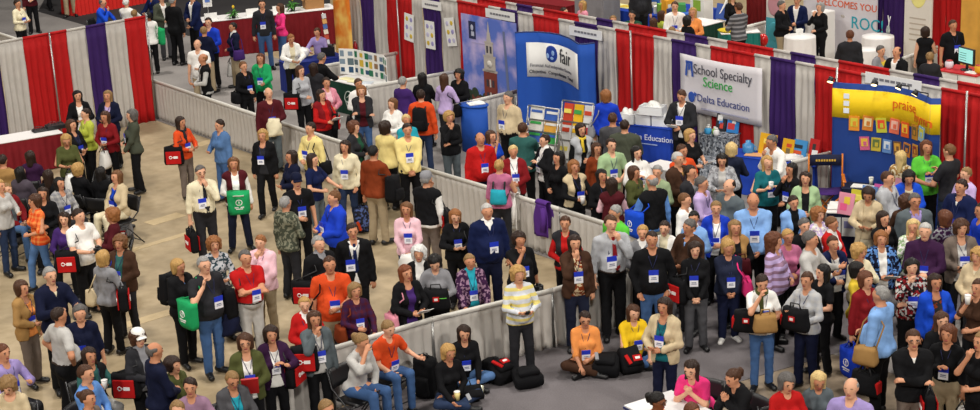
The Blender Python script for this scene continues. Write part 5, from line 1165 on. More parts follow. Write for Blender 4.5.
e, wd_ = wallpanel(962, 990, 5, 9.25, 2.9, 'orange and white sign at the top right corner', plain('corner_sign', '#cf9a40', .5, noise=.3, nscale=3))
m = MB(); m.box((wd_*.6, -.03, 2.7), (wd_*.6, .006, .4)); m.build('white_field', [paper], e)
def cocktail(px, py, r, h, label):
    q = at(px, py, h); e = empty('cocktail_table', (q[0], q[1], 0), 0, label, 'table', 'round white cloth cocktail tables'); m = MB(); m.lathe([(r*1.12, .02), (r*1.02, h*.5), (r, h-.03), (r*.99, h), (.01, h+.002)], n=56, fr=lambda th, z: .09*math.sin(11*th)*max(0, 1-z/h)); m.build('tablecloth', [white_cloth], e); m = MB(); m.lathe([(r*.8, .0), (r*.8, .018), (.05, .03)], n=20); m.build('base', [dark_metal], e)
    return q
cocktail(800, 36, .37, 1.0, 'large white cloth cocktail table in front of the person in black at upper right'); cocktail(801.5, 21.5, .26, 1.0, 'white cloth cocktail table between the two dark clad people'); cocktail(878, 36, .37, 1.0, 'white cloth cocktail table under the ROC lettering'); cocktail(868, 49, .26, .9, 'smaller white cloth cocktail table behind the two seated dark suits')
for i, (px, py, lb) in enumerate([(797, 19.5, 'white tented card standing on the rear cocktail table'), (800, 34, 'white folded cards on the large cocktail table'), (888, 33.5, 'clear glass vase with a white twig on the ROC cocktail table')]):
    q = at(px, py, 1.0); e = empty(['table_card', 'table_card', 'vase'][i], (q[0], q[1], 1.004), .3, lb, ['card', 'card', 'vase'][i])
    if i < 2: m = MB(); m.box((0, 0, .05), (.16, .01, .14), Rx(.3)); m.box((0, .05, .05), (.16, .01, .14), Rx(-.3)); m.build('card', [paper], e); m = MB(); m.box((0, .02, .004), (.2, .16, .006)); m.build('sheet', [paper], e)
    else: m = MB(); m.lathe([(.04, 0), (.05, .08), (.03, .16), (.035, .18)], n=12); m.build('body', [plain('vase_glass', '#c8d4d4', .1, trans=.6)], e); m = MB(); m.tube([(0, 0, .02), (.02, 0, .25), (.0, .02, .42)], .01, 5); m.tube([(.02, 0, .25), (.06, 0, .4)], .008, 5); m.build('twig', [paper], e)
q = at(822.5, 60, 0); e = empty('white_bin', (q[0], q[1], 0), AA, 'tall white box stand beside the large cocktail table', 'stand'); m = MB(); m.box((0, 0, .62), (.44, .44, 1.24), taper=.95, bev=.02); m.build('body', [paper], e); m = MB(); m.box((0, -.23, .62), (.40, .02, .30)); m.build('grey_band', [ink('#8a8a90')], e); m = MB(); m.box((0, -.23, .28), (.18, .015, .10)); m.build('printed_mark', [ink('#5a5f80')], e)
O, w, ang = fr((940, 70), (976, 76), .95); e = empty('counter', tuple(O), ang, 'white counter with red top under the computer screen', 'counter'); m = MB(); m.box((w/2, .3, .47), (w, .6, .92)); m.build('body', [paper], e); m = MB(); m.box((w/2, .3, .945), (w+.06, .66, .03)); m.build('counter_top', [plain('red_top', '#c02028', .5)], e); m = MB(); m.tube([(w*.5, -.003, .05), (w*.5, -.003, .9)], .006, 4); m.build('seam', [dark_metal], e)
q = L2W(O, ang, (w*.5, .3, .962)); e = empty('computer_monitor', tuple(q), AA-.25, 'computer monitor with pale turquoise screen on the white counter', 'monitor'); m = MB(); m.box((0, 0, .30), (.50, .05, .36), bev=.01); m.build('bezel', [black_pl], e); m = MB(); m.box((0, -.028, .31), (.44, .006, .29)); sc_ = m.build('screen', [plain('lit_screen', '#8fd8d4', .3, emit='#9fe8e2', es=.55)], e); m = MB(); m.tube([(0, .02, .0), (0, .02, .14)], .03, 8); m.lathe([(.13, 0), (.12, .015), (.02, .02)], n=14); m.build('stand', [black_pl], e)
m = MB(); [m.box((-.08, -.033, .36-.05*i), (.22, .003, .012)) for i in range(4)]; m.build('text_line', [ink('#4a8a8a')], sc_)
for i, (fx_, c, lb) in enumerate([(.1, '#d8d0d8', 'white jar with sweets on the red topped counter'), (.92, '#d8a020', 'amber bowl at the right end of the red topped counter')]): e = prop('jar', O, ang, (w*fx_, .2, .962), lb, 'jar'); m = MB(); m.lathe([(.06, 0), (.09, .05), (.09, .14), (.06, .17)], n=12); m.build('body', [ink(c)], e); m = MB(); m.lathe([(.07, .165), (.07, .18), (.01, .185)], n=12); m.build('lid', [ink('#b04040')], e)
sheet_stack(O, ang, (w*.78, .15, .962), .25, .2, .016, paper, 'white leaflets on the red topped counter')
low_rail([at(937, 47, .91), at(903, 58, .91)], 'low grey divider rail behind the person in black at upper right', seed=426)
low_rail([at(765, 22, .91), at(745, 27, .91)], 'low grey divider rail left of the pale banner', seed=427)
# far red skirt at the very top
q1 = at(520, 3, .75); skirted_table(np.array([q1[0]-.6, q1[1]+1.0, 0]), 2.6, AA+.1, .7, .75, dred_cloth, dred_cloth, 'long dark red skirted table at the very top centre', pl=.03)
# --- front white table and its chairs
a, b_, c_ = at(624, 405, .75), at(668, 391, .75), at(745, 399, .75)
dx_ = unit(b_-a); 
e = empty('folding_table', (a[0], a[1], 0), math.atan2(dx_[1], dx_[0]), 'white folding table with dark edge at the bottom of the picture', 'table'); TW, TD = .75, 1.83
m = MB(); m.box((TW/2, -TD/2, .735), (TW, TD, .03)); m.build('tabletop', [plain('table_white', '#d6d6d6', .5, noise=.03)], e); m = MB(); m.box((TW/2, -TD/2, .715), (TW+.02, TD+.02, .03)); m.build('edge_band', [plain('edge_navy', '#20285c', .5)], e)
for x in (.08, TW-.08):
    for y in (-.15, -TD+.15): m = MB(); m.tube([(x, y, .014), (x, y, .71)], .018, 6); m.build('leg', [dark_metal], e)
# ---------------------------------------------------------------- the crowd: head top in the photograph, sex, facing | hair | top | outer | bottom | arms R L | extra | label
DATA = '''
# upper left, beyond the drapes
17 0 f 60 | short dark | long cream | | trousers black | hold | b | person in cream sweater with badge standing beside the maroon jacket, upper left
28 -22 f 20 | short dark | long maroon | | trousers black | down belly | b | person in maroon jacket and black trousers behind the cream sweater, upper left
43 -46 m 40 | short dark | collar white | blazer black | trousers black | down | pose=walk | person in black suit walking at the top left edge, head out of view
64 -44 m 10 188 | short brown | collar white | zip dgrey | trousers khaki | down | | person in khaki trousers at the top left edge, head out of view
105 -1 m 75 | balding dgrey | collar blue | | trousers char | chin table | pose=sit lean=12 | seated person in bright blue shirt at the bright red table
124 -1 m 160 170 | short white | collar white | | trousers grey | table | pose=sit | seated person in white shirt at the bright red table
134 10 f 170 | short sandy | long tan | | trousers brown | table | pose=sit | seated person in tan top just above the end of the upper left drapes
150 -9 m -40 170 | short dark | collar royal | zip dblue | trousers black | fwd table | pose=sit lean=10 | seated person in dark jacket leaning to the bright red table
148 12 f -150 | short black | long white | | trousers black | belly down | | person in white top with green tote walking away at the upper left drapes
+ tote green hipR | green tote bag on the shoulder of the person in white top, upper left
161 -6 m 30 | short grey | collar white | blazer camo | trousers dgrey | belly | | person in olive grey sport coat near the end of the upper left drapes
174 -3 m 150 | balding grey | collar white | blazer black | trousers black | down hold | | person in black suit seen from behind, upper left group
190 -8 m -40 186 | short dark | collar white | blazer dblue | trousers black | belly low | | person in dark navy suit facing the person in black suit, upper left
204 27 f 160 | short sandy | long navy | zip navy | trousers khaki | belly | bulk=1.1 | person in navy jacket and khaki trousers facing the royal blue shirt
207.5 18 m -10 | short dark | collar royal | | trousers black | down belly | bulk=1.1 | person in royal blue shirt and black trousers by the white placard
232.5 23 f -60 | short black | turtle white | zip navy | trousers khaki | down belly | | person in navy jacket and khaki trousers with purple patterned bag
+ plastic lgrey handR | grey plastic bag hanging from the hand of the person with the purple bag
+ purse purple hipL | purple and white patterned shoulder bag before the dark red counter
262 0 m 10 182 | short dark | long char | | jeans jean | down | b | person in charcoal long sleeved shirt and jeans before the dark red counter
279 4 f -60 | long brown | long hotpink | | jeans jean | hold belly | b | person in pink sweater and jeans before the dark red counter
197 40 m -10 | bald grey | polo white | | trousers khaki | down hold | bulk=1.15 | bald person in white polo shirt beyond the drape rail
202.5 54 m -70 | bald ginger | long lgrey | openvest black | trousers black | belly hold | | person in black vest over pale sleeves beyond the drape rail
243 62 f 40 | short lbrown | long black | zip black | trousers black | belly down | b | person in black jacket with black bag beside the green jacket
+ purse black hipR | black shoulder bag of the person in black jacket beside the green jacket
260 54 f -10 | shoulder auburn | long green | open green | trousers black | down fwd | b bulk=1.15 | person in bright green jacket beyond the drape rail
268 88 m 20 | bald white | long maroon | | trousers slate | down belly | b bulk=1.15 | bald person in maroon sweater holding a cream jacket by the drape rail
+ jacket cream armL | cream folded jacket over the arm of the bald person in maroon
291 35 f 20 | short ginger | long cream | open white | trousers black | table | lean=14 | person in white cardigan bending over the deep blue table
316.5 28.5 m -20 158 | short brown | long lav | | trousers black | table lap | pose=sit lean=10 | seated person in lavender blue shirt at the deep blue table
321 53 m 130 | short dgrey | long black | zip black | trousers black | table | lean=12 | grey haired person in black jacket leaning to the deep blue table
301.5 66 f 40 | long brown | long silver | | trousers black | belly down | | person in silver grey top with red bag by the deep blue table
+ conf red hipR | red and black conference bag of the person in silver grey top
313 63 f 170 | shoulder dark | long char | zip char | trousers black | belly | | person in charcoal jacket seen from behind beside the silver grey top
321 90 f 40 | shoulder dark | long red | openvest darkred | trousers black | belly hold | bulk=1.1 | person in red and white jacket holding white sheets, aisle
+ conf red hipL | red and black conference bag of the person in red and white jacket
+ paper white handL | white sheet held by the person in red and white jacket
326 78 f 30 | short dark | long lpink | open pink | trousers black | belly | | person in pink cardigan behind the red and white jacket
361 86 f 5 | bob ginger | vneck maroon | open char | jeans jean | crossa | bulk=1.05 | person in charcoal jacket with crossed arms before the dark green table
+ purse black hipR | black shoulder bag of the person with crossed arms in charcoal jacket
358 79 f 20 | short brown | long white | | trousers grey | belly | | person in white top just behind the crossed arms charcoal jacket
# concrete aisle, left
77 91 f 20 | shoulder black | vneck white | open black | trousers black | hold | | person in black cardigan over white top before the upper left drapes
107 91 f -10 | long sandy | vneck lilac | open navy | trousers black | hold belly | b | person in navy coat over lilac top, rightmost before the upper left drapes
85 109 f -50 | short dark | long ygreen | | trousers black | hold belly | b | person in yellow green top by the white topped table
+ purse black handL | small black patterned bag held by the person in yellow green top
104 112 f -20 | shoulder brown | long darkred | | trousers black | belly hold | b lean=6 | person in dark red sweater holding a white plastic bag
+ plastic white handL | white plastic bag held by the person in dark red sweater
71 120 f 60 | shoulder brown | vneck indigo | open black | trousers black | hold belly | b | person in black jacket over violet blue top by the dark red skirt
66 136 f 20 | shoulder blond | half olive | | trousers char | hold | hp=25 | blond person in olive green blouse looking down by the dark red skirt
+ plastic white handR | white bag hanging from the blond person in olive green blouse
131 110 f -70 168 | bob dgrey | long camo | zip camo | trousers black | belly low | b | person in mottled olive jacket and black trousers near the red drape end
+ purse red hipR | red black shoulder bag of the person in mottled olive jacket
180.5 117 f 50 | shoulder dark | long orange | | trousers taupe | belly hold | b scarf=char | person in orange sweater with dark scarf on the concrete floor
+ conf red hipR | red and black bag of the person in orange sweater
219 120 f -40 | short dark | long denim | zip denim | jeans jean | hold down | | person in denim jacket and jeans on the concrete floor
262 130 f -10 | bob blond | vneck char | open black | trousers black | down | b pose=walk | blond person in black blazer walking toward the viewer
200 166 m 25 180 | short dgrey | collar cream | | trousers char | down chin | b tie=char belt hem=tuck bulk=1.1 specs | person in cream shirt and dark necktie holding a red and black bag
+ conf red handR | red and black conference bag hanging from the hand of the cream shirt person
233 158 f 10 168 | shoulder lbrown | long white | openvest maroon | trousers indigo | belly down | bulk=1.1 stance=.16 | person in white shirt and maroon vest with green tote
+ tote green armR | green tote bag held by the person in maroon vest
+ paper white handR | white booklets held by the person in maroon vest
296 175 m 20 | short dark | polo black | | trousers black | belly down | b hat=navy bulk=1.1 | person in black polo shirt and navy cap
285 197 m 140 172 | short grey | long camo | zip camo #2c2c28 #7a7a68 | trousers char | belly down | | grey haired person in dark camouflage jacket seen from behind
312 154 f 60 | shoulder dark | short dblue | | trousers slate | belly fwd | | person in dark blue tee shirt and grey trousers beside the cap wearer
291 151 f -60 | shoulder dark | long navy | zip navy | trousers black | belly hold | | dark haired person in navy jacket behind the cap wearer
310 123 m -40 | short dark | long pyellow | | trousers black | belly down | b bulk=1.1 | person in pale yellow shirt with black strap across the chest
+ purse black hipL | black strap bag of the person in pale yellow shirt
344.5 141 f -10 170 | shoulder dark | long cream | zip cream | jeans djean | down pocket | pose=walk b | person in cream fleece jacket and dark jeans
354 122 f 60 | curly auburn | long dgreen | open char | trousers black | hold | | auburn haired person in dark jacket behind the cream fleece
+ jacket olive handL | dark folded coat held by the auburn haired person
373 146 m 150 180 | short black | long rust | | trousers khaki | belly down | bulk=1.1 | person in rust brown sweater and khaki trousers with black backpack
+ pack black hipR | black backpack hanging beside the rust brown sweater
385 122 f 150 | curly dark | long pyellow | | trousers black | belly | bulk=1.15 | person in pale yellow shirt seen from behind
407 124 m 10 180 | short dark | long pyellow | | trousers black | low | b bulk=1.1 belt | person in pale yellow shirt with badge, hands clasped
392 99 f -30 | bob lbrown | long white | zip white | trousers grey | belly hold | | person in white jacket at the drape rail beyond the aisle
406 115 f 20 | short lblond | half turq | | jeans jean | belly | | blond person in turquoise top behind the pale yellow shirt
403 77 f 150 | short grey | long purple | | trousers black | belly | bulk=1.2 | grey haired person in deep purple top seen from behind at the booths
422 73 f 170 | shoulder black | long black | | trousers black | hold | bulk=1.1 | dark haired person in black seen from behind beside the purple top
444 74 f 150 | long brown | long lilac | | trousers char | hold | | person in lilac sweater with black bag at the booth rail
+ purse black hipR | black shoulder bag of the person in lilac sweater
458.5 70 f -30 156 | curly black | long black | zip black | trousers black | hold | | curly haired person in black coat by the tower banner
420.5 90 m 170 | short dark | long orange | zip orange | jeans djean | down belly | | person in orange red jacket with black backpack seen from behind
+ pack black back | black backpack worn on the orange red jacket
449 112 f 20 | poof blond | long black | | trousers slate | chin elbow | bulk=1.05 | blond person in black sweater with hand at chin left of the blue counter
508 92 m -40 182 | short dgrey | collar beige | | trousers black | down | b belt hem=tuck bulk=1.25 | person in beige shirt and black trousers beside the blue counter
481.5 133 m 15 170 | bald dark | collar red | | trousers navy | down | b bulk=1.3 | person in red shirt standing before the drape rail
489.5 131 f 40 | shoulder brown | short blue | | trousers black | chin belly | | person in blue tee shirt just behind the red shirt
523 123 m 160 | short brown | long dteal | | trousers black | chin belly | bulk=1.25 | person in dark teal shirt seen from behind near the racks
544 135 f -60 | short dark | turtle white | open black | trousers black | hold chest | b | person in black jacket over white blouse facing the dark teal shirt
513 146 f 0 | short lblond | turtle white | open darkred | trousers black | belly | b bulk=1.1 | blond person in dark red jacket over white top
# left seated cluster
30 151 f 170 | shoulder dark | long plum | | trousers black | lap | pose=sit | seated person in dark plum top seen from behind by the white topped table
2 155 m 170 | short dark | long tan | | trousers brown | lap | pose=sit | seated person in tan jacket at the left edge, nearest the table
20 167 f 160 | shoulder black | long mauve | zip #4a424c | trousers black | lap | pose=sit | seated person in grey mauve jacket seen from behind at left
48 170 f 170 | long dark | long black | | trousers black | lap | pose=sit | dark haired seated person in black seen from behind near the plaid jacket
79 164 f 150 | curly blond | long black | | trousers black | lap | pose=sit bulk=1.1 | curly blond seated person in black seen from behind
59 178 f 50 | shoulder black | vneck lgrey | open grey plaid lgrey | trousers char | lap | b pose=sit | seated person in grey plaid jacket with badge
6 184 m 60 166 | short sandy | long slate | open darkred | jeans denim | lap | pose=sit | seated person in dark red jacket and jeans at the left edge
42 188 f 10 168 | shoulder dark | long black | | trousers black | lap belly | pose=sit | smiling seated person in black behind the orange plaid shirt
114 171 f -40 | shoulder lbrown | vneck blue | open beige | trousers cream | lap | pose=sit b | seated person in cream cardigan over blue top
101 167 f 160 | shoulder black | long black | zip black | trousers black | lap | pose=sit | seated person in black just behind the cream cardigan
61 213 f 5 | shoulder dark | vneck purple | | trousers black | lap | pose=sit | seated person in dark purple top beside the white polo
111 209 f -80 168 | curly ginger | long maroon | | trousers black | lap hold | pose=sit bulk=1.15 | curly haired seated person in maroon sweater
-1 180 f 60 168 | shoulder blond | long lgrey | | jeans djean | down hold | stance=.14 | person in pale grey sweater and jeans standing at the left edge
36 195 f -50 165 | bob brown | half orange plaid peach | | jeans denim | down belly | pose=walk | person in orange plaid shirt and jeans walking at left
78 209.5 m 50 | short dark | polo white | | trousers black | hold | bulk=1.2 | person in white polo shirt with navy shoulder stripe
+ conf red hipR | red and black conference bag of the person in white polo, left
+ cam black hands | small camera held by the person in white polo, left
119 236.5 f -10 | curly lbrown | long dteal | open brown | trousers char | belly | b bulk=1.1 | person in brown jacket over dark teal top on the concrete
+ tote royal hipR | blue tote bag beside the person in brown jacket
+ paper white hands | white sheets held by the person in brown jacket
103 251 f 150 | bob blond | long grey | | trousers black | belly down | | person in grey sweater seen from behind with a tan patterned bag
+ tan beige hipL | tan patterned handbag of the person in grey sweater
+ conf red hipR | red and black bag of the person in grey sweater seen from behind
23.5 281.5 f 60 158 | bob brown | vneck peach | open tan | trousers taupe | belly down | b | person in tan cardigan over peach top and grey trousers
47 268 m 40 186 | short grey | collar cream | zip navy | trousers black | give | | grey haired person in navy sweater gesturing with both hands
60 308 m 130 178 | crew dark | polo lgrey | | trousers black | hip hip | bulk=1.2 hem=tuck belt | person in pale grey polo shirt seen from behind, hand on hip
77 306 f 10 | bob dgrey | half navy | | trousers black | down | b bulk=1.35 | grey haired smiling person in navy polo shirt
2 345 m 50 | short auburn | long lav | | trousers char | lap talk | b pose=sit | seated person in lavender shirt at the left edge raising a hand
6 381 f 0 | curly sandy | vneck beige | | trousers black | lap | pose=sit hp=25 | seated person in beige top with black strap at the bottom left corner
88.5 348.5 f 40 | shoulder dark | long dteal | openvest black | trousers lgrey | chest | b pose=sit | seated person in black vest over teal sleeves at bottom left
+ cup white handR | white cup held by the seated person in black vest
85 366 m 70 | short brown | long sky | | jeans jean | lap | pose=sit | bearded seated person in sky blue shirt at bottom left
87 391 f 70 | bun brown | long taupe | | trousers black | lap | pose=sit | seated person with hair tied back at the bottom left, behind the sky blue shirt
140 331 f 40 | curly brown | turtle grey | open char | trousers black | hold | specs bulk=1.1 hat=white | curly haired person in dark leather jacket, glasses and a white cap
+ conf red hipR | red and black conference bag of the person in dark leather jacket
157 343 m 120 | bald dgrey | long navy | | trousers lgrey | belly down | bulk=1.15 | balding person in navy sweater seen from behind
169 358 f 60 | poof dark | long olive | zip olive | trousers brown | lap | pose=sit bulk=1.15 | person in olive green fleece seated at the bottom
193 379 f 5 | short dark | long mauve | | trousers black | lap talk | pose=sit | seated person in mauve top raising a hand at the bottom
177 402 m 20 | short sandy | long taupe | | trousers black | lap | pose=sit | sandy head just showing at the bottom edge beside the mauve top
233 373.5 f 30 | short sandy | vneck turq | open dgrey | trousers black | lap | pose=sit specs b hp=15 bulk=1.1 | seated person in dark jacket over turquoise top with phone
+ phone black handR | black phone held by the person in turquoise top
245 335 f 10 | bob brown | vneck white | open olive | trousers black | belly | b specs | person in olive cardigan holding a red folder
+ book red hands | red flat bag held before the olive cardigan
267 327 f 20 | bob dark | vneck white | open plum | trousers black | chest talk | b | person in dark plum jacket with raised hand beside the olive cardigan
+ conf red hipL | red bag of the person in dark plum jacket
204 257.5 m 40 180 | short grey | short char | | jeans jean | strap down | b bulk=1.3 specs | person in charcoal tee shirt and jeans with green tote on the shoulder
+ tote green hipR | green tote bag hanging from the charcoal tee shirt person
+ jacket navy armL | navy jacket carried by the person in charcoal tee shirt
178 260 f 50 | bob blond | vneck sky | zip black | trousers black | belly | bulk=1.15 | blond person in black jacket with black backpack
+ pack black back | black backpack worn by the blond person in black jacket
213.5 238 f 20 | curly ginger | long silver mottle #2c3c44 | | trousers black | hold | | person in grey patterned blouse behind the charcoal tee shirt
244 251 m 30 | short dgrey | polo red | | trousers lgrey | crossa crossb | belt hem=tuck bulk=1.25 b | person in red polo shirt with crossed arms
+ pack black hipR | black bag on the shoulder of the red polo person with crossed arms
260 236 f -10 | short ginger | long lpink | zip lpink | trousers khaki | chin elbow | b bulk=1.15 | person in pale pink jacket and khaki trousers with hand at mouth
332.5 257 m 10 182 | crew brown | polo orange | | trousers khaki | down belly | b bulk=1.25 | person in orange red polo shirt with black strap
+ purse black hipR | black strap bag of the person in orange red polo shirt
333.5 191.5 m -60 | short lbrown | vneck red | zip royal | trousers black | hold belly | b bulk=1.2 | person in bright royal blue jacket over red
352 224 m 10 180 | short dark | collar white | blazer black | trousers black | down | b tie=dblue | person in black suit, white shirt and blue tie
318 237 m 40 | short grey | turtle grey | zip black | trousers black | down | bulk=1.15 | grey haired person in black jacket left of the black suit
+ conf red hipR | red and black bag of the grey haired person in black jacket
406 203 f -5 166 | vlong lbrown | collar lpink | | jeans djean | low | b bulk=1.05 | long haired person in pale pink shirt holding white cloth
+ jacket white hands | white cloth held by the person in pale pink shirt
426 173 m 150 178 | short grey | long white | openvest black | trousers taupe | down chin | hat=grey bulk=1.2 | person in black vest, white sleeves and grey cap seen from behind
+ conf red hipR | red and black bag of the grey cap person
+ book tan handR | tan clipboard held by the grey cap person
485 204.5 m 15 178 | short lgrey | turtle white | zip dblue | trousers navy | down | b bulk=1.3 | grey bearded person in navy team jacket
457 211 f 10 | long ginger | long black | zip black | trousers black | hold | hp=15 b | long red haired person in black leather jacket looking down
+ conf red hipL | red bag of the red haired person in black leather jacket
519 233 f 20 | poof dark | half black | | trousers black | chin down | b bulk=1.3 | person in black blouse with hand at mouth
+ cam black handL | camera held by the person in black blouse
499 160 f 170 | pony blond | half rose | | trousers char | hold down | bulk=1.1 | person in rose top seen from behind with teal sling bag
+ purse turq back | teal sling bag on the back of the rose top person
351 284 f 20 150 | bob sandy | long plum plaid maroon | | trousers black | belly rail | b bulk=1.1 | person in plum plaid shirt behind the front drape rail
+ purse rust hipR | rust orange shoulder bag of the plum plaid shirt person
304 298 f 10 154 | short blond | turtle white | zip red | trousers black | belly | b | blond person in red and white sports jacket at the front rail
314 312 f 20 | long brown | vneck lgrey | open slate | trousers black | mouth down | b | person in grey cardigan with red conference bag before the front rail
+ conf red sideR | large red and black conference bag of the person in grey cardigan
418.5 247 f 0 | curly white | turtle white | open black | trousers black | belly | | white haired person in black jacket
409 266 f 30 | long red | tank purple | open black | trousers navy | belly hold | | red haired person in black cardigan over purple top at the front rail
+ purse pink hipR | pale pink shoulder bag of the person in purple top
+ paper white handL | white folded paper held by the person in purple top
434 258 f 0 | bob black | long grey | | trousers black | hold | hp=25 bulk=1.1 | dark haired person in grey sweater reading a lime green card
+ paper lime handL | lime green card held by the person in grey sweater
+ brief black lapbag | black bag hanging in front of the person in grey sweater
466 255 f 15 | short sandy | turtle turq | open plum mottle mauve | trousers black | rail | b bulk=1.2 | person in purple mottled jacket over turquoise, hand on the front rail
518 267.5 f 15 160 | curly blond | long #c9ccd2 stripe #d8c878 | | trousers char | hold | bulk=1.2 stance=.14 | blond person in grey, yellow and navy sports jersey before the front rail
+ phone black hands | black phone held by the person in the sports jersey
363 335 f 48 176 | pony sandy | long lgrey | | jeans jean | glasses lap | pose=sit lean=14 hy=-10 | seated person in pale hooded sweatshirt with hand at the face
+ phone black handL | dark phone in the hand of the seated person in pale hooded sweatshirt
389 322 m 40 158 | short sandy | short orange | | jeans jean | lap out | b pose=sit lean=12 bulk=1.1 | seated person in orange red tee shirt holding out a hand
449 346 f 30 | bob blond | long black | | jeans djean | knee belly | pose=floor lean=8 | blond person in black sitting on the carpet with a drink
+ cup pyellow handL | clear cup of pale drink held by the blond person on the carpet
464 327 f 10 | long dark | long black | | jeans denim | knee | b pose=floor lean=10 | dark haired person in black sitting on the carpet behind the blond one
585 313 f 5 | short dark | half peach | | trousers brown | knee belly | b pose=floor lean=10 bulk=1.1 specs | person in peach orange shirt sitting cross legged on the carpet
634 306.5 f 15 | long brown | half yellow | | jeans jean | knee | b pose=floor lean=10 bulk=1.1 | person in yellow top sitting cross legged on the carpet
664 299 f -30 165 | bob dark | vneck teal | open beige | trousers navy | hold belly | b | person in beige coat over teal top standing before the white table
574.5 236 f 10 167 | shoulder dark | vneck rust mottle beige | open brown | trousers indigo | chin down | b bulk=1.1 | person in brown cardigan over rust floral top with hand at mouth
565 217 f -10 | short brown | long red | openvest char | trousers black | belly | | person in red sweater and dark vest behind the brown cardigan
614 216 m 15 184 | short brown | collar silver | | trousers black | down chin | b tie=darkred hem=tuck belt bulk=1.15 | person in pale shirt and dark red necktie with hand at chin
652 232 m 0 180 | crew dark | collar black | | jeans jean | pocket | b bulk=1.25 | person in black sweater and jeans left of the black turtleneck
643 226 f -10 | short blond | turtle white | zip grey | trousers black | belly | | blond person in grey behind the black sweater
615 206 m -50 | short grey | polo lime | | trousers char | down belly | bulk=1.1 | grey haired person in bright lime green shirt behind the necktie person
661 222 f -20 | pony dark | turtle cream | open white | trousers grey | hold | | person with white scarf and white cardigan behind the black sweater
689 220 m -50 | short dgrey | collar lblue | zip brown | trousers char | hold | bulk=1.1 | grey haired person in brown sweater over blue collar
685 194 f 60 | short lbrown | long white | | trousers grey | down belly | bulk=1.15 | person in white jacket bending toward the right of the crowd
693 212 f -20 | pony black | collar lblue | | trousers char | hold | | dark haired person in pale blue shirt behind the brown sweater
697.5 243 f -5 163 | bob dark | turtle black | | trousers dgrey | low | b | person in black turtleneck and grey trousers with badge
+ conf red hipR | black and red bag beside the person in black turtleneck
725 240.5 f 0 | bob blond | long indigo | | trousers navy | low | b bulk=1.3 bangs shoe=white | blond person in navy sweatshirt with pink bag
+ purse hotpink hipL | bright pink bag of the person in navy sweatshirt
762.5 276.5 f 0 166 | short dark | short white | | jeans jean | mouth belly | scarf=olive hp=15 b | person in white tee shirt, olive scarf and jeans holding black bags
+ brief black sideR | black briefcase style bag held by the person in white tee shirt
+ tan tan lapbag | tan woven bag hanging before the person in white tee shirt
810.5 273 f -40 166 | short brown | collar silver plaid lgrey | | trousers navy | talk belly | b | person in grey checked shirt carrying a black bag
+ brief black lapbag | black bag with red edge carried by the person in grey checked shirt
821 265 f -60 | shoulder black | short black | | trousers black | hold | | dark haired person in black with red bracelet behind the checked shirt
# middle, beyond the long rail
574 161 f 20 | bob ginger | long black | openvest beige | trousers black | belly rail | b | person in tan vest over black sleeves at the drape rail
+ cup white handR | white cup held by the person in tan vest
581 124 f 20 | bob dark | turtle black | openvest silver | trousers black | down belly | scarf=mustard | dark haired person in silver grey vest with yellow lanyard
599 143.5 f 20 | long brown | long rust | | trousers black | down belly | b | long haired person in rust orange sweater
611 139 m 20 | short dark | polo lgreen | | trousers khaki | belly | b | young person in pale green polo between rust sweater and white sweater
604 170 f 20 | shoulder black | long black | open black | trousers black | belly | b | dark haired person in black between the tan vest and the maroon vest
609.5 178 f 170 | shoulder dark | long lpink | vest maroon | trousers black | belly | | person in maroon vest over pink sleeves seen from behind
558 152 f -50 | shoulder black | long black | | trousers black | belly down | | person in black dress looking down behind the hanging purple jacket
634 147 f 20 | shoulder black | turtle white | | trousers char | belly chest | b | dark haired person in white turtleneck sweater in the middle
637 167 f 50 | bob brown | long olive | zip olive | trousers char | belly down | b | person in olive green jacket facing the black vest
658 166 f -20 | short grey | collar sage | | trousers grey | belly | | grey haired person in sage shirt beside the bald person in black vest
652 175 m -150 180 | bald grey | long sky | openvest black | trousers cream | down belly | bulk=1.25 | bald person in black vest over blue shirt seen from behind
+ tote blue hipL | bright blue bag hanging from the bald person in black vest
606 90 f 165 176 | bob ginger | long royal | | trousers black | belly down | bulk=1.1 | person in royal blue jacket seen from behind at the racks
+ purse grey hipL | grey shoulder bag of the person in royal blue jacket
613 113 m 160 | crew brown | long dgrey | | trousers black | belly | bulk=1.1 | short haired person in dark grey sweater seen from behind
624 120 m 165 | crew dark | long camo | zip camo | trousers black | belly | bulk=1.35 | broad person in olive grey jacket seen from behind
681 91 m -25 182 | short brown | collar white | blazer char | trousers black | hold belly | b hp=15 | person in dark suit reading beside the plastic bins
+ paper white handR | white sheet held by the dark suited person at the blue table
690.5 130 f 40 | bob blond | short black | | trousers black | belly hold | | blond person in black top reading left of the floral plinths
+ paper white handL | white sheets held by the blond person in black top
680.5 145 m 30 | short brown | short orange | | trousers black | belly | bulk=1.1 | person in orange shirt half hidden behind the brown jacket
677.5 153 m 40 | short lgrey | collar tan | zip brown | trousers black | hold | b bulk=1.1 | grey haired person in brown jacket with badge
692 166 m 50 | short dark | collar grey | blazer char | trousers black | belly | tie=slate | person in charcoal jacket below the brown jacket
731.5 143 f 170 | bob lblond | long indigo | | trousers black | hold | | pale blond person in dark navy seen from behind at the floral plinth
770.5 136 m -60 | short dgrey | collar white | | trousers char | chin table | lean=22 bulk=1.1 | grey haired person in white shirt leaning on the blue book table
722 155 f -10 | shoulder black | long lgrey | open silver mottle grey | trousers black | hold | hp=15 | dark haired person in pale grey mottled cardigan looking down
703.5 177 m 60 | short dgrey | collar lilac | | trousers char | belly | b bulk=1.1 | grey haired person in lilac shirt left of the navy tee shirt
726 179.5 m -50 | balding dark | short slate | | jeans djean | belly down | bulk=1.25 | person in slate blue tee shirt turning left in the crowd
750 193.5 m -5 | balding brown | collar lblue | | trousers black | low | b bulk=1.4 | bearded person in light blue shirt
719.5 202 f -5 | short sandy | vneck white | open royal | trousers black | belly | b bulk=1.1 | sandy haired person in royal blue jacket over white, middle right
735 221 f 5 | shoulder sandy | vneck black | openvest tan | trousers black | belly | bulk=1.1 | person in tan vest over black with maroon bag
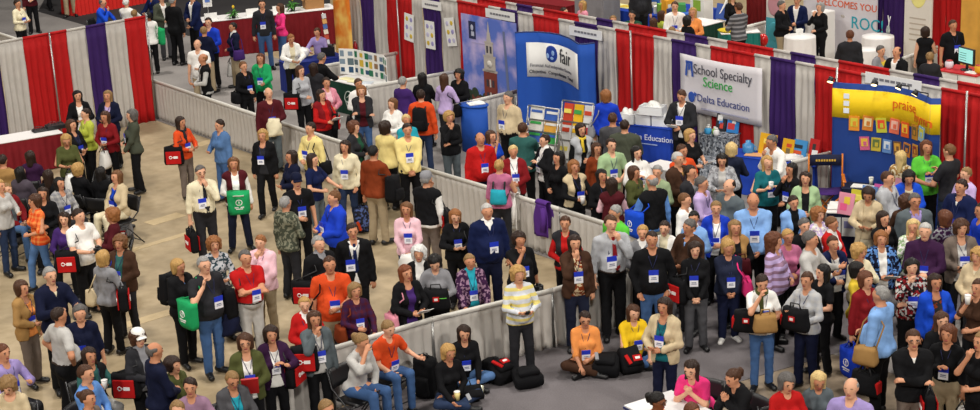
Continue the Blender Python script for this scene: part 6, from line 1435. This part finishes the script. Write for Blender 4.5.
+ purse maroon lapbag | maroon bag held by the person in tan vest, middle right
767.5 156.5 f 10 | shoulder blond | half teal | | trousers black | talk chest | b bulk=1.15 | blond person in deep teal blouse gesturing
+ cup white handL | white cup held by the person in deep teal blouse
791 163.5 f -50 | shoulder black | long black | | trousers black | chin belly | b | dark haired person in black facing the deep teal blouse
805.5 172.5 f -10 | shoulder dark | tank black | open lgreen | trousers char | belly down | bulk=1.1 | person in pale green overshirt by the director chairs
795 196.5 f 10 | short dark | turtle black | open lblue | trousers black | low | | dark haired person in light blue jacket with black scarf
801 219 m 10 | short dgrey | long black | | trousers black | belly | | dark grey haired person in black in front of the light blue jacket
788.5 230 f 10 | short blond | long rose | | trousers black | belly | | blond head between the auburn curls and the grey haired man
778 234 f 60 | curlylong auburn | long lilac stripe mauve | | trousers black | down belly | bulk=1.2 | auburn haired person in lilac striped sweater seen from the side
807 232 m 60 | short dgrey | long lgrey | | trousers char | give | bulk=1.15 | grey haired person in pale grey shirt facing right
822 208.5 f 30 | curly ginger | long white mottle lilac | | trousers black | belly | | curly haired person in white and lilac blouse
828.5 217.5 f 50 | short lbrown | turtle white | open red | trousers black | belly | | person in red cardigan right of the white and lilac blouse
832.5 237 f 15 | short brown | vneck white | open dblue | trousers black | belly | b bulk=1.1 | person in navy and magenta jacket over white blouse
856.5 245 f 30 | curly blond | long cream | | trousers char | belly chest | | curly blond person in cream top behind the red shirt
855 263 f 60 | bob black | long mustard | | trousers black | belly | | dark haired person in mustard top just above the red shirt
# right crowd
868 189.5 f -20 | bob dark | long beige | opencoat beige | trousers cream | hold | hp=20 | dark haired person in beige coat looking down at song books
888 172 m 50 | crew brown | collar lgrey | zip silver | trousers char | belly | b bulk=1.1 | person in silver lavender sweater before the song books
909 172.5 f -5 | bob black | vneck cream | open blue | trousers black | belly | hp=20 bulk=1.1 | dark haired person in bright blue cardigan before the yellow display
907 195 f 160 | curly brown | long brown | | trousers black | belly | | curly brown haired head seen from behind the grey suit
918.5 194 m 5 180 | short dgrey | collar lav | blazer slate | trousers slate | down | tie=lav bulk=1.15 specs | person in grey suit and lavender tie
884.5 212 f 20 | long dark | turtle black | | trousers black | chin belly | | long dark haired person in black with hand near the chin
913 220 f -20 | shoulder lblond | long lgreen mottle white | | trousers grey | chin belly | | pale blond person in green and white top
924.5 224 m -20 | short lgrey | turtle plum | | trousers char | belly | b bulk=1.25 | grey haired smiling person in plum sweater
943 211 f -150 | bob auburn | long plum mottle grey | | trousers black | belly | | auburn bobbed person in mottled plum top seen from behind
965 221 f -5 | curly brown | vneck lgrey | open taupe | trousers black | hold belly | b bulk=1.1 | curly brown haired person in taupe cardigan
+ phone black handR | dark phone held by the curly person in taupe cardigan
882.5 232 f 0 | bob ginger | collar white | open navy mottle sky | trousers grey | belly hold | bulk=1.1 | ginger person in navy and light blue cardigan over white collar
+ paper lgrey handL | pale papers held by the person in navy and light blue cardigan
905 151 f 150 | long lblond | long tan mottle cream | | jeans jean | hold | | pale blond person seen from behind facing the lime green top
925 141 f 5 180 | long auburn | short lime | | trousers black | belly chest | b bulk=1.15 | person in lime green top before the yellow and blue display
946 144.5 m -140 | crew lbrown | short char | | jeans djean | talk chest | | person in charcoal tee shirt facing the lime green top
961.5 180 m -50 180 | short dark | collar white | zip dblue | trousers black | belly | b bulk=1.2 | person in navy track jacket with white stripe
966 168 f -60 | short sandy | long lilac | | trousers black | belly | bulk=1.1 | short haired person in lilac patterned jacket at the right edge
979 203 m -80 | short dark | long royal | | trousers black | belly | | person in royal blue jacket cut by the right edge
866 272.5 f 25 166 | bob auburn | collar darkred | | trousers black | down | b bulk=1.1 | person in brick red shirt facing the light blue shirt
+ tote royal handR | royal blue tote bag with white emblem held by the brick red shirt person
881 287 m -130 178 | short grey | long lblue | | trousers black | belly down | bulk=1.35 | grey haired person in light blue shirt seen from behind, right
+ tan tan hipL | tan woven shoulder bag of the person in light blue shirt
+ brief black handL | black bag with red tag beside the light blue shirt person
912 260 f -10 | bob black | long black mottle darkred lgrey | | trousers black | mouth elbow | b bulk=1.2 | person in black, red and white patterned blouse with hands at mouth
936.5 275 f 5 165 | long dark | tank char mottle rust | open blue | trousers black | down belly | | long dark haired person in bright blue cardigan, right front
978 249 f -40 | curly blond | long cream | zip beige | trousers char | belly hold | bulk=1.1 | blond person in beige jacket at the right edge
+ purse white hipL | white handbag of the blond person in beige jacket
977.5 280 f -50 | short brown | half brown | | trousers black | chin belly | | brown haired person in brown blouse holding a cup at the right edge
+ cup white handR | white cup held by the person in brown blouse
941 313 f 0 | shoulder brown | long black | | trousers black | hold | | brown haired person in black behind the auburn bob
+ book sky handL | pale blue booklet held by the person in black behind the auburn bob
951.5 326 f -30 165 | bob auburn | long black | | trousers khaki | chest down | b bulk=1.05 hem=tuck | auburn bobbed person in black sweater and khaki trousers
+ plastic white handL | white plastic bag at the bottom right corner
913.5 331 m -5 174 | short brown | long white | zip black | trousers taupe | crossa crossb | specs | person in black sweater with crossed arms and a red bag
+ conf red handR | red and black conference bag beside the crossed arms black sweater
978 333 f -60 | short sandy | short black | | trousers black | chin belly | | person in black top cut by the bottom right edge
849 379 m -30 184 | bald grey | collar lav | | trousers char | hold lap | pose=sit bulk=1.15 | bald seated person in lavender shirt holding a microphone
+ mic black handL | black microphone held by the bald seated person
816 375 f 0 150 | shoulder lblond | long slate | | jeans djean | lap | pose=sit hp=20 | blond seated person in slate blue top at the bottom right
791.5 375.5 f 15 170 | bob dgrey | long red | | trousers black | lap | pose=sit hp=10 | grey haired seated person in red sweater at the bottom
730 371 f -60 | pony brown | long black | zip black | trousers black | pray pray | pose=sit lean=16 | seated person in black jacket with clasped hands at the white table
691 362.5 f -30 | shoulder dark | short hotpink | | trousers black | pray pray | pose=sit lean=26 bulk=1.2 specs | seated person in hot pink tee shirt with hands at the mouth
658.5 393.5 f 60 | pony black | long peach | | trousers black | table | pose=sit lean=6 skin=9 specs | dark haired person in peach top bent over the white table
692 404 m 10 | short auburn | long char | | trousers black | lap | pose=sit | brown haired head at the bottom edge in front of the white table
326 401 m 30 | short sandy | long taupe | | trousers char | lap | pose=sit | sandy blond head at the bottom edge near the front rail
# far right and top
564 8 f 60 | short dark | long char | | trousers black | lap | pose=sit | dark haired head at the top left of the grey column
582 1 f -60 | shoulder blond | long pink | | trousers grey | belly | pose=sit | blond person in pink top left of the grey column
614 16 f 0 | short sandy | long lblue | | jeans jean | lap | pose=sit | sandy haired person in light blue by the grey column
631 11 m -10 | short black | long dgreen | | trousers char | table lap | pose=sit | dark haired person in green shirt at the blue table by the column
640 -20 m 10 | short dark | collar char | blazer char | trousers black | down | bulk=1.1 | person in charcoal suit at the top, head out of view
638 24 f 20 | short auburn | long rust | | trousers black | lap | pose=sit | auburn head just above the rear drapes near the green shirt
662 11 f 100 | shoulder brown | long ygreen | | trousers black | lap | pose=sit | brown haired person in yellow green behind the rear drapes
655 18 f 170 | long brown | long black | | trousers black | lap | pose=sit | long haired person in black beside the yellow green one
675 2 m 0 | short brown | collar white | | trousers black | belly | b | person in white shirt with badge at the top right of the column
674 27 m 170 165 | short sandy | long tan | | trousers char | lap | pose=sit | sandy head in front of the white shirt behind the rear drapes
686 16 f 120 | bob black | long black | | trousers black | belly | | dark haired person in black facing the white display tower
691 8 f -20 | shoulder blond | long peach | | trousers black | belly | | blond person in peach top behind the dark haired one in black
732 -7 f 30 | shoulder sandy | long black | | trousers black | belly hold | | blond person in black at the teal draped table
738.5 3 m -150 | short brown | long dgrey stripe grey | | trousers black | belly hold | bulk=1.1 | person in grey and black striped sweater by the teal table
784 1 m 50 166 | short dgrey | long black | zip black | trousers khaki | belly | bulk=1.1 | person in black leather jacket left of the cocktail tables
795 -4 m -30 | short dark | collar white | blazer dblue | trousers black | belly | | person in dark navy suit behind the rear cocktail table
820 3 f -50 | bob grey | long black | | trousers black | chin belly | | grey haired person in black by the large cocktail table
850 30.5 m 170 | short auburn | collar white | blazer char | trousers black | down belly | | person in charcoal suit seen from behind left of the ROC tables
881 46 f 30 | short dgrey | vneck mustard | blazer grey | trousers black | hold | | person in grey jacket facing the dark suit behind the drapes
897 47 m -50 | balding dark | collar white | blazer black | trousers black | hold | bulk=1.1 | balding person in black suit facing the grey jacket
927 27 f 150 | bob dark | tank black | | trousers black | belly down | bulk=1.1 | person in black vest seen from behind by the red chair
952 20.5 m 10 178 | short brown | polo black | | trousers black | down | bulk=1.1 b | person in black polo shirt behind the computer counter
930 52.5 f 170 | short sandy | long camo | zip char | trousers black | belly | | fair haired person in dark jacket seen from behind at the counter
'''
# ---------------------------------------------------------------- bags and held things
logo_w = plain('logo_white', '#e8e4e2', .5); strap_b = plain('strap_black', '#151518', .6)
def soft_box(w, d, h, bulge=.03, top=.9, n=6, seed=0):
    """closed soft bag body, base at z=0, +Y is its outer face"""
    V = []; F = []; rnd = random.Random(seed); m = 7; ring = []
    for i in range(n): ring.append((-1+2*i/n, -1))
    for i in range(n): ring.append((1, -1+2*i/n))
    for i in range(n): ring.append((1-2*i/n, 1))
    for i in range(n): ring.append((-1, 1-2*i/n))
    k = len(ring)
    for j in range(m):
        t = j/(m-1); s = 1+(top-1)*t; b = bulge*math.sin(math.pi*min(1, .15+t*.85))
        if j == 0: s *= .9
        for (x, y) in ring:
            r = .5*max(0, x*x+y*y-1.2); q = 1-r*.14
            V.append((x*w/2*s*q, y*(d/2*(s if j else .8)+b*(1-x*x))*q+rnd.uniform(-.004, .004), h*t+.012*math.sin(x*2.5+seed)*t))
    for j in range(m-1):
        for i in range(k): l = (i+1) % k; F.append((j*k+i, j*k+l, (j+1)*k+l, (j+1)*k+i))
    F.append(tuple(range(k-1, -1, -1))); F.append(tuple((m-1)*k+i for i in range(k)))
    return MB().add(V, F, True)
BAGNAME = dict(conf='conference_bag', tote='tote_bag', purse='shoulder_bag', pack='backpack', plastic='plastic_bag', paper='paper_sheet', phone='phone', cam='camera', cup='cup', jacket='folded_jacket', book='booklet', mic='microphone', bottle='bottle', brief='briefcase', tan='basket_bag')
def make_bag(A, P, rotz, kind, col, where, label, seed):
    cat = dict(conf='bag', tote='bag', purse='bag', pack='backpack', plastic='bag', paper='paper', phone='phone', cam='camera', cup='cup', jacket='jacket', book='booklet', mic='microphone', bottle='bottle', brief='bag', tan='bag')[kind]
    s = A['s']; T = A['T']; R2 = Rz(rotz)
    sg = -1 if where.endswith('L') else 1; w0 = where.rstrip('LR')
    small = kind in ('paper', 'phone', 'cam', 'cup', 'book', 'mic', 'bottle')
    dims = dict(conf=(.40, .12, .35), tote=(.38, .12, .41), purse=(.30, .12, .24), pack=(.32, .18, .44), plastic=(.30, .16, .34), jacket=(.34, .18, .34), brief=(.42, .14, .30), tan=(.34, .16, .24)).get(kind, (.2, .1, .2))
    w, d, h = dims; yaw = 0
    if small:
        base = {'hand': A['hand'+('L' if sg < 0 else 'R')], 'hands': A['hands'], 'both': A['hands']}[w0 if w0 in ('hand', 'hands') else 'hands']
    elif w0 == 'hand': hp = A['hand'+('L' if sg < 0 else 'R')]; base = hp-Z3*(h+.12); yaw = math.pi/2*sg
    elif w0 == 'arm': hp = (A['hand'+('L' if sg < 0 else 'R')]); base = hp-Z3*(h*.7)+np.array([0, .04, 0]); yaw = 0
    elif w0 == 'hip': base = T((sg*(A['shx']+.135), .02, .80)); base[2] = max(base[2], .03); yaw = math.pi/2*sg*-1*(.55 if kind == 'conf' else 1)
    elif w0 == 'side': base = T((sg*(A['shx']+.06), .10, .92)); yaw = .35*-sg
    elif w0 == 'back': base = A['back'](0, 1.18, .16); base[2] = T((0, 0, .98))[2]; yaw = math.pi
    elif w0 == 'front': base = A['trunk'](0, 1.0, .17); base[2] = A['hands'][2]-h*.85; yaw = 0
    elif w0 == 'lapbag': base = A['trunk'](0, .98, .22); yaw = 0
    elif w0 == 'hands': base = A['hands']+np.array([0, .04, -h*.85])
    elif w0 == 'shoulder': base = T((sg*A['shx']*1.0, .10, 1.16)); yaw = .3*-sg
    if not small and base[2] < .03: base[2] = .03
    wl_ = np.array(P)+R2 @ base
    RY = Rz(-yaw)
    if kind in ('jacket', 'paper'):
        if kind == 'jacket':
            mb = soft_box(w, d, h, .05, .7, seed=seed); V = mb.v[0]; V += .018*np.stack([np.sin(31*V[:, 2]+9*V[:, 0]), np.sin(25*V[:, 0]+14*V[:, 2]), 0*V[:, 0]], 1); mt = cloth(col)
        else:
            mb = MB(); mt = plain('held_'+col, CLR.get(col, col), .6)
            mb.sheet(lambda u, v: (np.array([(u-.5)*.19, .03+.15*v+.012*math.sin(5*u), -.01+.11*v-.02*v*v]), np.array([0, .6, -1])), 5, 5, .006)
        return tag(mb.build(BAGNAME[kind], [mt], None, tuple(wl_), rotz+yaw), label, cat)
    e = empty(BAGNAME[kind], tuple(wl_), rotz+yaw, label, cat)
    def loc(p): return RY @ (np.array(p, float)-base)
    fab = cloth(col) if not small else None
    if kind in ('conf', 'tote', 'purse', 'pack', 'plastic', 'brief', 'tan', 'jacket'):
        if kind == 'conf':
            soft_box(w, d, h, .02, .88, seed=seed).build('body', [cloth('black')], e)
            m = MB(); m.box((0, d/2+.022, h*.42), (w*.72, .02, h*.72), bev=.008); m.box((0, -d/2-.022, h*.42), (w*.72, .02, h*.72), bev=.008); pn = m.build('front_panel', [cloth(col)], e)
            m = MB()
            for sy in (1, -1):
                y_ = sy*(d/2+.036); m.tube([(.05+.026*math.cos(t), y_, h*.45+.026*math.sin(t)) for t in np.linspace(0, 6.283, 11)[:-1]], .008, 4, True); m.box((-.045, y_, h*.45), (.085, .008, .045)); m.box((.01, y_, h*.45), (.04, .006, .010))
            m.build('logo', [logo_w], pn)
        elif kind == 'plastic':
            soft_box(w, d, h, .05, .55, seed=seed).build('body', [plain('plastic_'+col, CLR.get(col, col), .3, .5)], e)
        elif kind == 'pack':
            soft_box(w, d, h, .05, .8, seed=seed).build('body', [fab], e); m = soft_box(w*.75, .06, h*.45, .03, .85, seed=seed+1); m.v[0] += np.array([0, d/2+.05, .03]); m.build('pocket', [fab], e)
        else:
            soft_box(w, d, h, .035, 1.04 if kind == 'tote' else .82, seed=seed).build('body', [fab], e)
            if kind == 'tote':
                m = MB()
                for sy in (1, -1):
                    y = sy*(d/2+.034); m.tube([(.055*math.cos(t), y, h*.55+.05*math.sin(t)) for t in np.linspace(0, 6.283, 11)[:-1]], .008, 4, True); m.tube([(0, y, h*.62), (0, y, h*.45)], .008, 4); m.box((0, y, h*.34), (.16, .006, .018)); m.box((0, y, h*.27), (.12, .006, .014))
                m.build('logo', [logo_w], e)
            if kind == 'brief': m = MB(); m.box((0, d/2+.04, h*.62), (.09, .012, .07)); m.build('tag', [cloth('red')], e); m = MB(); m.box((0, d/2+.048, h*.62), (.05, .006, .035)); m.build('tag_print', [logo_w], e); m = MB(); m.box((w*.43, 0, h*.4), (.05, d*.9, h*.6), bev=.02); m.build('side_panel', [cloth('red')], e)
        hm = fab if kind in ('tote', 'tan', 'purse') else strap_b; m = MB(); nm = 'strap'
        if w0 in ('hand', 'arm'):
            hp2 = loc(hp); nm = 'handle'
            for sy in (1, -1): m.tube([(-w*.25, sy*d*.4, h-.01), tuple(hp2*np.array([1, 1, 1])+np.array([-.04, 0, -.01])), tuple(hp2+np.array([.04, 0, -.01])), (w*.25, sy*d*.4, h-.01)], .010, 5)
        elif w0 in ('hip', 'side', 'shoulder'):
            a = T((sg*A['shx']*.72, .0, 1.465)); f_ = T((sg*A['shx']*.85, .14, 1.28)); b_ = T((sg*A['shx']*.85, -.14, 1.28)); ab = loc(a); 
            m.tube([(w*.42*0, 0, h-.02)+0*ab if False else np.array([w*.4*(-1 if True else 1), 0, h-.02]), loc(b_ if yaw*sg < 0 else f_), ab, loc(f_ if yaw*sg < 0 else b_), np.array([w*.4, 0, h-.02])], .012, 5)
        elif w0 == 'back':
            for q in (-1, 1): m.tube([np.array([q*.1, -d/2, h*.92]), loc(T((-q*.10, .0, 1.475))), loc(A['trunk'](-q*.12, 1.32, .045)), loc(A['trunk'](-q*.15, 1.12, .04)), np.array([q*.13, -d/2+.02, .06])], .018, 5)
        else: m.tube([(-w*.2, 0, h-.01), (-w*.15, .02, h+.08), (w*.15, .02, h+.08), (w*.2, 0, h-.01)], .010, 5)
        m.build(nm, [hm if w0 != 'back' else strap_b], e)
    elif kind == 'book':
        m = MB(); m.box((0, .06, .06), (.22, .025, .29), Rx(-.5)); m.build('cover', [plain('held_'+col, CLR.get(col, col), .5)], e); m = MB(); m.box((0, .045, .06), (.15, .012, .10), Rx(-.5)); m.build('cover_picture', [logo_w], e)
    elif kind == 'phone':
        m = MB(); m.box((0, .03, .02), (.065, .016, .12), Rx(-.9), bev=.004); m.build('case', [black_pl], e); m = MB(); m.box((0, .02, .028), (.055, .004, .10), Rx(-.9)); m.build('screen', [plain('dark_glass', '#30343c', .15)], e)
    elif kind == 'cam':
        m = MB(); m.box((0, .03, .01), (.14, .06, .10), bev=.01); m.box((0, .03, .07), (.06, .05, .03)); m.build('camera_body', [black_pl], e); m = MB(); m.tube([(0, .06, .01), (0, .13, .01)], [.036, .04], 10); m.build('lens', [black_pl], e)
    elif kind == 'cup':
        m = MB(); m.lathe([(.03, -.05), (.042, .07), (.038, .07), (.028, -.04)], (0, .03, 0), 12); m.build('body', [plain('held_'+col, CLR.get(col, col), .3)], e); m = MB(); m.lathe([(.044, .068), (.044, .076), (.03, .078)], (0, .03, 0), 12); m.build('rim', [logo_w], e)
    elif kind == 'bottle':
        m = MB(); m.lathe([(.03, -.08), (.034, -.06), (.034, .06), (.014, .10)], (0, .03, 0), 12); m.build('body', [plain('held_'+col, CLR.get(col, col), .2)], e); m = MB(); m.lathe([(.016, .10), (.016, .12), (.004, .122)], (0, .03, 0), 8); m.build('cap', [logo_w], e)
    elif kind == 'mic':
        m = MB(); m.tube([(0, 0, -.08), (0, .03, .10)], .014, 8); m.build('handle', [black_pl], e); m = MB(); m.ell((0, .035, .12), (.028, .028, .032)); m.build('head', [plain('mic_grille', '#5a5a60', .4, metal=.7)], e)
    return e

PEOPLE = []
def parse_line(ln):
    f = [x.strip() for x in ln.split('|')]
    a = f[0].split(); d = dict(x=float(a[0]), y=float(a[1]), sex=a[2], face=float(a[3]))
    if len(a) > 4: d['h'] = float(a[4]); d['fix'] = True
    else: d['h'] = 163 if a[2] == 'f' else 176
    d['hair'] = f[1]; d['top'] = f[2]
    if f[3]: d['out'] = f[3]
    if f[4]: d['bot'] = f[4]
    if f[5]: d['arms'] = f[5]
    for tkn in f[6].split():
        k, _, v = tkn.partition('=')
        if k == 'b': d['badge'] = (.075, 1.13) if 'tie=' in f[6] else True
        elif k in ('specs', 'bangs', 'belt'): d[k] = True
        elif k in ('pose', 'tie', 'scarf', 'hat', 'hem', 'shoe'): d[k] = v.replace('_', ' ')
        elif k == 'skin': d[k] = int(v)
        else: d[k] = float(v)
    d['label'] = f[7]; d['bags'] = []
    return d
for ln in DATA.strip().split('\n'):
    ln = ln.strip()
    if not ln or ln[0] == '#': continue
    if ln[0] == '+':
        f = [x.strip() for x in ln[1:].split('|')]; k = f[0].split(); PEOPLE[-1]['bags'].append((k[0], k[1], k[2], f[1]))
    else: PEOPLE.append(parse_line(ln))
def headz(d):
    s = d['h']/172; z = 1.735*s
    return z-.915*s+{'sit': .585, 'floor': .13}[d['pose']] if d.get('pose') in ('sit', 'floor') else z
# heights are nudged so that people who stand close together do not share ground
for d in PEOPLE: d['h0'] = d['h']; d['x0'] = d['x']; d['r'] = (.25 if d['sex'] == 'f' else .27)*(.6+.4*d.get('bulk', 1))
pos = np.array([at(d['x'], d['y'], headz(d))[:2] for d in PEOPLE])
def rail_push(i, d):
    q = pos[i]; 
    for pl in (RA, RB):
        for k in range(len(pl)-1):
            a, b = pl[k][:2], pl[k+1][:2]; ab = b-a; t = np.clip(((q-a) @ ab)/(ab @ ab), 0, 1); v = q-(a+ab*t); ds = float(np.hypot(*v)); need = d['r']*.85+.06
            if ds < need: return (need-ds)*(1 if v[1] > 0 else -1)
    return 0
for it in range(120):
    D = pos[:, None]-pos[None]; dist = np.hypot(D[..., 0], D[..., 1]); np.fill_diagonal(dist, 9)
    mv = np.zeros(len(PEOPLE)); mx = np.zeros(len(PEOPLE))
    for i, j in np.argwhere(np.triu(dist < .66)):
        need = (PEOPLE[i]['r']+PEOPLE[j]['r'])*1.12-dist[i, j]
        if need <= 0: continue
        a, b = (i, j) if pos[i, 1] < pos[j, 1] else (j, i)
        mv[a] += need; mv[b] -= need; q_ = need*(1 if pos[i, 0] > pos[j, 0] else -1); mx[i] += q_; mx[j] -= q_
    rp = [rail_push(i, d) for i, d in enumerate(PEOPLE)]
    if not mv.any() and not any(rp): break
    for i, d in enumerate(PEOPLE):
        if mx[i]: d['x'] = min(max(d['x']+np.clip(mx[i]*3, -.3, .3), d['x0']-3.5), d['x0']+3.5); pos[i] = at(d['x'], d['y'], headz(d))[:2]
        if (mv[i] and not d.get('fix') or rp[i]) and d.get('pose') != 'floor':
            m_ = (0 if d.get('fix') else mv[i])-rp[i]*2.5
            d['h'] = min(max(d['h']+np.clip(m_*8, -1.2, 1.2), d['h0']-10), d['h0']+10); pos[i] = at(d['x'], d['y'], headz(d))[:2]
def place_person(i, d):
    p = at(d['x'], d['y'], headz(d)); far = max(0., (p[1]-24)/24)
    d['vox'] = .0195+.010*min(1, far)
    out = build_person(d); A = out.pop('anchor'); rz = math.pi+math.radians(d['face']); t = A['top']
    q = at(d['x'], d['y'], t[2]); P = q-Rz(rz) @ np.array([t[0], t[1], 0]); P[2] = .015
    r = empty('person', tuple(P), rz, d['label'], 'person')
    for k, v in out.items():
        if isinstance(v, tuple): v[0].build(k, v[1], r)
        else: link(k.split('.')[0], v, r)
    for n, b in enumerate(d['bags']): make_bag(A, P, rz, *b, seed=i*3+n)
    d['P'] = P; d['rz'] = rz
for i, d in enumerate(PEOPLE): place_person(i, d)
# ---------------------------------------------------------------- loose things on the floor, chairs
def floor_bag(px, py, kind, dims, ang, label, col='black', tilt=0.0, accent='red', seed=0):
    q = at(px, py, 0); e = empty(kind, (q[0], q[1], .016), ang, label, 'backpack' if kind == 'backpack' else 'bag'); w, d, h = dims; R = Rx(tilt)
    def rot(m, dz=0): m.v = [v @ R.T+np.array([0, 0, dz]) for v in m.v]; zmin = min(v[:, 2].min() for v in m.v); return zmin
    b = soft_box(w, d, h, .04, .82, seed=seed); zm = rot(b); b.v = [v-np.array([0, 0, zm]) for v in b.v]; b.build('body', [cloth(col)], e)
    p = soft_box(w*.74, .06, h*.5, .03, .85, seed=seed+1); p.v = [v+np.array([0, d/2+.05, .04]) for v in p.v]; rot(p); p.v = [v-np.array([0, 0, zm]) for v in p.v]; p.build('pocket', [cloth(col)], e)
    if accent:
        a = MB(); a.box((w*.30, d/2+.105, h*.35), (.05, .02, h*.40), Ry(.3)); rot(a); a.v = [v-np.array([0, 0, zm]) for v in a.v]; a.build('trim', [cloth(accent)], e)
    if accent == 'red':
        a = MB(); a.box((-w*.1, d/2+.11, h*.36), (.13, .014, .09)); rot(a); a.v = [v-np.array([0, 0, zm]) for v in a.v]; lg = a.build('badge_patch', [cloth('red')], e)
        a = MB(); a.box((-w*.1, d/2+.119, h*.36), (.07, .006, .035)); rot(a); a.v = [v-np.array([0, 0, zm]) for v in a.v]; a.build('patch_mark', [logo_w], lg)
    s_ = MB()
    for x in (-.09, .09): s_.tube([(x, -d/2, h*.9), (x*1.2, -d/2-.08, h*.7), (x*1.4, -d/2-.06, h*.25), (x*1.2, -d/2, .06)], .016, 5)
    s_.tube([(-.04, -.02, h-.01), (-.03, -.02, h+.06), (.03, -.02, h+.06), (.04, -.02, h-.01)], .010, 5); rot(s_); s_.v = [v-np.array([0, 0, zm]) for v in s_.v]; s_.build('strap', [strap_b], e)
    return e
TC = math.pi
floor_bag(508, 386, 'backpack', (.34, .18, .44), TC+.7, 'black and red backpack lying on the carpet by the jersey person', tilt=1.25, seed=1)
floor_bag(531, 391, 'laptop_bag', (.44, .16, .34), TC+.3, 'flat black case lying on the carpet beside the black and red backpack', tilt=1.35, accent=None, seed=2)
floor_bag(605, 380, 'backpack', (.40, .18, .36), TC-.3, 'slumped black bag on the carpet before the peach shirt sitter', tilt=1.2, accent='grey', seed=3)
floor_bag(634, 377, 'backpack', (.34, .18, .36), TC+.3, 'black backpack with red patch on the carpet before the yellow top sitter', tilt=.75, seed=4)
floor_bag(497, 381, 'duffel_bag', (.32, .2, .28), TC, 'round black bag on the carpet beside the dark haired carpet sitter', accent=None, seed=5)
floor_bag(472, 405, 'duffel_bag', (.36, .2, .22), TC+.4, 'black bag heaped in front of the blond carpet sitter', accent='silver', tilt=.4, seed=6)
floor_bag(427, 396, 'backpack', (.36, .22, .56), TC-.5, 'tall black and white backpack standing against the front rail', accent='white', seed=7)
floor_bag(364, 231, 'backpack', (.36, .24, .44), TC+.2, 'dark bag with coloured straps on the concrete beside the rust sweater', col='#22222c mottle #4a5a8a', accent='orange', seed=8)
floor_bag(124, 237, 'backpack', (.36, .22, .36), TC, 'grey backpack on the concrete beside the cream cardigan sitter', col='grey', accent='red', seed=9)
floor_bag(16, 243, 'backpack', (.36, .22, .46), TC, 'grey and black backpack by the jeans of the seated red jacket person', col='dgrey', accent=None, seed=10)
for i, (px, py, lb) in enumerate([(481, 396, 'clear cup of pale drink standing on the carpet by the black bag')]):
    q = at(px, py, 0); e = empty('cup', (q[0], q[1], .016), 0, lb, 'cup'); m = MB(); m.lathe([(.032, 0), (.045, .13), (.041, .13), (.03, .01)], n=12); m.build('body', [plain('cup_clear', '#d8d8c0', .2, trans=.3)], e); m = MB(); m.lathe([(.034, .01), (.040, .09), (.01, .092)], n=12); m.build('drink', [plain('drink_pale', '#d0c878', .2)], e)
q = at(707, 403, .75); e = empty('water_bottle', (q[0], q[1], .752), 0, 'light blue water bottle on the white table', 'bottle'); m = MB(); m.lathe([(.038, 0), (.04, .01), (.04, .16), (.03, .19)], n=14); m.build('body', [plain('bottle_lightblue', '#8fc4e0', .25, trans=.2)], e); m = MB(); m.lathe([(.032, .188), (.032, .22), (.005, .224)], n=12); m.build('cap', [plain('bottle_cap', '#dfe6ea', .4)], e)
def hung(px, py, name, label, col, w, h, rail, t_dir):
    q = at(px, py, .95); v = unit(np.array([*t_dir[:2], 0])); n = np.array([-v[1], v[0], 0]); e = empty(name, (q[0], q[1], .96-h), math.atan2(v[1], v[0]), label, 'jacket')
    m = MB()
    def side(sy, hh):
        def fn(u, t): return np.array([(u-.5)*w*(1-.25*t*t+.1*math.sin(5*t))+.015*math.sin(9*u+7*t), sy*(.055+.035*math.sin(7*u+sy)*(1-t)*.8+.03*(1-t)), h-hh*(1-t)]), (0, sy, 0)
        return fn
    m.sheet(side(-1, h), 14, 10, .02); m.build('front_side', [cloth(col)], e); m = MB(); m.sheet(side(1, h*.8), 14, 10, .02); m.build('back_side', [cloth(col)], e)
    m = MB(); m.sheet(lambda u, t: (np.array([(u-.5)*w*.75, .06*math.cos(math.pi*t), h+.05*math.sin(math.pi*t)]), (0, math.cos(math.pi*t), math.sin(math.pi*t)+.01)), 10, 6, .02); m.build('fold', [cloth(col)], e)
    m = MB(); m.tube([(w*.3, -.1, h-.04), (w*.36, -.12, h*.5), (w*.30, -.13, h*.2)], [.05, .045, .04], 8); m.build('sleeve', [cloth(col)], e)
dA = RA[3]-RA[2]
hung(543, 204, 'hung_jacket', 'purple jacket hung over the long drape rail', '#4f2a78', .36, .56, 0, dA)
hung(514, 195, 'hung_jacket', 'white jacket hung over the drape rail beside the rose top', 'white', .24, .62, 0, dA)
# chairs under the seated people
for i, d in enumerate(PEOPLE):
    if d.get('pose') == 'sit' and 'nochair' not in d:
        P, rz = d['P'], d['rz']; b = P+Rz(rz) @ np.array([0, .02, 0])
        chair_fold((b[0], b[1], 0.0), rz, 'black folding chair under the '+' '.join(d['label'].replace('seated ', '').split()[:11]))
for px, py, a, lb in [(91, 199, 2.4, 'empty black folding chair between the plaid jacket and the cream cardigan sitters')]:
    q = at(px, py, .45); chair_fold((q[0], q[1], .0), a, lb)
